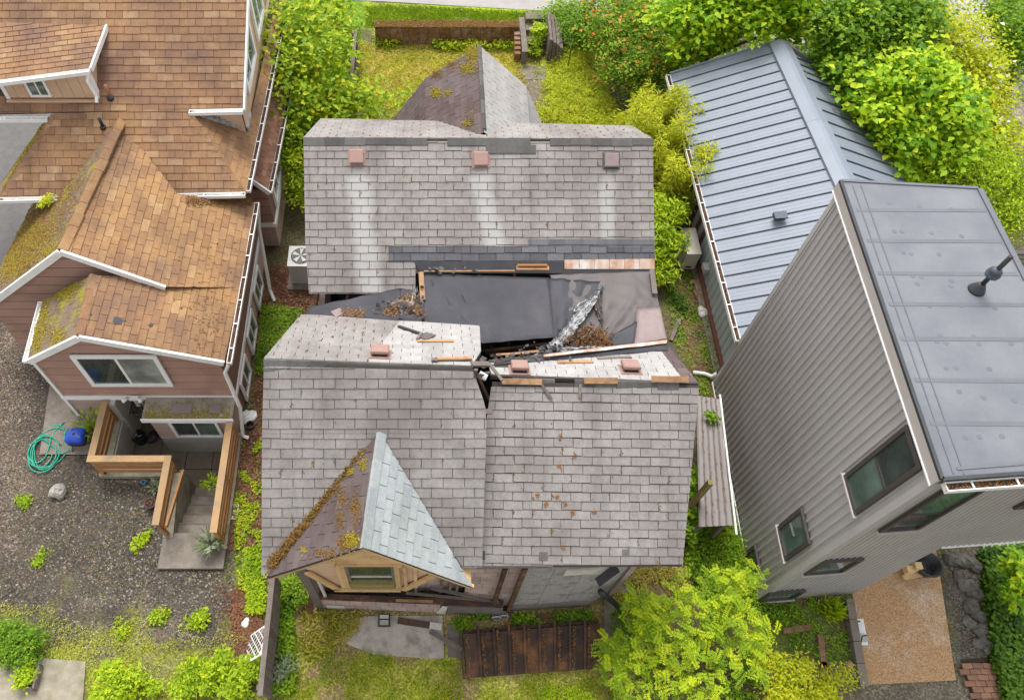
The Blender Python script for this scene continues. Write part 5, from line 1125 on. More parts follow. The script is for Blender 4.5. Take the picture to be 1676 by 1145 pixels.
# tar patches and moss
def tar(fr, u, v, su, sv, seed):
    rr = random.Random(seed); n = 11; pts = [fr.hit(u + su * math.cos(i * 6.283 / n) * rr.uniform(.5, 1.1), v + sv * math.sin(i * 6.283 / n) * rr.uniform(.5, 1.1)) + fr.n * .017 for i in range(n)]
    part('tar_patch', MB().prism(pts, fr.n * .004), 'membrane', TH)
tar(LR, 144, 513, 9, 5, 1); tar(LR, 194, 525, 12, 8, 2); tar(LR, 247, 532, 5, 3, 3); tar(LR, 240, 464, 14, 4, 4); tar(LR, 262, 468, 15, 3, 5)
for fr, u, v, su, sv, n, mt in ((LFl, 100, 475, 10, 7, 900, 'moss'), (LFl, 116, 465, 8, 6, 600, 'moss'), (LFl, 62, 545, 5, 20, 700, 'moss'), (LFl, 95, 552, 7, 10, 260, 'moss'), (LFl, 75, 515, 4, 16, 400, 'moss'), (LF, 108, 303, 4, 9, 330, 'moss'), (LF, 25, 410, 26, 30, 3200, 'moss_rust'), (LF, 18, 432, 18, 18, 1500, 'moss'), (LF, 60, 350, 26, 34, 2600, 'moss_rust'), (LF, 45, 385, 26, 26, 2600, 'moss'), (LF, 110, 320, 20, 34, 900, 'moss_rust'), (LF, 84, 415, 8, 10, 350, 'moss'), (LF, 130, 280, 14, 24, 300, 'moss'), (LF, 85, 330, 14, 16, 200, 'moss'), (LF, 70, 385, 14, 14, 200, 'moss_rust')):
    patch_on(fr, u, v, su, sv, n, mt, .034, t4, .025, LEl if fr is LFl else LEd)
tag(leaves('moss', np.array([tuple(LHp[0].lerp(LHp[1], random.random()).lerp(LHp[2], random.random() * .6) + V(0, 0, .03)) for _ in range(700)]), .045, .8, M['moss'], t1, .8), kind='stuff')
pts = []
for _ in range(170):
    u, v = random.gauss(345, 26), random.uniform(395, 585)
    if u > 408 - (v - 331) * .19 - 6: continue
    c = LR.hit(u, v) if v > 466 else UR.hit(u, v); fr = LR if v > 466 else UR
    for _ in range(random.randint(2, 6)): pts.append(tuple(c + fr.n * .018 + V(random.gauss(0, .014), random.gauss(0, .014), 0)))
tag(leaves('moss', np.array(pts), .024, .8, M['moss_rust'], t3, .8), kind='stuff')
tag(leaves('leaf_litter', np.array([tuple(UR.hit(random.uniform(305, 412), random.gauss(329, 4)) + UR.n * .03) for _ in range(1100)]), .045, .55, M['orangelitter'], t2, .7), kind='stuff')

# ================================================================== SUNKEN ENTRY: stairwell, steps, railings
SW = thing('sunken_stairwell', 'sunken concrete stairwell with steps leading down to the brown house\'s low door', 'stairwell', (-5.8, 6.8, -.9))
part('retaining_wall', bx(-7.42, -7.2, 6.60, 8.2, -1.0, .14), 'concrete_moss', SW); part('retaining_wall', bx(-7.2, -5.5, 6.60, 6.75, -1.0, .14), 'concrete_moss', SW)
part('wall_face', bx(-7.199, -7.16, 6.751, 8.2, -.9, .10), 'grey_plaster', SW)
part('retaining_wall', bx(-4.5, -4.30, 4.95, 7.68, -1.0, .14), 'concrete_moss', SW)
cw = MB().prism([V(-5.72, 5.2, -.9), V(-5.72, 6.6, -.9), V(-5.72, 6.6, .36), V(-5.72, 6.2, .36), V(-5.72, 5.2, .12)], (.22, 0, 0)); part('stair_curb', cw, 'concrete_moss', SW)
for i, (x0, x1) in enumerate(((-7.15, -6.5), (-6.49, -5.85), (-5.84, -5.2), (-5.19, -4.51))):
    for j, (y0, y1) in enumerate(((6.76, 7.2), (7.21, 8.0))): part('floor_slab', bx(x0, x1 - .006, y0, y1 - .006, -1.0, -.9 + .004 * ((i + j) % 3)), 'concrete_damp', SW)
part('back_slab', bx(-7.15, -6.28, 8.0, 8.55, -1.0, -.88), 'concrete_damp', SW)
for k in range(5):
    y0 = 5.3 + .29 * k; z = .1 - .19 * (k + 1)
    part('step', bx(-5.49, -4.505, y0 + .003, y0 + .29 - .003 if k < 4 else 6.755, -1.0, z), 'concrete', SW)
    part('step_edge_strip', bx(-5.48, -4.51, y0 + .255, y0 + .286, z + .001, z + .012), 'concrete_damp', SW)  # darker strip added to draw the far edge of the tread
part('landing', bx(-5.72, -4.32, 4.53, 5.298, -.02, .1), 'concrete', SW)
sheet('side_patio', [(-8.95, 7.18), (-7.43, 7.18), (-7.43, 8.2), (-8.3, 8.2), (-8.6, 9.6), (-9.25, 9.6)], .05, 'concrete')

def rail_run(par, p0, p1, inward, nsl=3, top_w=.15, h=.95, zb=.14, slat_mat='cedar'):
    """railing: wide top board, posts and horizontal slats"""
    p0, p1 = Vector(p0), Vector(p1); d = (p1 - p0).normalized(); L = (p1 - p0).length; i_ = Vector(inward)
    part('top_rail', bm(p0 - d * .07 + V(0, 0, h), p1 + d * .07 + V(0, 0, h), top_w, .04), 'cedartop', par)
    for k in range(nsl): part('slat', bm(p0 + i_ * .05 + V(0, 0, h - .12 - k * .21), p1 + i_ * .05 + V(0, 0, h - .12 - k * .21), .035, .13), slat_mat, par)
    n = max(2, int(L / 1.1) + 1)
    for k in range(n): q = p0.lerp(p1, k / (n - 1)) ; part('post', bm(q + V(0, 0, zb), q + V(0, 0, h - .02), .085, .085), slat_mat, par)
RL = thing('wooden_railing', 'L-shaped wooden railing round the sunken entry, nearest the blue grill', 'railing', (-6.4, 6.68, .14))
rail_run(RL, (-7.31, 8.0, 0), (-7.31, 6.68, 0), (.9, 0, 0)); rail_run(RL, (-7.31, 6.67, 0), (-5.63, 6.67, 0), (0, -.9, 0), h=.966)
rail_run(RL, (-5.62, 6.66, 0), (-5.62, 5.25, 0), (.9, 0, 0), 2, h=.982)
part('handrail', bm(V(-5.42, 6.62, .42), V(-5.44, 5.2, .82), .05, .1), 'cedar', RL)
RR = thing('wooden_railing', 'straight wooden railing along the right side of the concrete steps', 'railing', (-4.4, 6.3, .14))
rail_run(RR, (-4.4, 7.55, 0), (-4.4, 5.1, 0), (.6, 0, 0), 4)
part('side_board', bm(V(-4.49, 7.5, .45), V(-4.49, 5.1, .3), .03, .2), 'greywood', RR)

# ================================================================== LOW BUILDING WITH THE PALE BLUE METAL ROOF (right, behind)
MH = thing('metal_roofed_building', 'low building with a pale blue standing seam metal roof, behind the taupe house', 'building', (7.2, 9.2, 0))
me0, me1 = at(1213, 557, 1.9), at(1097, 122, 1.9); mr1 = at(1276, 68, 3.05); mrn = at(1400, 330, 3.05)
rd = (mrn - mr1).normalized(); mr0 = mr1 + rd * 9.3
# square the eave to the ridge direction
mL = Frame(me0, me1 - me0, mr1 - me1)
L_ = (me1 - me0).length
def mpan(fr, e0, e1, topf, n, name, mat='bluemetal'):
    """standing-seam pans between eave points e0..e1; topf(s) gives the ridge point for the share s"""
    for k in range(n):
        s0, s1 = k / n, (k + 1) / n
        a, b = e0.lerp(e1, s0), e0.lerp(e1, s1); c, d = topf(s1), topf(s0)
        nn = (b - a).cross(d - a).normalized(); nn = nn if nn.z > 0 else -nn
        pan = part(name, MB().prism([a, b, c, d], nn * -.03), mat, MH)
        dr_ = (b - a).normalized()
        part('seam', MB().prism([a + nn * .001 - dr_ * .004, a + nn * .001 + dr_ * .018, d + nn * .001 + dr_ * .018, d + nn * .001 - dr_ * .004], nn * .032), 'seam', pan)
        for q in (.36, .66):
            g0, g1 = a.lerp(b, q), d.lerp(c, q); part('stiffening_rib', MB().prism([g0 - dr_ * .008, g0 + dr_ * .008, g1 + dr_ * .008, g1 - dr_ * .008], nn * .003), mat, pan)
mtop0 = mr1 + rd * L_
mpan(mL, me0, me1, lambda s: mtop0.lerp(mr1, s), 25, 'roof_panel')
slopeR = V(.92, 0, -.40)
def rgt(u, v):
    nn = rd.cross(slopeR).normalized(); return hitP(u, v, mr1, nn)
j0, j1, j2 = rgt(1341, 110), rgt(1362, 153), rgt(1428, 196); j3 = rgt(1474, 295)
# right slope in two steps, following the jog in its eave
def onridge(p): return mr1 + rd * max(0, (p - mr1).dot(rd))
def rpan(e0, e1, n):
    r0, r1 = onridge(e0), onridge(e1)
    mpan(None, e0, e1, lambda s: r0.lerp(r1, s), n, 'roof_panel')
rpan(j0, j1, 4)
k1 = j1 + (j2 - j1); e_far = j2; e_near = j2 + rd * 6.2
rpan(j2, e_near, 14); 
part('roof_panel', MB().prism([onridge(j1), onridge(j2), j2, j1], V(0, 0, -.03)), 'bluemetal', MH)
for i in range(3):
    p = mr1 + rd * (i * 3.1); q = mr1 + rd * ((i + 1) * 3.1 - .008)
    sl, sr = V(-.27, 0, -.075), V(.28, 0, -.075); up_ = V(0, 0, .05 + .002 * i)
    part('ridge_cap', MB().add([p + sl + up_, p + V(-.05, 0, .02) + up_, p + V(.06, 0, .02) + up_, p + sr + up_, q + sl + up_, q + V(-.05, 0, .02) + up_, q + V(.06, 0, .02) + up_, q + sr + up_,
        p + sl - V(0, 0, .03), p + sr - V(0, 0, .03), q + sl - V(0, 0, .03), q + sr - V(0, 0, .03)], [(0, 1, 5, 4), (1, 2, 6, 5), (2, 3, 7, 6), (0, 4, 10, 8), (3, 9, 11, 7), (0, 8, 9, 3, 2, 1), (4, 5, 6, 7, 11, 10)]), 'bluemetal', MH)
part('rake_trim', bm(me1 + V(0, .03, .0), mr1 + V(0, .03, .0), .05, .1), 'bluemetal', MH)
part('rake_trim', bm(mr1 + V(0, .03, 0), j0 + V(0, .03, 0), .05, .1), 'bluemetal', MH)
gutter(MH, me0 + V(-.0, 0, -.09), me1 + V(-.0, 0, -.09), (-1, 0, 0), .12, .1)
vc = mL.hit(1273, 357); hv = part('roof_vent', MB().prism([vc + V(-.12, -.1, .02), vc + V(.12, -.1, .05), vc + V(.12, .1, .05), vc + V(-.12, .1, .02)], (0, 0, .1)), 'seam', MH); part('vent_hood', MB().prism([vc + V(-.14, -.13, .12), vc + V(.15, -.13, .15), vc + V(.15, .08, .15), vc + V(-.14, .08, .12)], (0, 0, .03)), 'seam', hv)
part('conduit', MB().tube([mL.hit(1344, 366) + V(0, 0, .02), mL.hit(1350, 357) + V(0, 0, .1)], .03, 6), 'black', MH)
# walls: corrugated blue-grey sheets on a concrete base
wx = 7.32; wy0, wy1 = 9.45, 17.6
part('wall', bx(wx + .03, wx + .12, wy0, wy1, 0, 1.78), 'greypaint', MH)
nS = 34
for k in range(nS):
    y = wy0 + (wy1 - wy0) * k / nS; yn = wy0 + (wy1 - wy0) * (k + 1) / nS; rust = 14 <= k <= 19
    part('wall_sheet', MB().prism([V(wx + .028, y + .006, .2), V(wx + .002, y + .06, .2), V(wx + .002, yn - .06, .2), V(wx + .028, yn - .006, .2)], (0, 0, 1.56)), 'redbrown' if (rust and k % 2) else 'greypaint', MH)
part('wall_base', bx(wx - .06, wx + .03, wy0 - .05, wy1, .0, .16), 'redbrown', MH); part('footing', bx(wx - .22, wx - .06, wy0 - .1, wy1, 0, .06), 'concrete', MH)
part('wall', bx(wx + .12, 11.2, wy0, wy0 + .1, 0, 1.8), 'greypaint', MH); part('wall', bx(wx + .12, 11.2, wy1 - .1, wy1, 0, 2.0), 'greypaint', MH)
part('wall', bx(11.2, 11.3, wy0, wy1, 0, 2.1), 'greypaint', MH)
bxp = hitX(1160, 437, wx); part('wall_hood', bx(wx - .14, wx - .002, bxp.y - .12, bxp.y + .12, bxp.z - .1, bxp.z + .05), 'acgrey', MH)
dsp = part('downspout', MB().tube([V(7.14, 9.13, 1.8), V(7.12, 9.1, 1.3), V(7.08, 9.18, .35)], .06, 8), 'seam', MH, True)
part('downspout_elbow', MB().tube([V(7.08, 9.18, .36), V(7.0, 9.2, .12), V(6.85, 9.3, .08), V(6.58, 9.35, .06)], .05, 8), 'whiteplastic', dsp, True)

# ================================================================== TALL TAUPE HOUSE (right, nearest)
TB = thing('tall_taupe_house', 'tall flat-roofed house clad in taupe ribbed metal, right edge of the photo', 'house', (6.9, 3.84, 0))
tz = 6.90; TXL = 6.9; ty0, ty1 = 3.88, 9.1
fdir = V(1, .075, 0).normalized(); fn = V(fdir.y, -fdir.x, 0); F0 = V(TXL, ty0, 0)
def onF(u, v): return hitP(u, v, F0, fn)
# left facade ribs (the wall turns slightly away from the camera's depth axis)
ldir = V(.15, 5.2, 0).normalized(); lnn = V(-ldir.y, ldir.x, 0); LLn = 5.22; LA = math.atan2(-ldir.x, ldir.y)
def onL(s, z=0.0, o=0.0): return F0 + ldir * s + lnn * o + V(0, 0, z)
nR = 31; pit = (LLn - .18) / nR
rib = MB()
prof = [(.0, 0), (pit * .66, 0), (pit * .72, -.032), (pit * .90, -.032), (pit * .999, 0)]
rib.add([V(x, y, z) for z in (0, tz - .22) for (y, x) in prof], [(i, i + 5, i + 6, i + 1) for i in range(4)])
ribm = rib.mesh('siding_panel')
for k in range(nR): put('siding_panel', ribm, M['tallsiding'], TB, Matrix.Translation(onL(.08 + pit * k)) @ Matrix.Rotation(LA, 4, 'Z'))
def lwall(name, s0, s1, z0, z1, o0, o1, mat): return part(name, MB().prism([onL(s0, z0, o0), onL(s1, z0, o0), onL(s1, z0, o1), onL(s0, z0, o1)], (0, 0, z1 - z0)), mat, TB)
lwall('wall', .02, LLn, 0, tz - .2, -.005, -.12, 'tallsiding')
# front facade ribs: full height to X~9, above the carport opening beyond
pitF = .105; FLn = 4.6
def frib(h0):
    pr = [(0, 0), (pitF * .5, 0), (pitF * .6, .022), (pitF * .9, .022), (pitF, 0)]
    m = MB(); m.add([V(a, -b, z) for z in (h0, tz - .22) for (a, b) in pr], [(i, i + 1, i + 6, i + 5) for i in range(4)]); return m.mesh('siding_panel')
fm0, fm1 = frib(.0), frib(3.27)
ang = math.atan2(fdir.y, fdir.x); nf = int(FLn / pitF)
for k in range(nf):
    p = F0 + fdir * (.1 + pitF * k); put('siding_panel', fm0 if p.x < 8.97 else fm1, M['tallsiding'], TB, Matrix.Translation(p) @ Matrix.Rotation(ang, 4, 'Z'))
pE = F0 + fdir * 2.1; pZ = F0 + fdir * (FLn + .1)
part('wall', MB().prism([F0 + V(.13, .01, 0) - fn * .006, pE - fn * .006, pE - fn * .1, F0 + V(.13, .01, 0) - fn * .1], (0, 0, 3.2)), 'tallsiding', TB)
part('wall', MB().prism([F0 + V(.13, .01, 3.21) - fn * .006, pZ - fn * .006 + V(0, 0, 3.21), pZ - fn * .1 + V(0, 0, 3.21), F0 + V(.13, .01, 3.21) - fn * .1], (0, 0, tz - 3.42)), 'tallsiding', TB)
part('soffit', MB().prism([pE + V(0, 0, 3.2) - fn * .11, pZ + V(0, 0, 3.2) - fn * .11, pZ + V(0, 4, 3.2), pE + V(0, 4, 3.2)], (0, 0, .05)), 'tallfascia', TB)
part('wall', MB().prism([pE - fn * .1, pE + V(.0, 4.2, 0), pE + V(-.1, 4.2, 0), pE - fn * .1 - V(.1, 0, 0)], (0, 0, 3.2)), 'tallsiding', TB)
part('drip_edge', bm(pE + fn * .01 + V(0, 0, 3.26), pZ + fn * .01 + V(0, 0, 3.26), .05, .03), 'white', TB)
part('corner_trim', MB().prism([F0 + V(-.035, .09, 0), F0 + V(-.035, -.03, 0), F0 + V(.10, -.025, 0), F0 + V(.10, .0, 0), F0 + V(-.005, 0, 0), F0 + V(-.005, .09, 0)], (0, 0, tz - .21)), 'tallsiding', TB)
lwall('corner_trim', LLn - .1, LLn + .01, 0, tz - .21, .04, 0, 'tallsiding')
lwall('base_trim', 0, LLn, 0, .06, .055, .037, 'white')
# flat roof with parapet edge
rp = [onF(1545, 776).xy.to_3d()]
RPp = [at(1381, 296, tz), at(1601, 309, tz), at(1676, 478, tz)]
xr = 9.27
roofp = [onL(-.03, tz, .04), pZ + V(0, -.03, tz), V(pZ.x, 7.0, tz), V(xr, 7.1, tz), RPp[1], onL(5.28, tz, .04)]; RPp[0] = onL(5.28, tz, .02)
part('roof', MB().prism(roofp, (0, 0, -.2)), 'rubber', TB)
part('roof_edge', bm(onL(-.05, tz, .05), onL(5.3, tz, .05), .05, .05), 'rubber_edge', TB); part('roof_edge', bm(V(TXL - .05, ty0 - .05, tz), pZ + V(0, -.05, tz), .05, .05), 'rubber_edge', TB)
part('roof_edge', bm(RPp[0] + V(0, .02, 0), RPp[1] + V(0, .02, 0), .05, .04), 'rubber_strip', TB)
part('roof_edge', bm(RPp[1] + V(.02, .0, 0), V(xr + .02, 7.1, tz), .09, .05), 'rubber_strip', TB)
lwall('fascia', -.05, 5.3, tz - .24, tz - .03, .042, .075, 'tallfascia')
lwall('fascia_edge', -.05, 5.3, tz - .25, tz - .225, .0755, .087, 'white')
gutter(TB, V(TXL + .02, ty0 - .06, tz - .17), pZ + V(0, -.06, tz - .17), (.075, -1, 0), .13, .1, litter='orangelitter')
# lap seams and fastener plates on the roof
for k, y in enumerate((8.5, 7.85, 7.2, 6.62, 6.0, 5.3, 4.62)):
    part('roof_seam', MB().prism([onL(y - ty0, tz + .002, -.05), V(9.2, y - .02, tz + .002), V(9.2, y + .05, tz + .002), onL(y - ty0 + .07, tz + .002, -.05)], (0, 0, .003)), 'rubber_strip', TB)
for x in (.12, .26): lwall('roof_seam', .03, 5.2, tz + .003, tz + .0085, -x, -x - .02, 'rubber_strip')
part('roof_seam', MB().prism([V(TXL + .2, ty0 + .08, tz + .0085), pZ + V(0, .08, tz + .0085), pZ + V(0, .12, tz + .0085), V(TXL + .2, ty0 + .12, tz + .0085)], (0, 0, .004)), 'rubber_strip', TB)
for u, v in ((1456, 332), (1505, 337), (1558, 342), (1464, 378), (1476, 378), (1525, 381), (1574, 386), (1479, 413), (1491, 415), (1537, 416), (1494, 451), (1508, 453), (1501, 464), (1557, 459), (1557, 468), (1521, 500), (1573, 500), (1628, 503), (1538, 548), (1594, 550), (1533, 558), (1548, 560), (1602, 562), (1655, 562), (1549, 602), (1565, 601), (1619, 603), (1580, 715), (1603, 714), (1640, 713), (1570, 640), (1610, 650), (1660, 655)):
    part('fastener_plate', MB().lathe(at(u, v, tz), [(.042, .0), (.04, .002), (.028, .003), (.0281, .0032)], 12), 'rubber_strip', TB)
vp0 = at(1598, 474, tz); vp = part('vent_pipe', MB().tube([vp0, vp0 + V(0, 0, .82)], .036, 10), 'black', TB, True)
part('pipe_boot', MB().lathe(vp0, [(.13, 0.002), (.12, .03), (.06, .14), (.05, .16)], 14), 'rubber_edge', vp, True)
part('storm_collar', MB().lathe(vp0 + V(0, 0, .42), [(.045, -.1), (.10, -.05), (.11, 0), (.07, .03), (.095, .06), (.045, .12)], 14), 'seam', vp, True)
# windows, left facade
def winX(u0, v0, u1, v1, mull, pane, panes=None, fw_=.07):
    """corners given: near-bottom px and far-top px on the left facade"""
    pl = F0 + lnn * .035; a, b = hitP(u0, v0, pl, lnn), hitP(u1, v1, pl, lnn); q0, q1 = sorted(((a - F0).dot(ldir), (b - F0).dot(ldir))); z0, z1 = min(a.z, b.z), max(a.z, b.z)
    window(TB, onL(q0, z0, .036), (0, 0, 1), lnn, z1 - z0, q1 - q0, fw_, .05, mull, 'frame_dark', pane, panes=panes, up=ldir)
    lwall('sill', q0 - .05, q1 + .05, z0 - .03, z0 - .002, .04, .11, 'tallfascia')
winX(1403, 842, 1488, 694, (.5,), 'glass_green', ['glass_green', 'glass']); winX(1288, 917, 1314, 830, (), 'glass_green'); winX(1222, 945, 1238, 890, (), 'glass')
# windows, front facade
def winF(u0, v0, u1, v1, mull, pane, panes=None):
    a, b = onF(u0, v0), onF(u1, v1); s0, s1 = (a - F0).dot(fdir), (b - F0).dot(fdir); s0, s1 = min(s0, s1), max(s0, s1); z0, z1 = min(a.z, b.z), max(a.z, b.z)
    window(TB, F0 + fdir * s0 + fn * .024 + V(0, 0, z0), fdir, fn, s1 - s0, z1 - z0, .06, .05, mull, 'frame_dark', pane, panes=panes)
    part('sill', MB().prism([F0 + fdir * (s0 - .04) + fn * .03 + V(0, 0, z0 - .03), F0 + fdir * (s1 + .04) + fn * .03 + V(0, 0, z0 - .03), F0 + fdir * (s1 + .04) + fn * .1 + V(0, 0, z0 - .03), F0 + fdir * (s0 - .04) + fn * .1 + V(0, 0, z0 - .03)], (0, 0, .028)), 'tallfascia', TB)
def winFq(uL, vB, uR, z1, mull=(), panes=None):
    """near-bottom corners in the picture and a head height"""
    a, b = onF(uL, vB), onF(uR, vB); s0, s1 = (a - F0).dot(fdir), (b - F0).dot(fdir)
    window(TB, F0 + fdir * s0 + fn * .024 + V(0, 0, a.z), (0, 0, 1), fn, z1 - a.z, s1 - s0, .06, .05, mull, 'frame_dark', 'glass_green', panes=panes, up=fdir)
    part('sill', MB().prism([F0 + fdir * (s0 - .04) + fn * .03 + V(0, 0, a.z - .03), F0 + fdir * (s1 + .04) + fn * .03 + V(0, 0, a.z - .03), F0 + fdir * (s1 + .04) + fn * .1 + V(0, 0, a.z - .03), F0 + fdir * (s0 - .04) + fn * .1 + V(0, 0, a.z - .03)], (0, 0, .028)), 'tallfascia', TB)
winFq(1436, 864, 1493, onF(1611, 790).z - .03, (.42,), ['glass', 'glass_green']); winFq(1314, 935, 1369, onF(1408, 909).z); winFq(1238, 979, 1288, onF(1317, 961).z)
a = onF(1655, 826); window(TB, a + fn * .024, fdir, fn, .9, .7, .06, .05, (), 'frame_dark', 'glass_green')

# lean-to roof between the two houses
LT = thing('lean_to_roof', 'narrow taupe metal lean-to roof between the grey house and the tall wall', 'lean-to', (6.1, 6.5, 0))
lp = [V(5.62, 5.1, 1.12), V(6.28, 5.1, 1.22), V(6.58, 8.0, 1.22), V(6.12, 8.15, 1.12)]
for k in range(5):
    s0, s1 = k / 5, (k + 1) / 5 - .012
    a, b = lp[0].lerp(lp[1], s0), lp[0].lerp(lp[1], s1); c, d = lp[3].lerp(lp[2], s1), lp[3].lerp(lp[2], s0)
    pn = part('roof_sheet', MB().prism([a, b, c, d], (0, 0, -.02)), 'leanto', LT)
    part('sheet_rib', MB().prism([a + V(.01, 0, .001), a + V(.04, 0, .001), d + V(.03, 0, .001), d + V(.01, 0, .001)], (0, 0, .03)), 'leanto', pn)
part('edge_flashing', bm(lp[1] + V(.02, -.2, .02), lp[2] + V(.02, .1, .02), .035, .05), 'white', LT)
for q in (lp[0] + V(.1, .1, 0), lp[3] + V(.1, -.1, 0), lp[1] + V(-.08, .1, 0), lp[2] + V(-.08, -.1, 0)): part('post', bm(V(q.x, q.y, 0), V(q.x, q.y, 1.1), .08, .08), 'greywood', LT)
tag(leaves('leaf_litter', np.array([tuple(lp[0].lerp(lp[1], k).lerp(lp[3].lerp(lp[2], k), t) + V(0, 0, .04)) for k, t in zip(rng.choice([.21, .41, .61, .81], 200) + rng.normal(0, .01, 200), rng.random(200))]), .04, .4, M['orangelitter'], LT, .8), kind='stuff')
solo('wooden_post', MB().beam(at(1163, 788, 2.05) - V(0, 0, 2.05), at(1163, 788, 2.05), .1, .1, up=(0, 1, 0)), 'greenpost', 'olive treated wooden post standing by the grey roof\'s right edge', 'post')
# balcony rail behind the flat roof
BC = thing('balcony', 'dark metal balcony railing behind the flat roof at right edge', 'balcony', (12.5, 10.0, 0))
part('balcony_floor', bx(10.6, 13.6, 8.6, 10.4, 2.3, 2.45), 'tallfascia', BC); part('support_wall', bx(10.9, 13.4, 9.0, 10.2, 0, 2.3), 'tallsiding', BC)
for k in range(5): part('rail_bar', bm(V(10.6, 10.42, 2.55 + k * .16), V(13.6, 10.42, 2.55 + k * .16), .02, .02), 'black', BC)
part('top_rail', bm(V(10.6, 10.42, 3.4), V(13.6, 10.42, 3.4), .1, .05), 'frame_dark', BC)
for x in (10.62, 11.6, 12.6, 13.58): part('baluster', bm(V(x, 10.42, 2.45), V(x, 10.42, 3.4), .04, .04), 'black', BC)

# ================================================================== FENCES, WALLS AND SMALL THINGS
FN = thing('wooden_fence', 'weathered grey board fence with a flat cap, between gravel yard and derelict house', 'fence', (-3.04, 3.0, 0))
yy = np.arange(1.98, 4.05, .145)
for y in yy: part('fence_board', bx(-3.03 + random.uniform(-.006, .006), -3.005, y, y + .138, 0, 1.14 + random.uniform(-.02, .015)), 'greywood', FN)
part('cap_rail', bm(V(-3.04, 1.9, 1.19), V(-3.03, 4.12, 1.19), .1, .04), 'greywood', FN)
for y in (2.05, 3.05, 4.0): part('fence_post', bm(V(-3.08, y, 0), V(-3.08, y, 1.16), .09, .09), 'greywood', FN)
part('bottom_rail', bm(V(-3.06, 2.0, .3), V(-3.06, 4.05, .3), .035, .09), 'greywood', FN)
BFn = thing('wooden_fence', 'leaning weathered fence panel beside the dry grass in back yard', 'fence', (-2.2, 19.6, 0))
for k, y in enumerate(np.arange(18.2, 20.95, .17)): part('fence_board', MB().prism([V(-2.20, y, 0), V(-2.20, y + .16, 0), V(-2.20 + random.uniform(-.02, .02), y + .16, 1.15), V(-2.20 + random.uniform(-.02, .02), y, 1.15)], (.025, 0, 0)), 'greywood', BFn)
part('cap_rail', bm(V(-2.21, 18.15, 1.2), V(-2.19, 21.0, 1.2), .1, .05), 'greywood', BFn)
for y in (18.2, 19.6, 20.9): part('fence_post', bm(V(-2.25, y, 0), V(-2.25, y, 1.17), .1, .1), 'greywood', BFn)
# lattice panel leaning on the fence
LP = thing('lattice_panel', 'white lattice panel leaning against the grey fence', 'lattice', (-3.4, 2.9, 0))
p00, p10, p01 = V(-3.66, 2.62, .02), V(-3.58, 3.18, .02), V(-3.16, 2.66, .92); ea, eb = p10 - p00, p01 - p00
def lpt(a, b, l=0): return p00 + ea * a + eb * b + ea.cross(eb).normalized() * l
for a0, b0_, a1, b1_ in ((0, 0, 1, 0), (0, 1, 1, 1), (0, 0, 0, 1), (1, 0, 1, 1)): part('frame_bar', bm(lpt(a0, b0_), lpt(a1, b1_), .035, .02), 'whiteplastic', LP)
for k in range(-3, 5):
    for sgn in (1, -1):
        seg = []
        for t in np.linspace(-1, 2, 91):
            a = k * .25 + t if sgn > 0 else 1 - (k * .25 + t); b = t
            if 0 <= a <= 1 and 0 <= b <= 1: seg.append((a, b))
        if len(seg) > 4: part('lattice_strip', bm(lpt(*seg[0], .012 * sgn), lpt(*seg[-1], .012 * sgn), .025, .008, up=ea.cross(eb)), 'whiteplastic', LP)
# back retaining wall of mossy blocks
BW = thing('retaining_wall', 'low mossy block retaining wall across the back yard', 'wall', (1.4, 21.8, 0))
for r in range(3):
    x = -1.65 - (r % 2) * .17
    while x < 3.0:
        w = random.uniform(.28, .4); yv = 21.75 + .03 * r + (.0 * max(0, -.0 - x))
        part('stone_block', bx(max(x, -1.65), min(x + w - .012, 3.02), yv + random.uniform(-.02, .02), yv + .26, r * .22, r * .22 + .21), 'mossbrick', BW); x += w
part('wall_backing', bx(-1.62, 3.0, 21.98, 22.1, 0, .62), 'soil', BW)
for k in range(13): part('coping_stone', bx(-1.68 + k * .362, -1.68 + (k + 1) * .362 - .012, 21.8, 22.12, .665, .72), 'mossbrick', BW)
for k in range(5): part('return_block', bx(2.86, 3.05, 20.95 + k * .16, 20.95 + (k + 1) * .16 - .01, 0, .35 + k * .06), 'mossbrick', BW)
tag(leaves('coping_moss', np.stack([rng.uniform(-1.65, 3.0, 2200), rng.uniform(21.8, 22.12, 2200), np.full(2200, .73)], 1), .05, .8, M['moss_rust'], BW, .8), kind='stuff')
GT = thing('garden_steps', 'concrete garden steps between low walls by the back gate', 'steps', (3.5, 21.2, 0))
part('side_wall', bx(3.08, 3.26, 20.85, 22.6, 0, .5), 'concrete', GT)
for k in range(4): part('step', bx(3.27, 3.88, 21.25 + k * .34, 21.25 + (k + 1) * .34 - .006, 0, .17 * (k + 1)), 'concrete_damp', GT)
GS = thing('timber_wall', 'split grey timber wall with a thin wire handrail beside the garden steps', 'wall', (4.1, 21.4, 0))
for k, x in enumerate((3.9, 4.03, 4.16, 4.27)): part('timber', MB().prism([V(x, 20.9, 0), V(x + .12, 20.9, 0), V(x + .11, 20.95, .85 - k * .1), V(x + .015, 20.95, .88 - k * .1)], (0, 1.25, .12)), 'greywood', GS)
part('handrail', MB().tube([V(3.92, 20.82, .0), V(3.92, 20.82, .62), V(4.5, 21.0, .86), V(4.56, 20.6, .8), V(4.56, 20.6, 0)], .016, 6), 'black', GS)
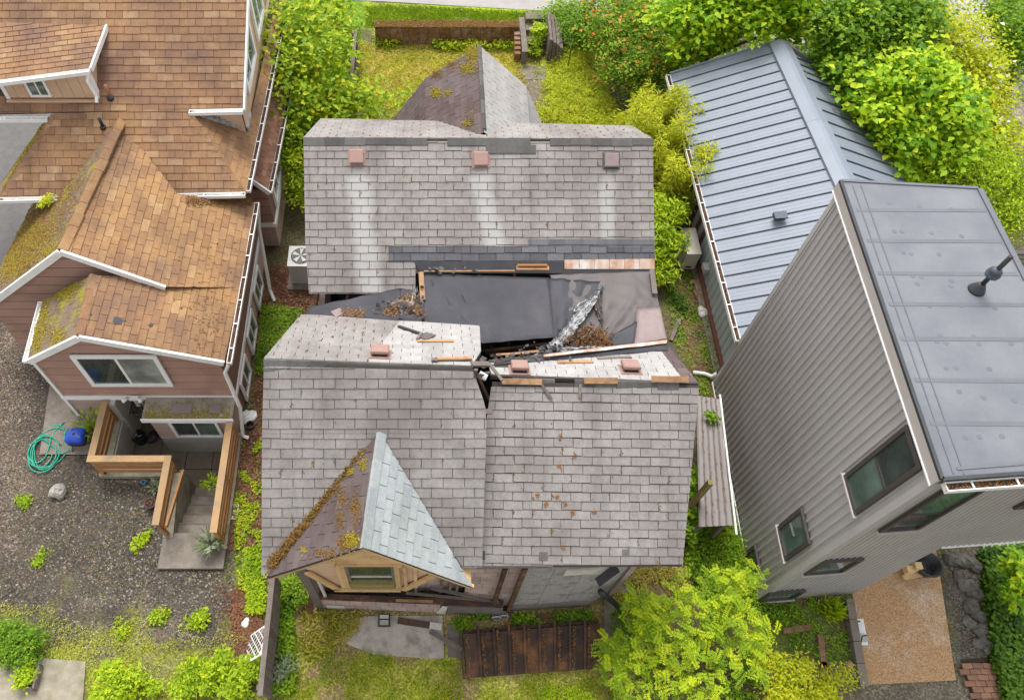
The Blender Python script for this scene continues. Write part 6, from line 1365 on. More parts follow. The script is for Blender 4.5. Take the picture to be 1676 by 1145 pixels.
# pads, planks, platform in the near yard
def flat(name, px, z, mat, label=None, cat=None): 
    return MB().prism([at(u, v, z) for u, v in px], (0, 0, -.06))
struct('concrete_pad', flat('', [(552, 1016), (600, 1007), (724, 1006), (727, 1076), (690, 1075), (612, 1070), (556, 1048)], .03, ''), 'concrete_pale')
struct('concrete_pad', flat('', [(-30, 1090), (48, 1074), (140, 1081), (134, 1170), (-40, 1170)], .05, ''), 'concrete_moss')
struct('concrete_pad', flat('', [(733, 1020), (755, 1022), (757, 1075), (733, 1074)], .02, ''), 'concrete')
def board_thing(name, label, u0, v0, z0, u1, v1, z1, w, mat, cat='plank', h=.03): return solo(name, bm(at(u0, v0, z0), at(u1, v1, z1), w, h), mat, label, cat)
pk = thing('plank', 'dark plank with a white painted end on the concrete pad', 'plank', at(688, 1019, .05))
part('dark_length', bm(at(651, 1014, .06), at(703, 1022, .06), .13, .03), 'darkwood', pk); part('white_end', bm(at(703.4, 1022, .06), at(723, 1025, .06), .132, .031), 'offwhite', pk)
board_thing('plank', 'pinkish grey plank propped between the pad and brown platform', 704, 1032, .05, 755, 1062, .34, .09, 'greywood')
board_thing('wooden_stake', 'short brown board standing against the derelict house corner', 512, 962, .9, 507, 1006, .0, .12, 'darkwood', 'board')
board_thing('plank', 'long rotten plank lying above the brown platform', 868, 1012, .1, 935, 1000, .1, .08, 'darkwood')
solo('wooden_block', MB().prism([at(805, 998, .05), at(812, 985, .35), at(818, 985, .35), at(812, 1003, .05)], (.05, 0, -.03)), 'rawwood', 'orange wood offcut leaning at the porch corner', 'wood')
WL = thing('work_light', 'square black work light on the concrete pad', 'lamp', at(629, 1013, .03))
c = at(629, 1015, .03); part('housing', MB().box(c.x - .12, c.x + .12, c.y - .12, c.y + .12, c.z, c.z + .09), 'black', WL); part('lens', bx(c.x - .09, c.x + .09, c.y - .10, c.y - .0, c.z + .091, c.z + .10), 'glass_pale', WL); part('ballast', bx(c.x - .09, c.x + .09, c.y + .03, c.y + .10, c.z + .091, c.z + .11), 'acgrey', WL)
PF = thing('wooden_platform', 'wet dark brown plank platform with battens in the near yard', 'platform', (2.1, 2.8, 0))
c00, c10, c11, c01 = V(.80, 2.34, .28), V(3.42, 2.52, .30), V(3.55, 3.36, .30), V(.74, 3.16, .28); nP = 9
for k in range(nP):
    s0, s1 = k / nP + .004, (k + 1) / nP - .004
    part('plank', MB().prism([c00.lerp(c10, s0), c00.lerp(c10, s1), c01.lerp(c11, s1), c01.lerp(c11, s0)], (0, 0, -.035 + random.uniform(-.006, .004))), 'darkwood', PF)
    if k: part('batten', MB().prism([c00.lerp(c10, k / nP - .008) + V(0, 0, .001), c00.lerp(c10, k / nP + .008) + V(0, 0, .001), c01.lerp(c11, k / nP + .008) + V(0, .12, .001), c01.lerp(c11, k / nP - .008) + V(0, .12, .001)], (0, 0, .05)), 'darkwood', PF)
for p, q in ((c00, c10), (c01, c11)): part('bearer', bm(p.lerp(q, .01) + V(0, .05, -.12), p.lerp(q, .99) + V(0, .05, -.12), .06, .16), 'darkwood', PF)
part('side_board', bm(c00 + V(-.04, 0, -.08), c01 + V(-.04, 0, -.08), .04, .2), 'darkwood', PF)
tag(leaves('leaf_litter', np.array([tuple(c00.lerp(c10, k / nP + .03 + random.gauss(0, .006)).lerp(c01.lerp(c11, k / nP + .03), random.random()) + V(0, 0, .01)) for k in range(nP) for _ in range(70)]), .035, .5, M['orangelitter'], PF, .8), kind='stuff')
# hose
hp = []; hc = at(74, 738, 0)
for i in range(420):
    t = i / 420; a = t * 2 * math.pi * 6.3; r = .36 + .10 * math.sin(a * .37 + 1) + .06 * math.sin(a * 1.71)
    hp.append(V(hc.x + r * .85 * math.cos(a) + .10 * math.sin(t * 17), hc.y + r * 1.1 * math.sin(a) + .12 * math.cos(t * 11), .02 + .012 * (i % 60) / 20 + .02 * (math.sin(a * 2.3) + 1)))
hp = [at(105, 690, .07), at(92, 703, .05), at(84, 715, .04)] + hp + [at(100, 742, .05), at(116, 735, .1), at(140, 705, .1), at(135, 688, .3)]
solo('garden_hose', MB().tube(hp, .016, 6), 'hose', 'tangled green garden hose coiled on the gravel', 'hose', smooth=True)
# grill
GR = thing('camping_grill', 'blue lidded camping grill on folding black legs', 'grill', at(125, 728, .05))
gc = at(124, 713, .55); gc = V(gc.x, gc.y, 0)
def rbox(c, sx, sy, z0, z1, z2, mat, name, par):
    vs = []; N = 24
    rings = [(1.0, z0), (1.03, z0 + (z1 - z0) * .2), (1.03, z1), (.93, z1 + (z2 - z1) * .6), (.72, z2), (.0, z2 + .004)]
    for s, z in rings:
        for k in range(N):
            a = 2 * math.pi * k / N; cx_, sy_ = math.cos(a), math.sin(a); e = .35
            vs.append(V(c.x + sx * s * math.copysign(abs(cx_) ** e, cx_), c.y + sy * s * math.copysign(abs(sy_) ** e, sy_), z))
    fs = [(i * N + k, i * N + (k + 1) % N, (i + 1) * N + (k + 1) % N, (i + 1) * N + k) for i in range(len(rings) - 1) for k in range(N)] + [tuple(range(N - 1, -1, -1))]
    return part(name, MB().add(vs, fs), mat, par, True)
rbox(gc, .20, .17, .36, .5, .55, 'black', 'firebox', GR); lid = rbox(gc, .205, .178, .50, .60, .67, 'bluepaint', 'lid', GR)
part('lid_knob', MB().lathe(gc + V(0, .0, .67), [(.025, 0), (.03, .02), (.015, .035)], 10), 'black', lid, True)
for sx in (-1, 1):
    for sy in (-1, 1): part('leg', MB().tube([gc + V(.2 * sx, .15 * sy, .42), gc + V(.22 * sx, -.17 * sy, .05)], .013, 6), 'black', GR)
part('side_handle', MB().tube([gc + V(.19, -.1, .48), gc + V(.32, -.1, .48), gc + V(.32, .1, .48), gc + V(.19, .1, .48)], .012, 6), 'black', GR)
# stone and odds
solo('garden_stone', MB().rock(at(95, 803, .1), .17, .2, .17, 4), 'stone', 'squarish pale stone alone on the gravel', 'stone')
def pot(name, label, p, r, h, mat, plant, cat='plant pot', n=60, size=.2, wr=.18, lmat='leaf_pale', spread=.7, flat=.1):
    t = thing(name, label, cat, p); p = Vector(p)
    part('pot', MB().lathe(p, [(r * .7, 0), (r, h * .85), (r * 1.08, h * .86), (r * 1.08, h), (r * .92, h), (r * .9, h * .8)], 16), mat, t, True); part('soil', MB().lathe(p + V(0, 0, h * .78), [(r * .9, 0), (r * .88, .01)], 14), 'soil', t)
    a = rng.random(n) * 6.28; d = np.stack([np.cos(a), np.sin(a), rng.uniform(.1, 1.4, n)], 1)
    P = np.array(p)[None] + np.stack([np.cos(a) * r * .3 * rng.random(n), np.sin(a) * r * .3 * rng.random(n), np.full(n, h * .8) + rng.random(n) * .05], 1) + d * (rng.random(n) * spread * size)[:, None]
    leaves('leaves', P, size, wr, M[lmat], t, flat, None, d); return t
pot('potted_plant', 'spider plant with pale arching leaves in a terracotta pot on the landing', at(349, 893, .1), .1, .16, 'terracotta', 1, 'plant', 70, .34, .1, 'leaf_pale', .15)
pot('potted_plant', 'small bushy green potted plant on the stair curb', at(349, 796, .14), .06, .1, 'black', 1, 'plant', 90, .1, .45, 'leaf_cherry', 1.6)
pot('potted_plant', 'grey green succulent in a pot by the railing corner', at(258, 800, .0), .08, .14, 'stone', 1, 'plant', 50, .14, .3, 'leaf_pale', .7)
pot('potted_plant', 'empty maroon flower pot below the railing', at(250, 827, .0), .12, .2, 'purplepot', 1, 'plant', 8, .05, .4, 'leaf_cherry', .4)
pot('potted_plant', 'lime green leafy potted plant next to the blue grill', at(158, 710, .06), .12, .2, 'soil', 1, 'plant', 260, .12, .45, 'leaf_lime', 3.0)
solo('blue_cup', MB().lathe(at(237, 790, 0), [(.045, 0), (.055, .1), (.045, .1), (.04, .02)], 12), surf('pale_blue_plastic', (.10, .30, .42), rough=.4, bump=0), 'small pale blue cup on the gravel below the railing', 'cup')
CT = thing('plastic_tray', 'clear cloudy plastic tray on red leaves beside the right railing', 'tray', at(383, 845, .02))
tc = at(383, 838, .02); part('base', bx(tc.x - .09, tc.x + .09, tc.y - .16, tc.y + .16, .02, .03), 'plasticclear', CT)
for x0, x1, y0, y1 in ((-.1, -.088, -.17, .17), (.088, .1, -.17, .17), (-.087, .087, -.17, -.158), (-.087, .087, .158, .17)): part('rim', bx(tc.x + x0, tc.x + x1, tc.y + y0, tc.y + y1, .02, .09), 'plasticclear', CT)
def crumple(name, label, p, r, mat, seed, cat): return solo(name, MB().rock(p, r, r * 1.2, r * .5, seed, 12, 8), mat, label, cat)
crumple('plastic_bag', 'crumpled white plastic bag below the brown house downspout', at(407, 681, .07), .17, 'whiteplastic', 21, 'bag')
solo('plant_pot', MB().lathe(at(411, 698, 0), [(.08, 0), (.1, .14), (.085, .14), (.07, .03)], 12), 'black', 'empty black nursery pot beside the crumpled white bag', 'pot')
crumple('white_ornament', 'small broken white garden ornament on red leaf litter', at(402, 1018, .05), .08, 'whiteplastic', 22, 'ornament')
BB = thing('black_planter', 'black planter with pale labels inside the sunken stairwell', 'planter', (-6.75, 7.35, -.9))
bp = at(226, 712, -.6); part('tub', MB().lathe(V(bp.x, bp.y, -.9), [(.13, 0), (.17, .3), (.15, .3), (.14, .05)], 14), 'black', BB)
for dx in (-.05, .06): part('label_tag', bm(V(bp.x + dx, bp.y, -.58), V(bp.x + dx + .03, bp.y - .05, -.5), .07, .006), 'whiteplastic', BB)
crumple('black_bag', 'dark rubbish bag beside the planter in the stairwell', V(bp.x + .28, bp.y + .05, -.78), .13, 'black', 23, 'bag')
# planter box bottom left
PB = thing('planter_box', 'weathered wooden planter box with lime weeds on the mossy pad', 'planter', at(50, 1110, .05))
q = [at(60, 1082, .06), at(70, 1090, .06), at(60, 1128, .06), at(32, 1119, .06)]
for a, b in ((q[1], q[2]), (q[2], q[3]), (q[0], q[1])): part('side_board', bm(a + V(0, 0, .1), b + V(0, 0, .1), .04, .2), 'greywood', PB)
part('soil', MB().prism([x + V(0, 0, .12) for x in q], (0, 0, -.1)), 'soil', PB)
P = np.array([tuple(q[3].lerp(q[0], random.random()).lerp(q[2], random.random() * .5) + V(random.gauss(0, .06), random.gauss(0, .06), .15 + random.random() * .15)) for _ in range(420)])
leaves('leaves', P, .08, .6, M['leaf_lime'], PB, .6)
# AC condenser and mini split
AC = thing('air_conditioner', 'round-fan grey condenser unit between the brown house and grey roof', 'air conditioner', (-3.35, 12.4, 0))
ax_, ay_ = -3.22, 12.35
part('pad', bx(ax_ - .42, ax_ + .42, ay_ - .5, ay_ + .5, .0, .08), 'concrete', AC); part('cabinet', bx(ax_ - .31, ax_ + .31, ay_ - .31, ay_ + .31, .08, .82), 'acgrey', AC)
part('top_cover', MB().box(ax_ - .33, ax_ + .33, ay_ - .33, ay_ + .33, .8205, .845), 'acgrey', AC)
fan = part('fan_guard', MB().lathe(V(ax_, ay_, .8455), [(.26, .0), (.26, .012)], 20), 'black', AC)
for k in range(5):
    a = k * 1.2566; part('blade', MB().prism([V(ax_, ay_, .862), V(ax_ +   .22 * math.cos(a), ay_ +   .22 * math.sin(a), .88), V(ax_ +   .22 * math.cos(a + .5), ay_ +   .22 * math.sin(a + .5), .862)], (0, 0, .006)), 'acgrey', fan)
MS = thing('heat_pump', 'beige heat pump unit beside the blue grey metal wall', 'heat pump', (6.9, 12.9, 0))
part('cabinet', bx(6.80, 7.16, 12.5, 13.36, .1, .72), 'acbeige', MS); part('fan_grille', MB().tube([V(6.798, 12.86, .42), V(6.78, 12.86, .42)], .24, 20), 'acgrey', MS); part('top_panel', bx(6.79, 7.17, 12.49, 13.37, .721, .745), 'acbeige', MS)
for y in (12.6, 13.2): part('foot', bx(6.78, 7.18, y, y + .07, 0, .1), 'black', MS)
part('cover', bx(7.161, 7.2, 12.55, 12.75, .3, .6), 'black', MS); part('badge', bx(6.9, 7.05, 12.494, 12.499, .16, .22), 'black', MS)
crumple('rubble', 'pale crumpled plastic on the soil beside the metal building', at(1150, 510, .06), .14, 'plasticclear', 24, 'debris')
board_thing('fallen_branch', 'old grey board lying in the narrow soil side yard', 1098, 556, .05, 1112, 522, .05, .09, 'greywood', 'board')
for k, (u, v) in enumerate(((1135, 462), (1142, 470), (1138, 480), (1146, 486))): tag(part('brick', MB().box(-.1, .1, -.05, .05, 0, .06), 'brick'), 'loose red brick below the beige heat pump, ' + ('nearest the unit', 'second from the unit', 'third from the unit', 'farthest from the unit')[k], 'brick', 'loose bricks by the heat pump').matrix_basis = Matrix.Translation(at(u, v, .005)) @ Matrix.Rotation(k * .9, 4, 'Z')
# right foreground: curb, sink, timber, rockery, bricks
CW = thing('patio_curb', 'grey concrete curb along the left edge of the tan patio', 'curb', (8.75, 3.2, 0))
ca0, ca1 = at(1385, 978, .18), at(1409, 1122, .18); 
for k in range(4):
    a, b = ca0.lerp(ca1, k / 4 + .003), ca0.lerp(ca1, (k + 1) / 4 - .003); part('curb_block', MB().prism([a, b, b + V(.16, 0, 0), a + V(.16, 0, 0)], (0, 0, -.2)), 'concrete', CW)
SK = thing('sink', 'white sink unit lying on the tan patio by the curb', 'sink', at(1408, 1035, .03))
s0 = at(1399, 1012, .06); s1 = at(1413, 1011, .06); s2 = at(1421, 1054, .06); s3 = at(1406, 1055, .06)
part('counter', MB().prism([s0, s1, s2, s3], (0, 0, -.03)), 'whiteplastic', SK); sc_ = (s0 + s1 + s2 + s3) / 4
part('bowl', MB().lathe(V(sc_.x + .01, sc_.y - .12, .062), [(.08, 0), (.085, .012), (.075, .012), (.06, .002)], 16), 'acgrey', SK, True); part('tap', MB().tube([V(sc_.x - .06, sc_.y - .2, .06), V(sc_.x - .05, sc_.y - .1, .14), V(sc_.x + .04, sc_.y - .08, .13)], .014, 6), 'black', SK)
part('drain', bx(s0.x + .03, s0.x + .1, s0.y - .06, s0.y - .03, .0605, .065), 'black', SK)
TW = thing('timber_stack', 'fresh yellow timber offcuts and steps under the overhanging wall', 'timber', at(1500, 935, .03))
for u0, v0, u1, v1, z, w in ((1478, 944, 1510, 938, .12, .1), (1486, 939, 1516, 935, .06, .1), (1500, 940, 1532, 930, .08, .05), (1529, 932, 1531, 915, .1, .05)): part('plank', bm(at(u0, v0, z), at(u1, v1, z), w, .05), 'woodyellow', TW)
part('block', bx(*(lambda p: (p.x, p.x + .14, p.y, p.y + .14))(at(1478, 940, .1)), .15, .32), 'woodyellow', TW); part('block', bx(*(lambda p: (p.x, p.x + .14, p.y, p.y + .14))(at(1488, 936, .1)), .15, .4), 'woodyellow', TW)
bs = at(1518, 924, .25); solo('black_tub', MB().lathe(V(bs.x, bs.y, .03), [(.2, 0), (.26, .25), (.28, .3), (.24, .3), (.2, .08)], 18), 'black', 'black plastic tub among the yellow timbers', 'tub', smooth=True)
rk = [(1552, 915, .3), (1572, 918, .34), (1590, 925, .3), (1566, 942, .3), (1578, 958, .36), (1590, 972, .3), (1583, 992, .34), (1596, 1008, .28), (1580, 1018, .26), (1600, 1030, .3), (1606, 1048, .26), (1596, 1052, .22), (1612, 1062, .2)]
where = ['tucked under the wall overhang', 'large, beside the black tub', 'right of the two under the overhang', 'flat topped, third down the rockery', 'largest, upper middle of the rockery', 'against the ivy, upper half', 'angular, halfway down the rockery', 'dark, against the ivy below the middle', 'on the gravel side, below the middle', 'lower third of the rockery', 'near the rockery\'s lower end by ivy', 'small, lower end on gravel side', 'smallest, last at the lower end']
for k, (u, v, r) in enumerate(rk): solo('rock', MB().rock(at(u + 6, v, r * .08), r * .6, r * .55, r * .42, 40 + k, 8, 5), 'rock', 'dark mossy rockery boulder, ' + where[k], 'rock', 'rockery boulders beside the patio')
for k, (u, v, a) in enumerate(((1288, 1031, .05), (1303, 1029, .0), (1317, 1027, .1), (1342, 1046, 1.5), (1343, 1057, 1.45), (1344, 1067, 1.55), (1347, 1082, 1.5), (1348, 1091, 1.5))):
    b_ = tag(part('brick', MB().box(-.1, .1, -.055, .055, 0, .06), 'brick'), ('left brick of the short row of three on soil', 'middle brick of the short row of three on soil', 'right brick of the short row of three on soil', 'first brick, farthest from camera, of the line of five', 'second brick of the line of five edging the bed', 'third brick of the line of five edging the bed', 'fourth brick of the line of five edging the bed', 'last brick, nearest the camera, of the line of five')[k], 'brick', 'bricks in the row of three' if k < 3 else 'bricks in the line of five'); b_.matrix_basis = Matrix.Translation(at(u, v, .005)) @ Matrix.Rotation(a, 4, 'Z')
bpth = struct('brick_path', MB().prism([at(1572, 1078, .012), at(1640, 1072, .012), at(1690, 1170, .012), at(1600, 1175, .012)], (0, 0, -.03)), 'soil')
bmsh = MB().box(-.1, .1, -.05, .05, 0, .05).mesh('brick')
o_ = at(1575, 1085)
for i in range(8):
    for j in range(11):
        p = V(o_.x + .05 + i * .21 - (.105 if j % 2 else 0) + j * .012, o_.y - .05 - j * .11, .013 + random.uniform(0, .01))
        put('brick', bmsh, M['brick'], bpth, Matrix.Translation(p) @ Matrix.Rotation(random.uniform(-.06, .06), 4, 'Z'))
pvm = MB().box(-.1, .1, -.05, .05, 0, .05).mesh('paver')
for i in range(5):
    for j in range(4): put('paver', pvm, M['paving'], bpth, Matrix.Translation((12.3 + i * .45, 4.75 + j * .45, .031)) @ Matrix.Scale(2.1, 4, (1, 0, 0)) @ Matrix.Scale(4.1, 4, (0, 1, 0)) @ Matrix.Scale(.3, 4, (0, 0, 1)))
for k, (u, v, w) in enumerate(((812, 1010, 'left'), (824, 1008, 'right'))):
    t = thing('flower_pot', f'small earthen pot with a wire hoop below the porch, {w} one of two', 'pot', at(u, v, 0)); p = at(u, v, 0)
    part('pot', MB().lathe(p, [(.07, 0), (.09, .13), (.075, .13), (.06, .03)], 12), 'stone', t); part('hoop', MB().tube([p + V(.1 * math.cos(a), -.02, .1 + .1 * math.sin(a)) for a in np.linspace(0, 3.14, 10)], .007, 5), 'whiteplastic', t)
solo('paving_stone', bx(*(lambda p: (p.x - .2, p.x + .2, p.y - .12, p.y + .12))(at(758, 34, .02)), 0, .05), 'paving', 'single grey paving stone in the top lawn', 'paver')
solo('log', MB().tube([at(1387, 1090, .06), at(1393, 1084, .06)], .07, 10), 'cedartop', 'short cut log at the foot of the patio curb', 'log')

# ================================================================== TREES, SHRUBS, WEEDS AND GRASS
def blobs(*spec): return [(np.array(at(u, v, z)), r, r, r * .75) for (u, v, z, r) in spec]
tree('cherry_tree', 'leafy yellow green tree overhanging the brown house\'s far right corner', 'tree', tuple(at(520, 195)), blobs((455, 40, 3.2, .8), (500, 25, 3.2, .9), (550, 25, 2.8, .6), (470, 95, 3.0, .7), (520, 90, 3.0, .8), (490, 150, 2.6, .75), (545, 150, 2.3, .8), (590, 165, 1.9, .6), (625, 168, 1.6, .45), (505, 200, 1.9, .6), (560, 185, 1.8, .5), (430, 60, 3.3, .35), (425, 110, 3.2, .3), (655, 160, 1.4, .3), (600, 190, 1.4, .35), (520, 250, 1.2, .35), (450, 150, 2.8, .3)), 'leaf_cherry', 4300, .18, .6, bark='barkred', trunk_r=.1, branches=26, clump=.27, per=8)
tree('hedge_shrub', 'tall green hedge squeezed between the brown house and grey rear roof', 'shrub', tuple(at(488, 330)), blobs((480, 190, 1.9, .5), (482, 225, 1.7, .5), (484, 258, 1.4, .45), (488, 290, 1.1, .4), (492, 315, .8, .35), (515, 190, 1.2, .4)), 'leaf_cherry', 4800, .11, .5, trunk_r=.04, clump=.14)
tree('flowering_shrub', 'dense round evergreen shrub dotted with orange flowers, top of the photo', 'shrub', tuple(at(1040, 140)), blobs((1000, 55, 1.4, .85), (1060, 50, 1.5, 1.0), (1030, 105, 1.3, .85), (1080, 110, 1.2, .65), (985, 20, 1.3, .7), (1040, 10, 1.4, .9), (1060, 150, .8, .5)), 'leaf_green', 13000, .12, .5, trunk_r=.07, clump=.13, extra=('flower_orange', 1100, .11, 'flowers'), shell=.7)
tree('maple_tree', 'bright green broad leaved tree behind the blue metal roof\'s peak', 'tree', tuple(at(1125, 150)), blobs((1125, 25, 3.0, .8), (1185, 5, 3.4, .9), (1165, 55, 2.4, .55), (1240, 10, 3.4, .8), (1290, 0, 3.4, .8), (1120, 75, 1.8, .5), (1240, -40, 4, 1.2), (1300, 45, 2.6, .4)), 'leaf_maple', 13500, .18, .7, trunk_r=.16, branches=14, clump=.2)
tree('maple_tree', 'tall mid green tree right of the grey path gap, top right', 'tree', tuple(at(1440, 190)), blobs((1370, 40, 3.4, .9), (1420, 35, 3.6, 1.0), (1470, 55, 3.4, 1.0), (1410, 100, 3.0, .9), (1370, 95, 2.8, .6), (1470, 15, 3.6, 1.0)), 'leaf_green', 12000, .16, .65, trunk_r=.12, clump=.2)
tree('maple_tree', 'large bright green tree beside the blue metal roof\'s right edge', 'tree', tuple(at(1480, 260)), blobs((1440, 150, 3.0, .9), (1500, 140, 3.2, 1.0), (1550, 170, 3.0, .9), (1490, 205, 2.6, .9), (1540, 220, 2.5, .8), (1430, 200, 2.2, .6), (1480, 255, 2.0, .6)), 'leaf_maple', 13500, .19, .7, trunk_r=.13, clump=.2)
tree('blossom_tree', 'yellow green tree with cream blossom clusters, upper right', 'tree', tuple(at(1600, 240)), blobs((1520, 45, 3.0, .8), (1570, 60, 2.8, .8), (1590, 110, 2.6, .8), (1610, 160, 2.3, .7), (1600, 210, 2.0, .7), (1640, 220, 1.9, .6)), 'leaf_yellow', 10500, .13, .45, trunk_r=.1, clump=.18, extra=('flower_white', 420, .14, 'blossom'))
tree('locust_tree', 'fine leaved lime tree behind the flat rubber roof', 'tree', tuple(at(1610, 330)), blobs((1550, 270, 2.2, .6), (1600, 275, 2.2, .7), (1650, 280, 2.0, .7), (1520, 290, 1.8, .5), (1590, 320, 1.7, .6), (1650, 345, 1.6, .7), (1670, 310, 1.8, .6), (1500, 265, 1.9, .4), (1560, 245, 2.2, .5)), 'leaf_lime', 10500, .11, .4, trunk_r=.09, clump=.18)
tree('street_tree', 'dark green street tree in the far top right corner', 'tree', tuple(at(1648, 150)), blobs((1660, 25, 2.6, .9), (1690, 60, 2.8, 1.1), (1665, 75, 2.2, .7), (1640, 10, 2.4, .6)), 'leaf_green', 6500, .13, .5, trunk_r=.12, clump=.16)
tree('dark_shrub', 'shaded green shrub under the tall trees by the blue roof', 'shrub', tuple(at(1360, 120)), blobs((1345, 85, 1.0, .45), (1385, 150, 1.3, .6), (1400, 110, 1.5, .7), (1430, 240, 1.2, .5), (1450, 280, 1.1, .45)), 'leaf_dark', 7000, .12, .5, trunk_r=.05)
tree('ivy_bank', 'leafy light green shrub bank by the back gate', 'shrub', tuple(at(915, 40)), blobs((905, 35, .5, .55), (935, 55, .5, .5), (930, 20, .5, .6), (960, 40, .6, .5)), 'leaf_green', 5000, .09, .55, trunk_r=.03, clump=.13)
tree('lime_creeper', 'bright lime creeper hanging over the timber wall', 'creeper', tuple(at(878, 75)), blobs((884, 50, .7, .25), (878, 68, .5, .18), (876, 82, .3, .14)), 'leaf_lime', 900, .1, .6, trunk_r=.02, clump=.06)
# bamboo: upright canes with narrow yellow leaves
def bamboo(name, label, spec, n, mat, size, wr):
    t = thing(name, label, 'bamboo', tuple(at(spec[0][0], spec[0][1]))); P = []; D = []; cm = MB(); k = max(1, n // len(spec))
    for (u, v, z) in spec:
        b = at(u, v, 0); h = z; lean = V(random.gauss(0, .18), random.gauss(0, .12), 0)
        cm.tube([b, b + lean * .4 + V(0, 0, h * .5), b + lean + V(0, 0, h)], [.014, .011, .004], 5)
        for _ in range(k):
            s = .25 + .75 * random.random(); p = b + lean * s * s + V(0, 0, h * s); a = random.random() * 6.28; r = random.random() * .3 * (1.25 - s * .7)
            P.append((p.x + r * math.cos(a), p.y + r * math.sin(a), p.z + random.gauss(0, .05))); D.append((math.cos(a), math.sin(a), random.uniform(-.5, .5)))
    part('canes', cm, 'grass_dry', t); leaves('leaves', np.array(P), size, wr, M[mat], t, .5, np.clip(rng.normal(.5, .25, len(P)), .02, .98), np.array(D)); return t
bsp = [(random.uniform(1010, 1095), random.uniform(215, 340), random.uniform(1.4, 2.6)) for _ in range(44)]
bsp = [(u + max(0, 262 - v) * -.4, v, h) for u, v, h in bsp] + [(random.uniform(1075, 1112), random.uniform(235, 370), random.uniform(1.4, 2.7)) for _ in range(34)]
bamboo('bamboo', 'yellow bamboo thicket along the grey roof\'s right edge', bsp, 24000, 'leaf_bamboo', .15, .2)
tree('yellow_groundcover', 'low lime yellow bamboo spread beside the garden path', 'bamboo', tuple(at(950, 200)), [(np.array(at(u, v, .12)), r, r, .18) for u, v, r in ((925, 110, .7), (915, 150, .7), (950, 160, .8), (930, 190, .8), (975, 190, .8), (900, 185, .5), (1000, 210, .5), (940, 95, .5))], 'leaf_bamboo', 11000, .11, .22, trunk_r=.02, clump=.14, droop=-.1)
tree('laurel_shrub', 'glossy bright green broad leaved shrub below the yellow bamboo', 'shrub', tuple(at(1098, 430)), blobs((1082, 350, 1.1, .4), (1100, 345, 1.1, .35), (1080, 385, .95, .36), (1098, 392, .9, .32), (1078, 420, .7, .34), (1088, 445, .5, .26), (1072, 330, 1.0, .3)), 'leaf_lime', 4200, .15, .35, trunk_r=.04, clump=.12)
# compound-leaf saplings in the near right
def locust(name, label, spec, nf, mat, base):
    t = thing(name, label, 'sapling', tuple(base)); P = []; D = []; T = []; st = MB(); b = Vector(base)
    for (u, v, z, r) in spec:
        c = at(u, v, z); st.tube([b, b.lerp(c, .5) + V(0, 0, .15), c], [.025, .016, .008], 6)
        for _ in range(nf):
            d = Vector((random.gauss(0, 1), random.gauss(0, 1), random.gauss(0, .45))).normalized(); o = c + d * r * 1.2 * random.random() ** .5; tn = min(.98, max(.02, random.gauss(.5, .3)))
            a = random.random() * 6.28; f = V(math.cos(a), math.sin(a), random.uniform(-.35, .25)); L = random.uniform(.16, .30); s = f.cross(V(0, 0, 1)).normalized()
            for k in range(8):
                q = o + f * (L * (k + 1) / 8) + V(0, 0, -.05 * (k / 8) ** 2)
                for sg in (1, -1): P.append(tuple(q)); D.append(tuple(s * sg + f * .35 + V(0, 0, random.uniform(-.15, .15)))); T.append(tn)
    part('stems', st, 'greenpost', t); leaves('leaves', np.array(P), .062, .5, M[mat], t, .9, np.array(T), np.array(D)); return t
locust('locust_sapling', 'bright lime feathery sapling in front of the tall house corner', [(1130, 975, 1.6, .35), (1180, 960, 1.7, .35), (1225, 950, 1.5, .28), (1080, 1000, 1.4, .32), (1040, 985, 1.2, .22), (1150, 1020, 1.5, .4), (1200, 1010, 1.5, .38), (1240, 1030, 1.3, .3), (1100, 1050, 1.3, .36), (1050, 1060, 1.1, .3), (1160, 1080, 1.3, .42), (1220, 1075, 1.2, .36), (1010, 1085, .9, .26), (1100, 1110, 1.1, .4), (1160, 1135, 1.0, .4), (1030, 1120, .9, .3), (1060, 1025, 1.2, .26), (1000, 1060, .9, .15)], 38, 'leaf_lime', at(1140, 1070))
tree('yellow_shrub', 'yellow green leafy shrub at the bottom edge below the bricks', 'shrub', tuple(at(1300, 1120)), blobs((1270, 1090, .7, .25), (1310, 1100, .7, .3), (1350, 1120, .6, .28), (1280, 1130, .6, .3), (1330, 1145, .6, .3), (1250, 1065, .7, .2), (1380, 1105, .5, .18)), 'leaf_yellow', 3000, .075, .5, trunk_r=.02, clump=.09)
tree('locust_seedling', 'small feathery lime seedlings at the bottom edge below the platform', 'sapling', tuple(at(925, 1145)), blobs((900, 1135, .4, .16), (935, 1140, .4, .18), (960, 1150, .4, .2)), 'leaf_lime', 1300, .06, .4, trunk_r=.01, clump=.06)
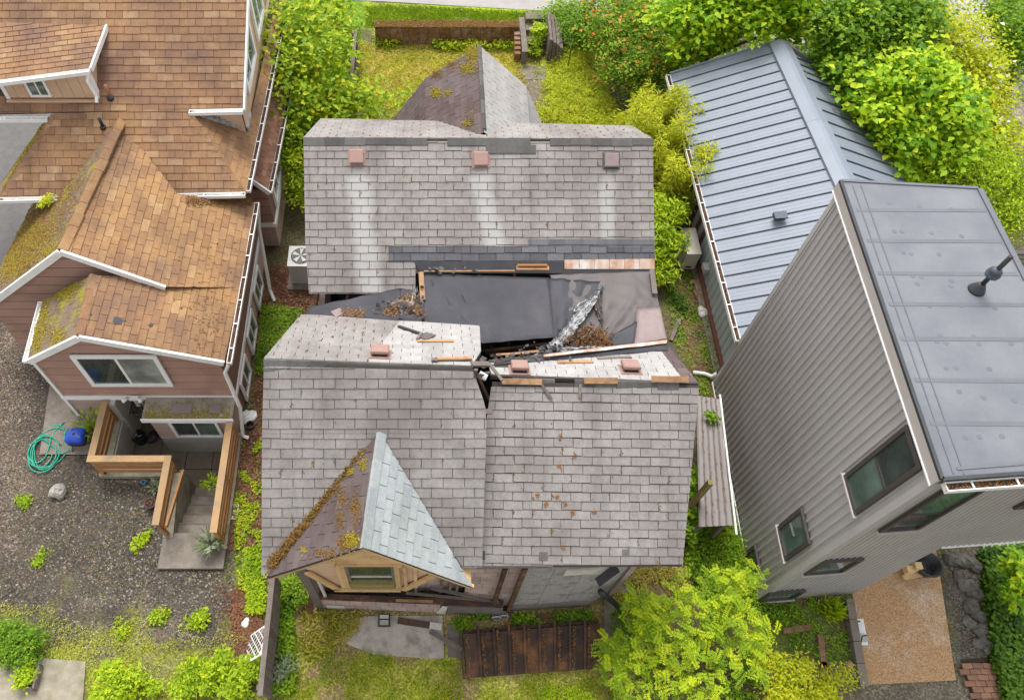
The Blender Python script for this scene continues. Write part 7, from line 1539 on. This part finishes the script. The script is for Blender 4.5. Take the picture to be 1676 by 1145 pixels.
# bottom-left shrubs and weeds
for (nm, lb, sp, n, mt, sz) in (
    ('herb_shrub', 'dense mid green herb clump at the left edge above mossy pad', ((20, 1040, .35, .3), (50, 1045, .35, .28), (15, 1070, .3, .25), (45, 1070, .3, .25), (5, 1030, .3, .2)), 4200, 'leaf_green', .055),
    ('herb_shrub', 'bright lime leafy clump at the bottom edge right of the mossy pad', ((185, 1105, .3, .26), (215, 1110, .3, .28), (200, 1135, .3, .25), (165, 1140, .25, .2), (250, 1125, .25, .15)), 2600, 'leaf_lime', .08),
    ('herb_shrub', 'lime leafy clump at the bottom edge left of the grey fence', ((320, 1095, .25, .25), (360, 1085, .3, .28), (400, 1100, .3, .28), (300, 1125, .25, .25), (380, 1125, .25, .28), (420, 1085, .25, .18), (340, 1120, .2, .2)), 4000, 'leaf_lime', .08),
    ('weed_clump', 'small lime weed clump on gravel in front of the landing', ((228, 885, .08, .1), (238, 875, .08, .08), (220, 895, .08, .07)), 240, 'leaf_lime', .07),
    ('weed_clump', 'small green weed clump on gravel near the pale stone', ((42, 820, .06, .13), (36, 815, .06, .1)), 320, 'leaf_cherry', .055),
    ('weed_clump', 'green weed clump on gravel, lower of those at left edge', ((62, 918, .06, .12), (70, 905, .06, .1)), 240, 'leaf_cherry', .05),
    ('weed_clump', 'lime weed clump at the gravel\'s lower edge, left of the lattice', ((322, 1015, .1, .16), (330, 1005, .1, .12)), 520, 'leaf_lime', .065),
    ('weed_clump', 'lime weed clump at the gravel\'s lower edge, middle of the yard', ((265, 1005, .08, .14), (255, 1010, .08, .12), (200, 1030, .08, .16)), 560, 'leaf_cherry', .06),
    ('fern_clump', 'feathery green weeds inside the fence by the derelict porch corner', ((478, 955, .3, .16), (490, 975, .3, .16), (465, 970, .3, .16)), 900, 'leaf_green', .07),
    ('strap_leaf_plant', 'grey green grass clump at the near end of the fence', ((455, 1100, .15, .16), (470, 1090, .15, .14)), 420, 'leaf_pale', .16),
    ('climbing_vine', 'young green vine growing on the lean-to\'s white edge', ((1163, 680, 1.3, .09), (1168, 685, 1.3, .07)), 160, 'leaf_green', .07),
    ('climbing_vine', 'young green vine against the tall wall below the wooden post', ((1187, 815, 1.0, .12), (1192, 828, .9, .1)), 240, 'leaf_green', .07),
    ('laurel_sprout', 'green shrub between the grey roof and lean-to', ((1135, 800, .5, .2), (1128, 840, .5, .22), (1130, 870, .5, .2), (1138, 775, .5, .15)), 1100, 'leaf_green', .09),
    ('cabbage_weed', 'dark green leafy weed in the narrow soil side yard', ((1110, 490, .12, .16), (1118, 500, .1, .12)), 420, 'leaf_dark', .07),
    ('strap_leaf_plant', 'spiky lime green lily clump under the tall front wall', ((1360, 995, .15, .18), (1370, 1000, .15, .15), (1352, 1003, .12, .12)), 460, 'leaf_lime', .16),
    ('garden_weed', 'leafy green plants under the tall wall\'s near corner', ((1265, 1000, .12, .15), (1280, 1010, .12, .13), (1300, 1000, .1, .12), (1335, 990, .1, .12)), 900, 'leaf_green', .06),
    ('broad_leaf_shrub', 'bright broad leaved shrub at the right edge above the ivy', ((1660, 925, .9, .25), (1676, 960, .9, .28), (1655, 965, .8, .2)), 900, 'leaf_maple', .13),
    ('roof_weed', 'yellow green weed rooted in the brown house\'s gutter corner', ((75, 328, 3.15, .12), (82, 322, 3.15, .1), (68, 335, 3.1, .08)), 260, 'leaf_yellow', .06)):
    t = thing(nm, lb, 'plant', tuple(at(sp[0][0], sp[0][1], 0 if sp[0][2] < 2 else 3)))
    P, tone, C = blob_points([(np.array(at(u, v, z)), r, r, min(r, max(.06, z * .8)) if z < 2 else r * .7) for u, v, z, r in sp], n, .3, .04, 8)
    P[:, 2] = np.maximum(P[:, 2], .02); leaves('leaves', P, sz, .16 if 'strap' in nm else .55, M[mt], t, .2 if 'strap' in nm else .6, tone, droop=-.8 if 'strap' in nm else 0)
    st = MB()
    for i in range(5):
        e = Vector(C[rng.integers(0, len(C))]); b = V(e.x * .6 + t.location.x * .4, e.y * .6 + t.location.y * .4, 0 if sp[0][2] < 2 else 2.95); st.tube([b, e], [.008, .004], 5)
    tag(part('stems', st, 'greenpost', t), kind='stuff')
# ground cover that nobody could count
def cover(name, label, px, n, mat, size, wr=.55, zmax=.1, flat=.6, cat='weeds', patch=None, seed=0, droop=0.0, world=False, avoid=True):
    q = scatter_in(px if world else world_poly(px), n)
    if patch: m = vnoise(q[:, 0] + 50, q[:, 1] + 50, patch, seed) + .5 * vnoise(q[:, 0] + 50, q[:, 1] + 50, patch * .4, seed + 1) > .74; q = q[m]
    if avoid: q = q[np.array([not in_hole(x, y) for x, y in q])]
    P = np.column_stack([q, .015 + rng.random(len(q)) ** 1.5 * zmax]); tone = np.clip(vnoise(q[:, 0] + 9, q[:, 1] + 9, .3, seed + 5) * .8 + rng.normal(0, .15, len(q)) + .1, .02, .98)
    return tag(leaves(name, P, size, wr, M[mat], None, flat, tone, droop=droop), label, cat, kind='stuff')
cover('weeds', 'lime weeds along the derelict house\'s left side', [(388, 720), (430, 650), (436, 1000), (398, 1005), (385, 900)], 6500, 'leaf_cherry', .058, patch=.35, seed=2)
cover('weeds', 'thick lime weeds left of the fence\'s far end', [(402, 900), (434, 890), (436, 1005), (408, 1005)], 3000, 'leaf_lime', .06, zmax=.16, seed=3)
cover('fallen_leaves', 'red brown fallen leaves between the brown and grey houses', [(400, 440), (505, 440), (505, 530), (425, 620), (385, 760), (375, 900), (430, 900), (432, 620)], 7000, 'leaflitter', .06, .6, .03, .9, 'leaves')
cover('weeds', 'small leaved green weeds beside the brown house\'s foundation', [(428, 500), (498, 508), (450, 590), (418, 620)], 3600, 'leaf_green', .055, zmax=.14, seed=4)
cover('fallen_leaves', 'red brown leaf litter beside the white lattice', [(378, 990), (430, 990), (430, 1075), (385, 1070)], 1600, 'leaflitter', .06, .6, .03, .9, 'leaves')
cover('weeds', 'green weeds along the fence inside the near yard', [(446, 955), (480, 960), (485, 1130), (446, 1140)], 2600, 'leaf_green', .07, zmax=.2, seed=5)
cover('moss_grass', 'mossy yellow green grass across the near yard', [(470, 1030), (560, 1060), (760, 1085), (765, 1115), (1010, 1105), (1010, 1170), (455, 1170)], 9000, 'leaf_cherry', .06, .2, .06, .3, 'grass', .5, 6, -.6)
cover('moss_grass', 'short green tufts across the near yard', [(490, 1000), (552, 1010), (560, 1060), (760, 1085), (980, 1110), (980, 1170), (460, 1170)], 5000, 'leaf_cherry', .045, .5, .05, .6, 'grass', .4, 7)
cover('dry_weeds', 'dry stalks at the edge of the concrete pad', [(495, 1000), (600, 1003), (560, 1060), (500, 1080)], 1600, 'grass_dry', .14, .08, .1, .2, 'weeds', None, 8)
cover('dry_weeds', 'dry brown grass beyond the black downspout', [(985, 935), (1110, 925), (1130, 950), (1030, 1030)], 3200, 'grass_dry', .12, .1, .08, .2, 'weeds', .5, 9)
cover('weeds', 'green weeds between the platform and porch', [(720, 1010), (960, 1000), (975, 1020), (760, 1035)], 2600, 'leaf_green', .07, zmax=.18, seed=10, patch=.4)
cover('weeds', 'dense green plants between the lean-to and tall house', [(1120, 850), (1200, 862), (1236, 940), (1250, 1000), (1180, 1000), (1120, 940)], 5200, 'leaf_green', .09, .35, .25, .5, 'weeds', None, 11)
cover('weeds', 'deep green undergrowth below the lime sapling', [(1000, 1000), (1240, 985), (1250, 1170), (1000, 1170)], 6500, 'leaf_green', .08, .45, .25, .5, 'weeds', .5, 12)
cover('weeds', 'green weeds in the narrow soil side yard', [(1085, 450), (1140, 445), (1185, 640), (1120, 655)], 2600, 'leaf_green', .06, .5, .08, .6, 'weeds', .45, 13)
cover('fallen_leaves', 'dry leaves in the narrow soil side yard', [(1090, 440), (1170, 430), (1190, 640), (1130, 650)], 1100, 'orangelitter', .05, .5, .02, .9, 'leaves')
cover('weeds', 'mixed low weeds in the bed under the tall house', [(1240, 990), (1385, 982), (1395, 1085), (1240, 1080)], 2000, 'leaf_green', .055, .5, .08, .6, 'weeds', .4, 14)
cover('ivy', 'dark glossy ivy covering the bank right of the rockery', [(1600, 902), (1700, 890), (1720, 1180), (1645, 1180), (1618, 1080)], 15000, 'leaf_dark', .085, .8, .3, .7, 'ivy', None, 15)
cover('lawn', 'bright green mown lawn along the road', [(595, 12), (640, 10), (930, 24), (960, 40), (870, 48), (690, 42), (600, 44)], 16000, 'grass', .09, .1, .05, .2, 'lawn', None, 16, -.6)
cover('lawn', 'lush green grass under the cherry tree', [(470, 60), (590, 40), (585, 180), (480, 200)], 9000, 'grass', .12, .1, .08, .2, 'lawn', None, 17, -.6)
cover('dry_grass', 'tufty dry yellow grass of the back yard', [(580, 72), (845, 78), (870, 190), (880, 212), (640, 215), (570, 160)], 20000, 'grass_dry', .12, .14, .05, .6, 'grass', None, 18, -.4)
cover('dry_grass', 'greener tufts in the back yard', [(580, 72), (845, 78), (870, 190), (640, 215), (570, 160)], 10000, 'grass_lime', .1, .16, .05, .6, 'grass', .7, 19, -.2)
cover('weeds', 'green brambles at the foot of the back wall', [(612, 62), (840, 66), (850, 86), (620, 86)], 5200, 'leaf_cherry', .1, .6, .3, .5, 'weeds', .5, 20)
cover('lime_grass', 'lime yellow meadow grass right of the garden path', [(893, 70), (960, 70), (1020, 215), (905, 230)], 14000, 'grass_lime', .13, .18, .08, .6, 'grass', None, 21, -.2)
cover('weeds', 'green ground plants under the trees at the top right', [(1000, -5), (1676, -5), (1676, 340), (1400, 250), (1100, 170)], 15000, 'leaf_green', .12, .5, .25, .5, 'weeds', .9, 22)
cover('weeds', 'thin yellow green weeds at the gravel\'s lower edge', [(0, 985), (140, 1000), (430, 1040), (430, 1150), (140, 1160), (140, 1085), (60, 1075), (0, 1085)], 9000, 'grass_lime', .045, .2, .05, .3, 'weeds', .4, 23, -.3)
cover('weeds', 'scattered tiny weeds in the gravel', [(0, 780), (260, 800), (400, 930), (400, 1010), (0, 1000)], 900, 'leaf_cherry', .028, .5, .03, .7, 'weeds', .5, 24)
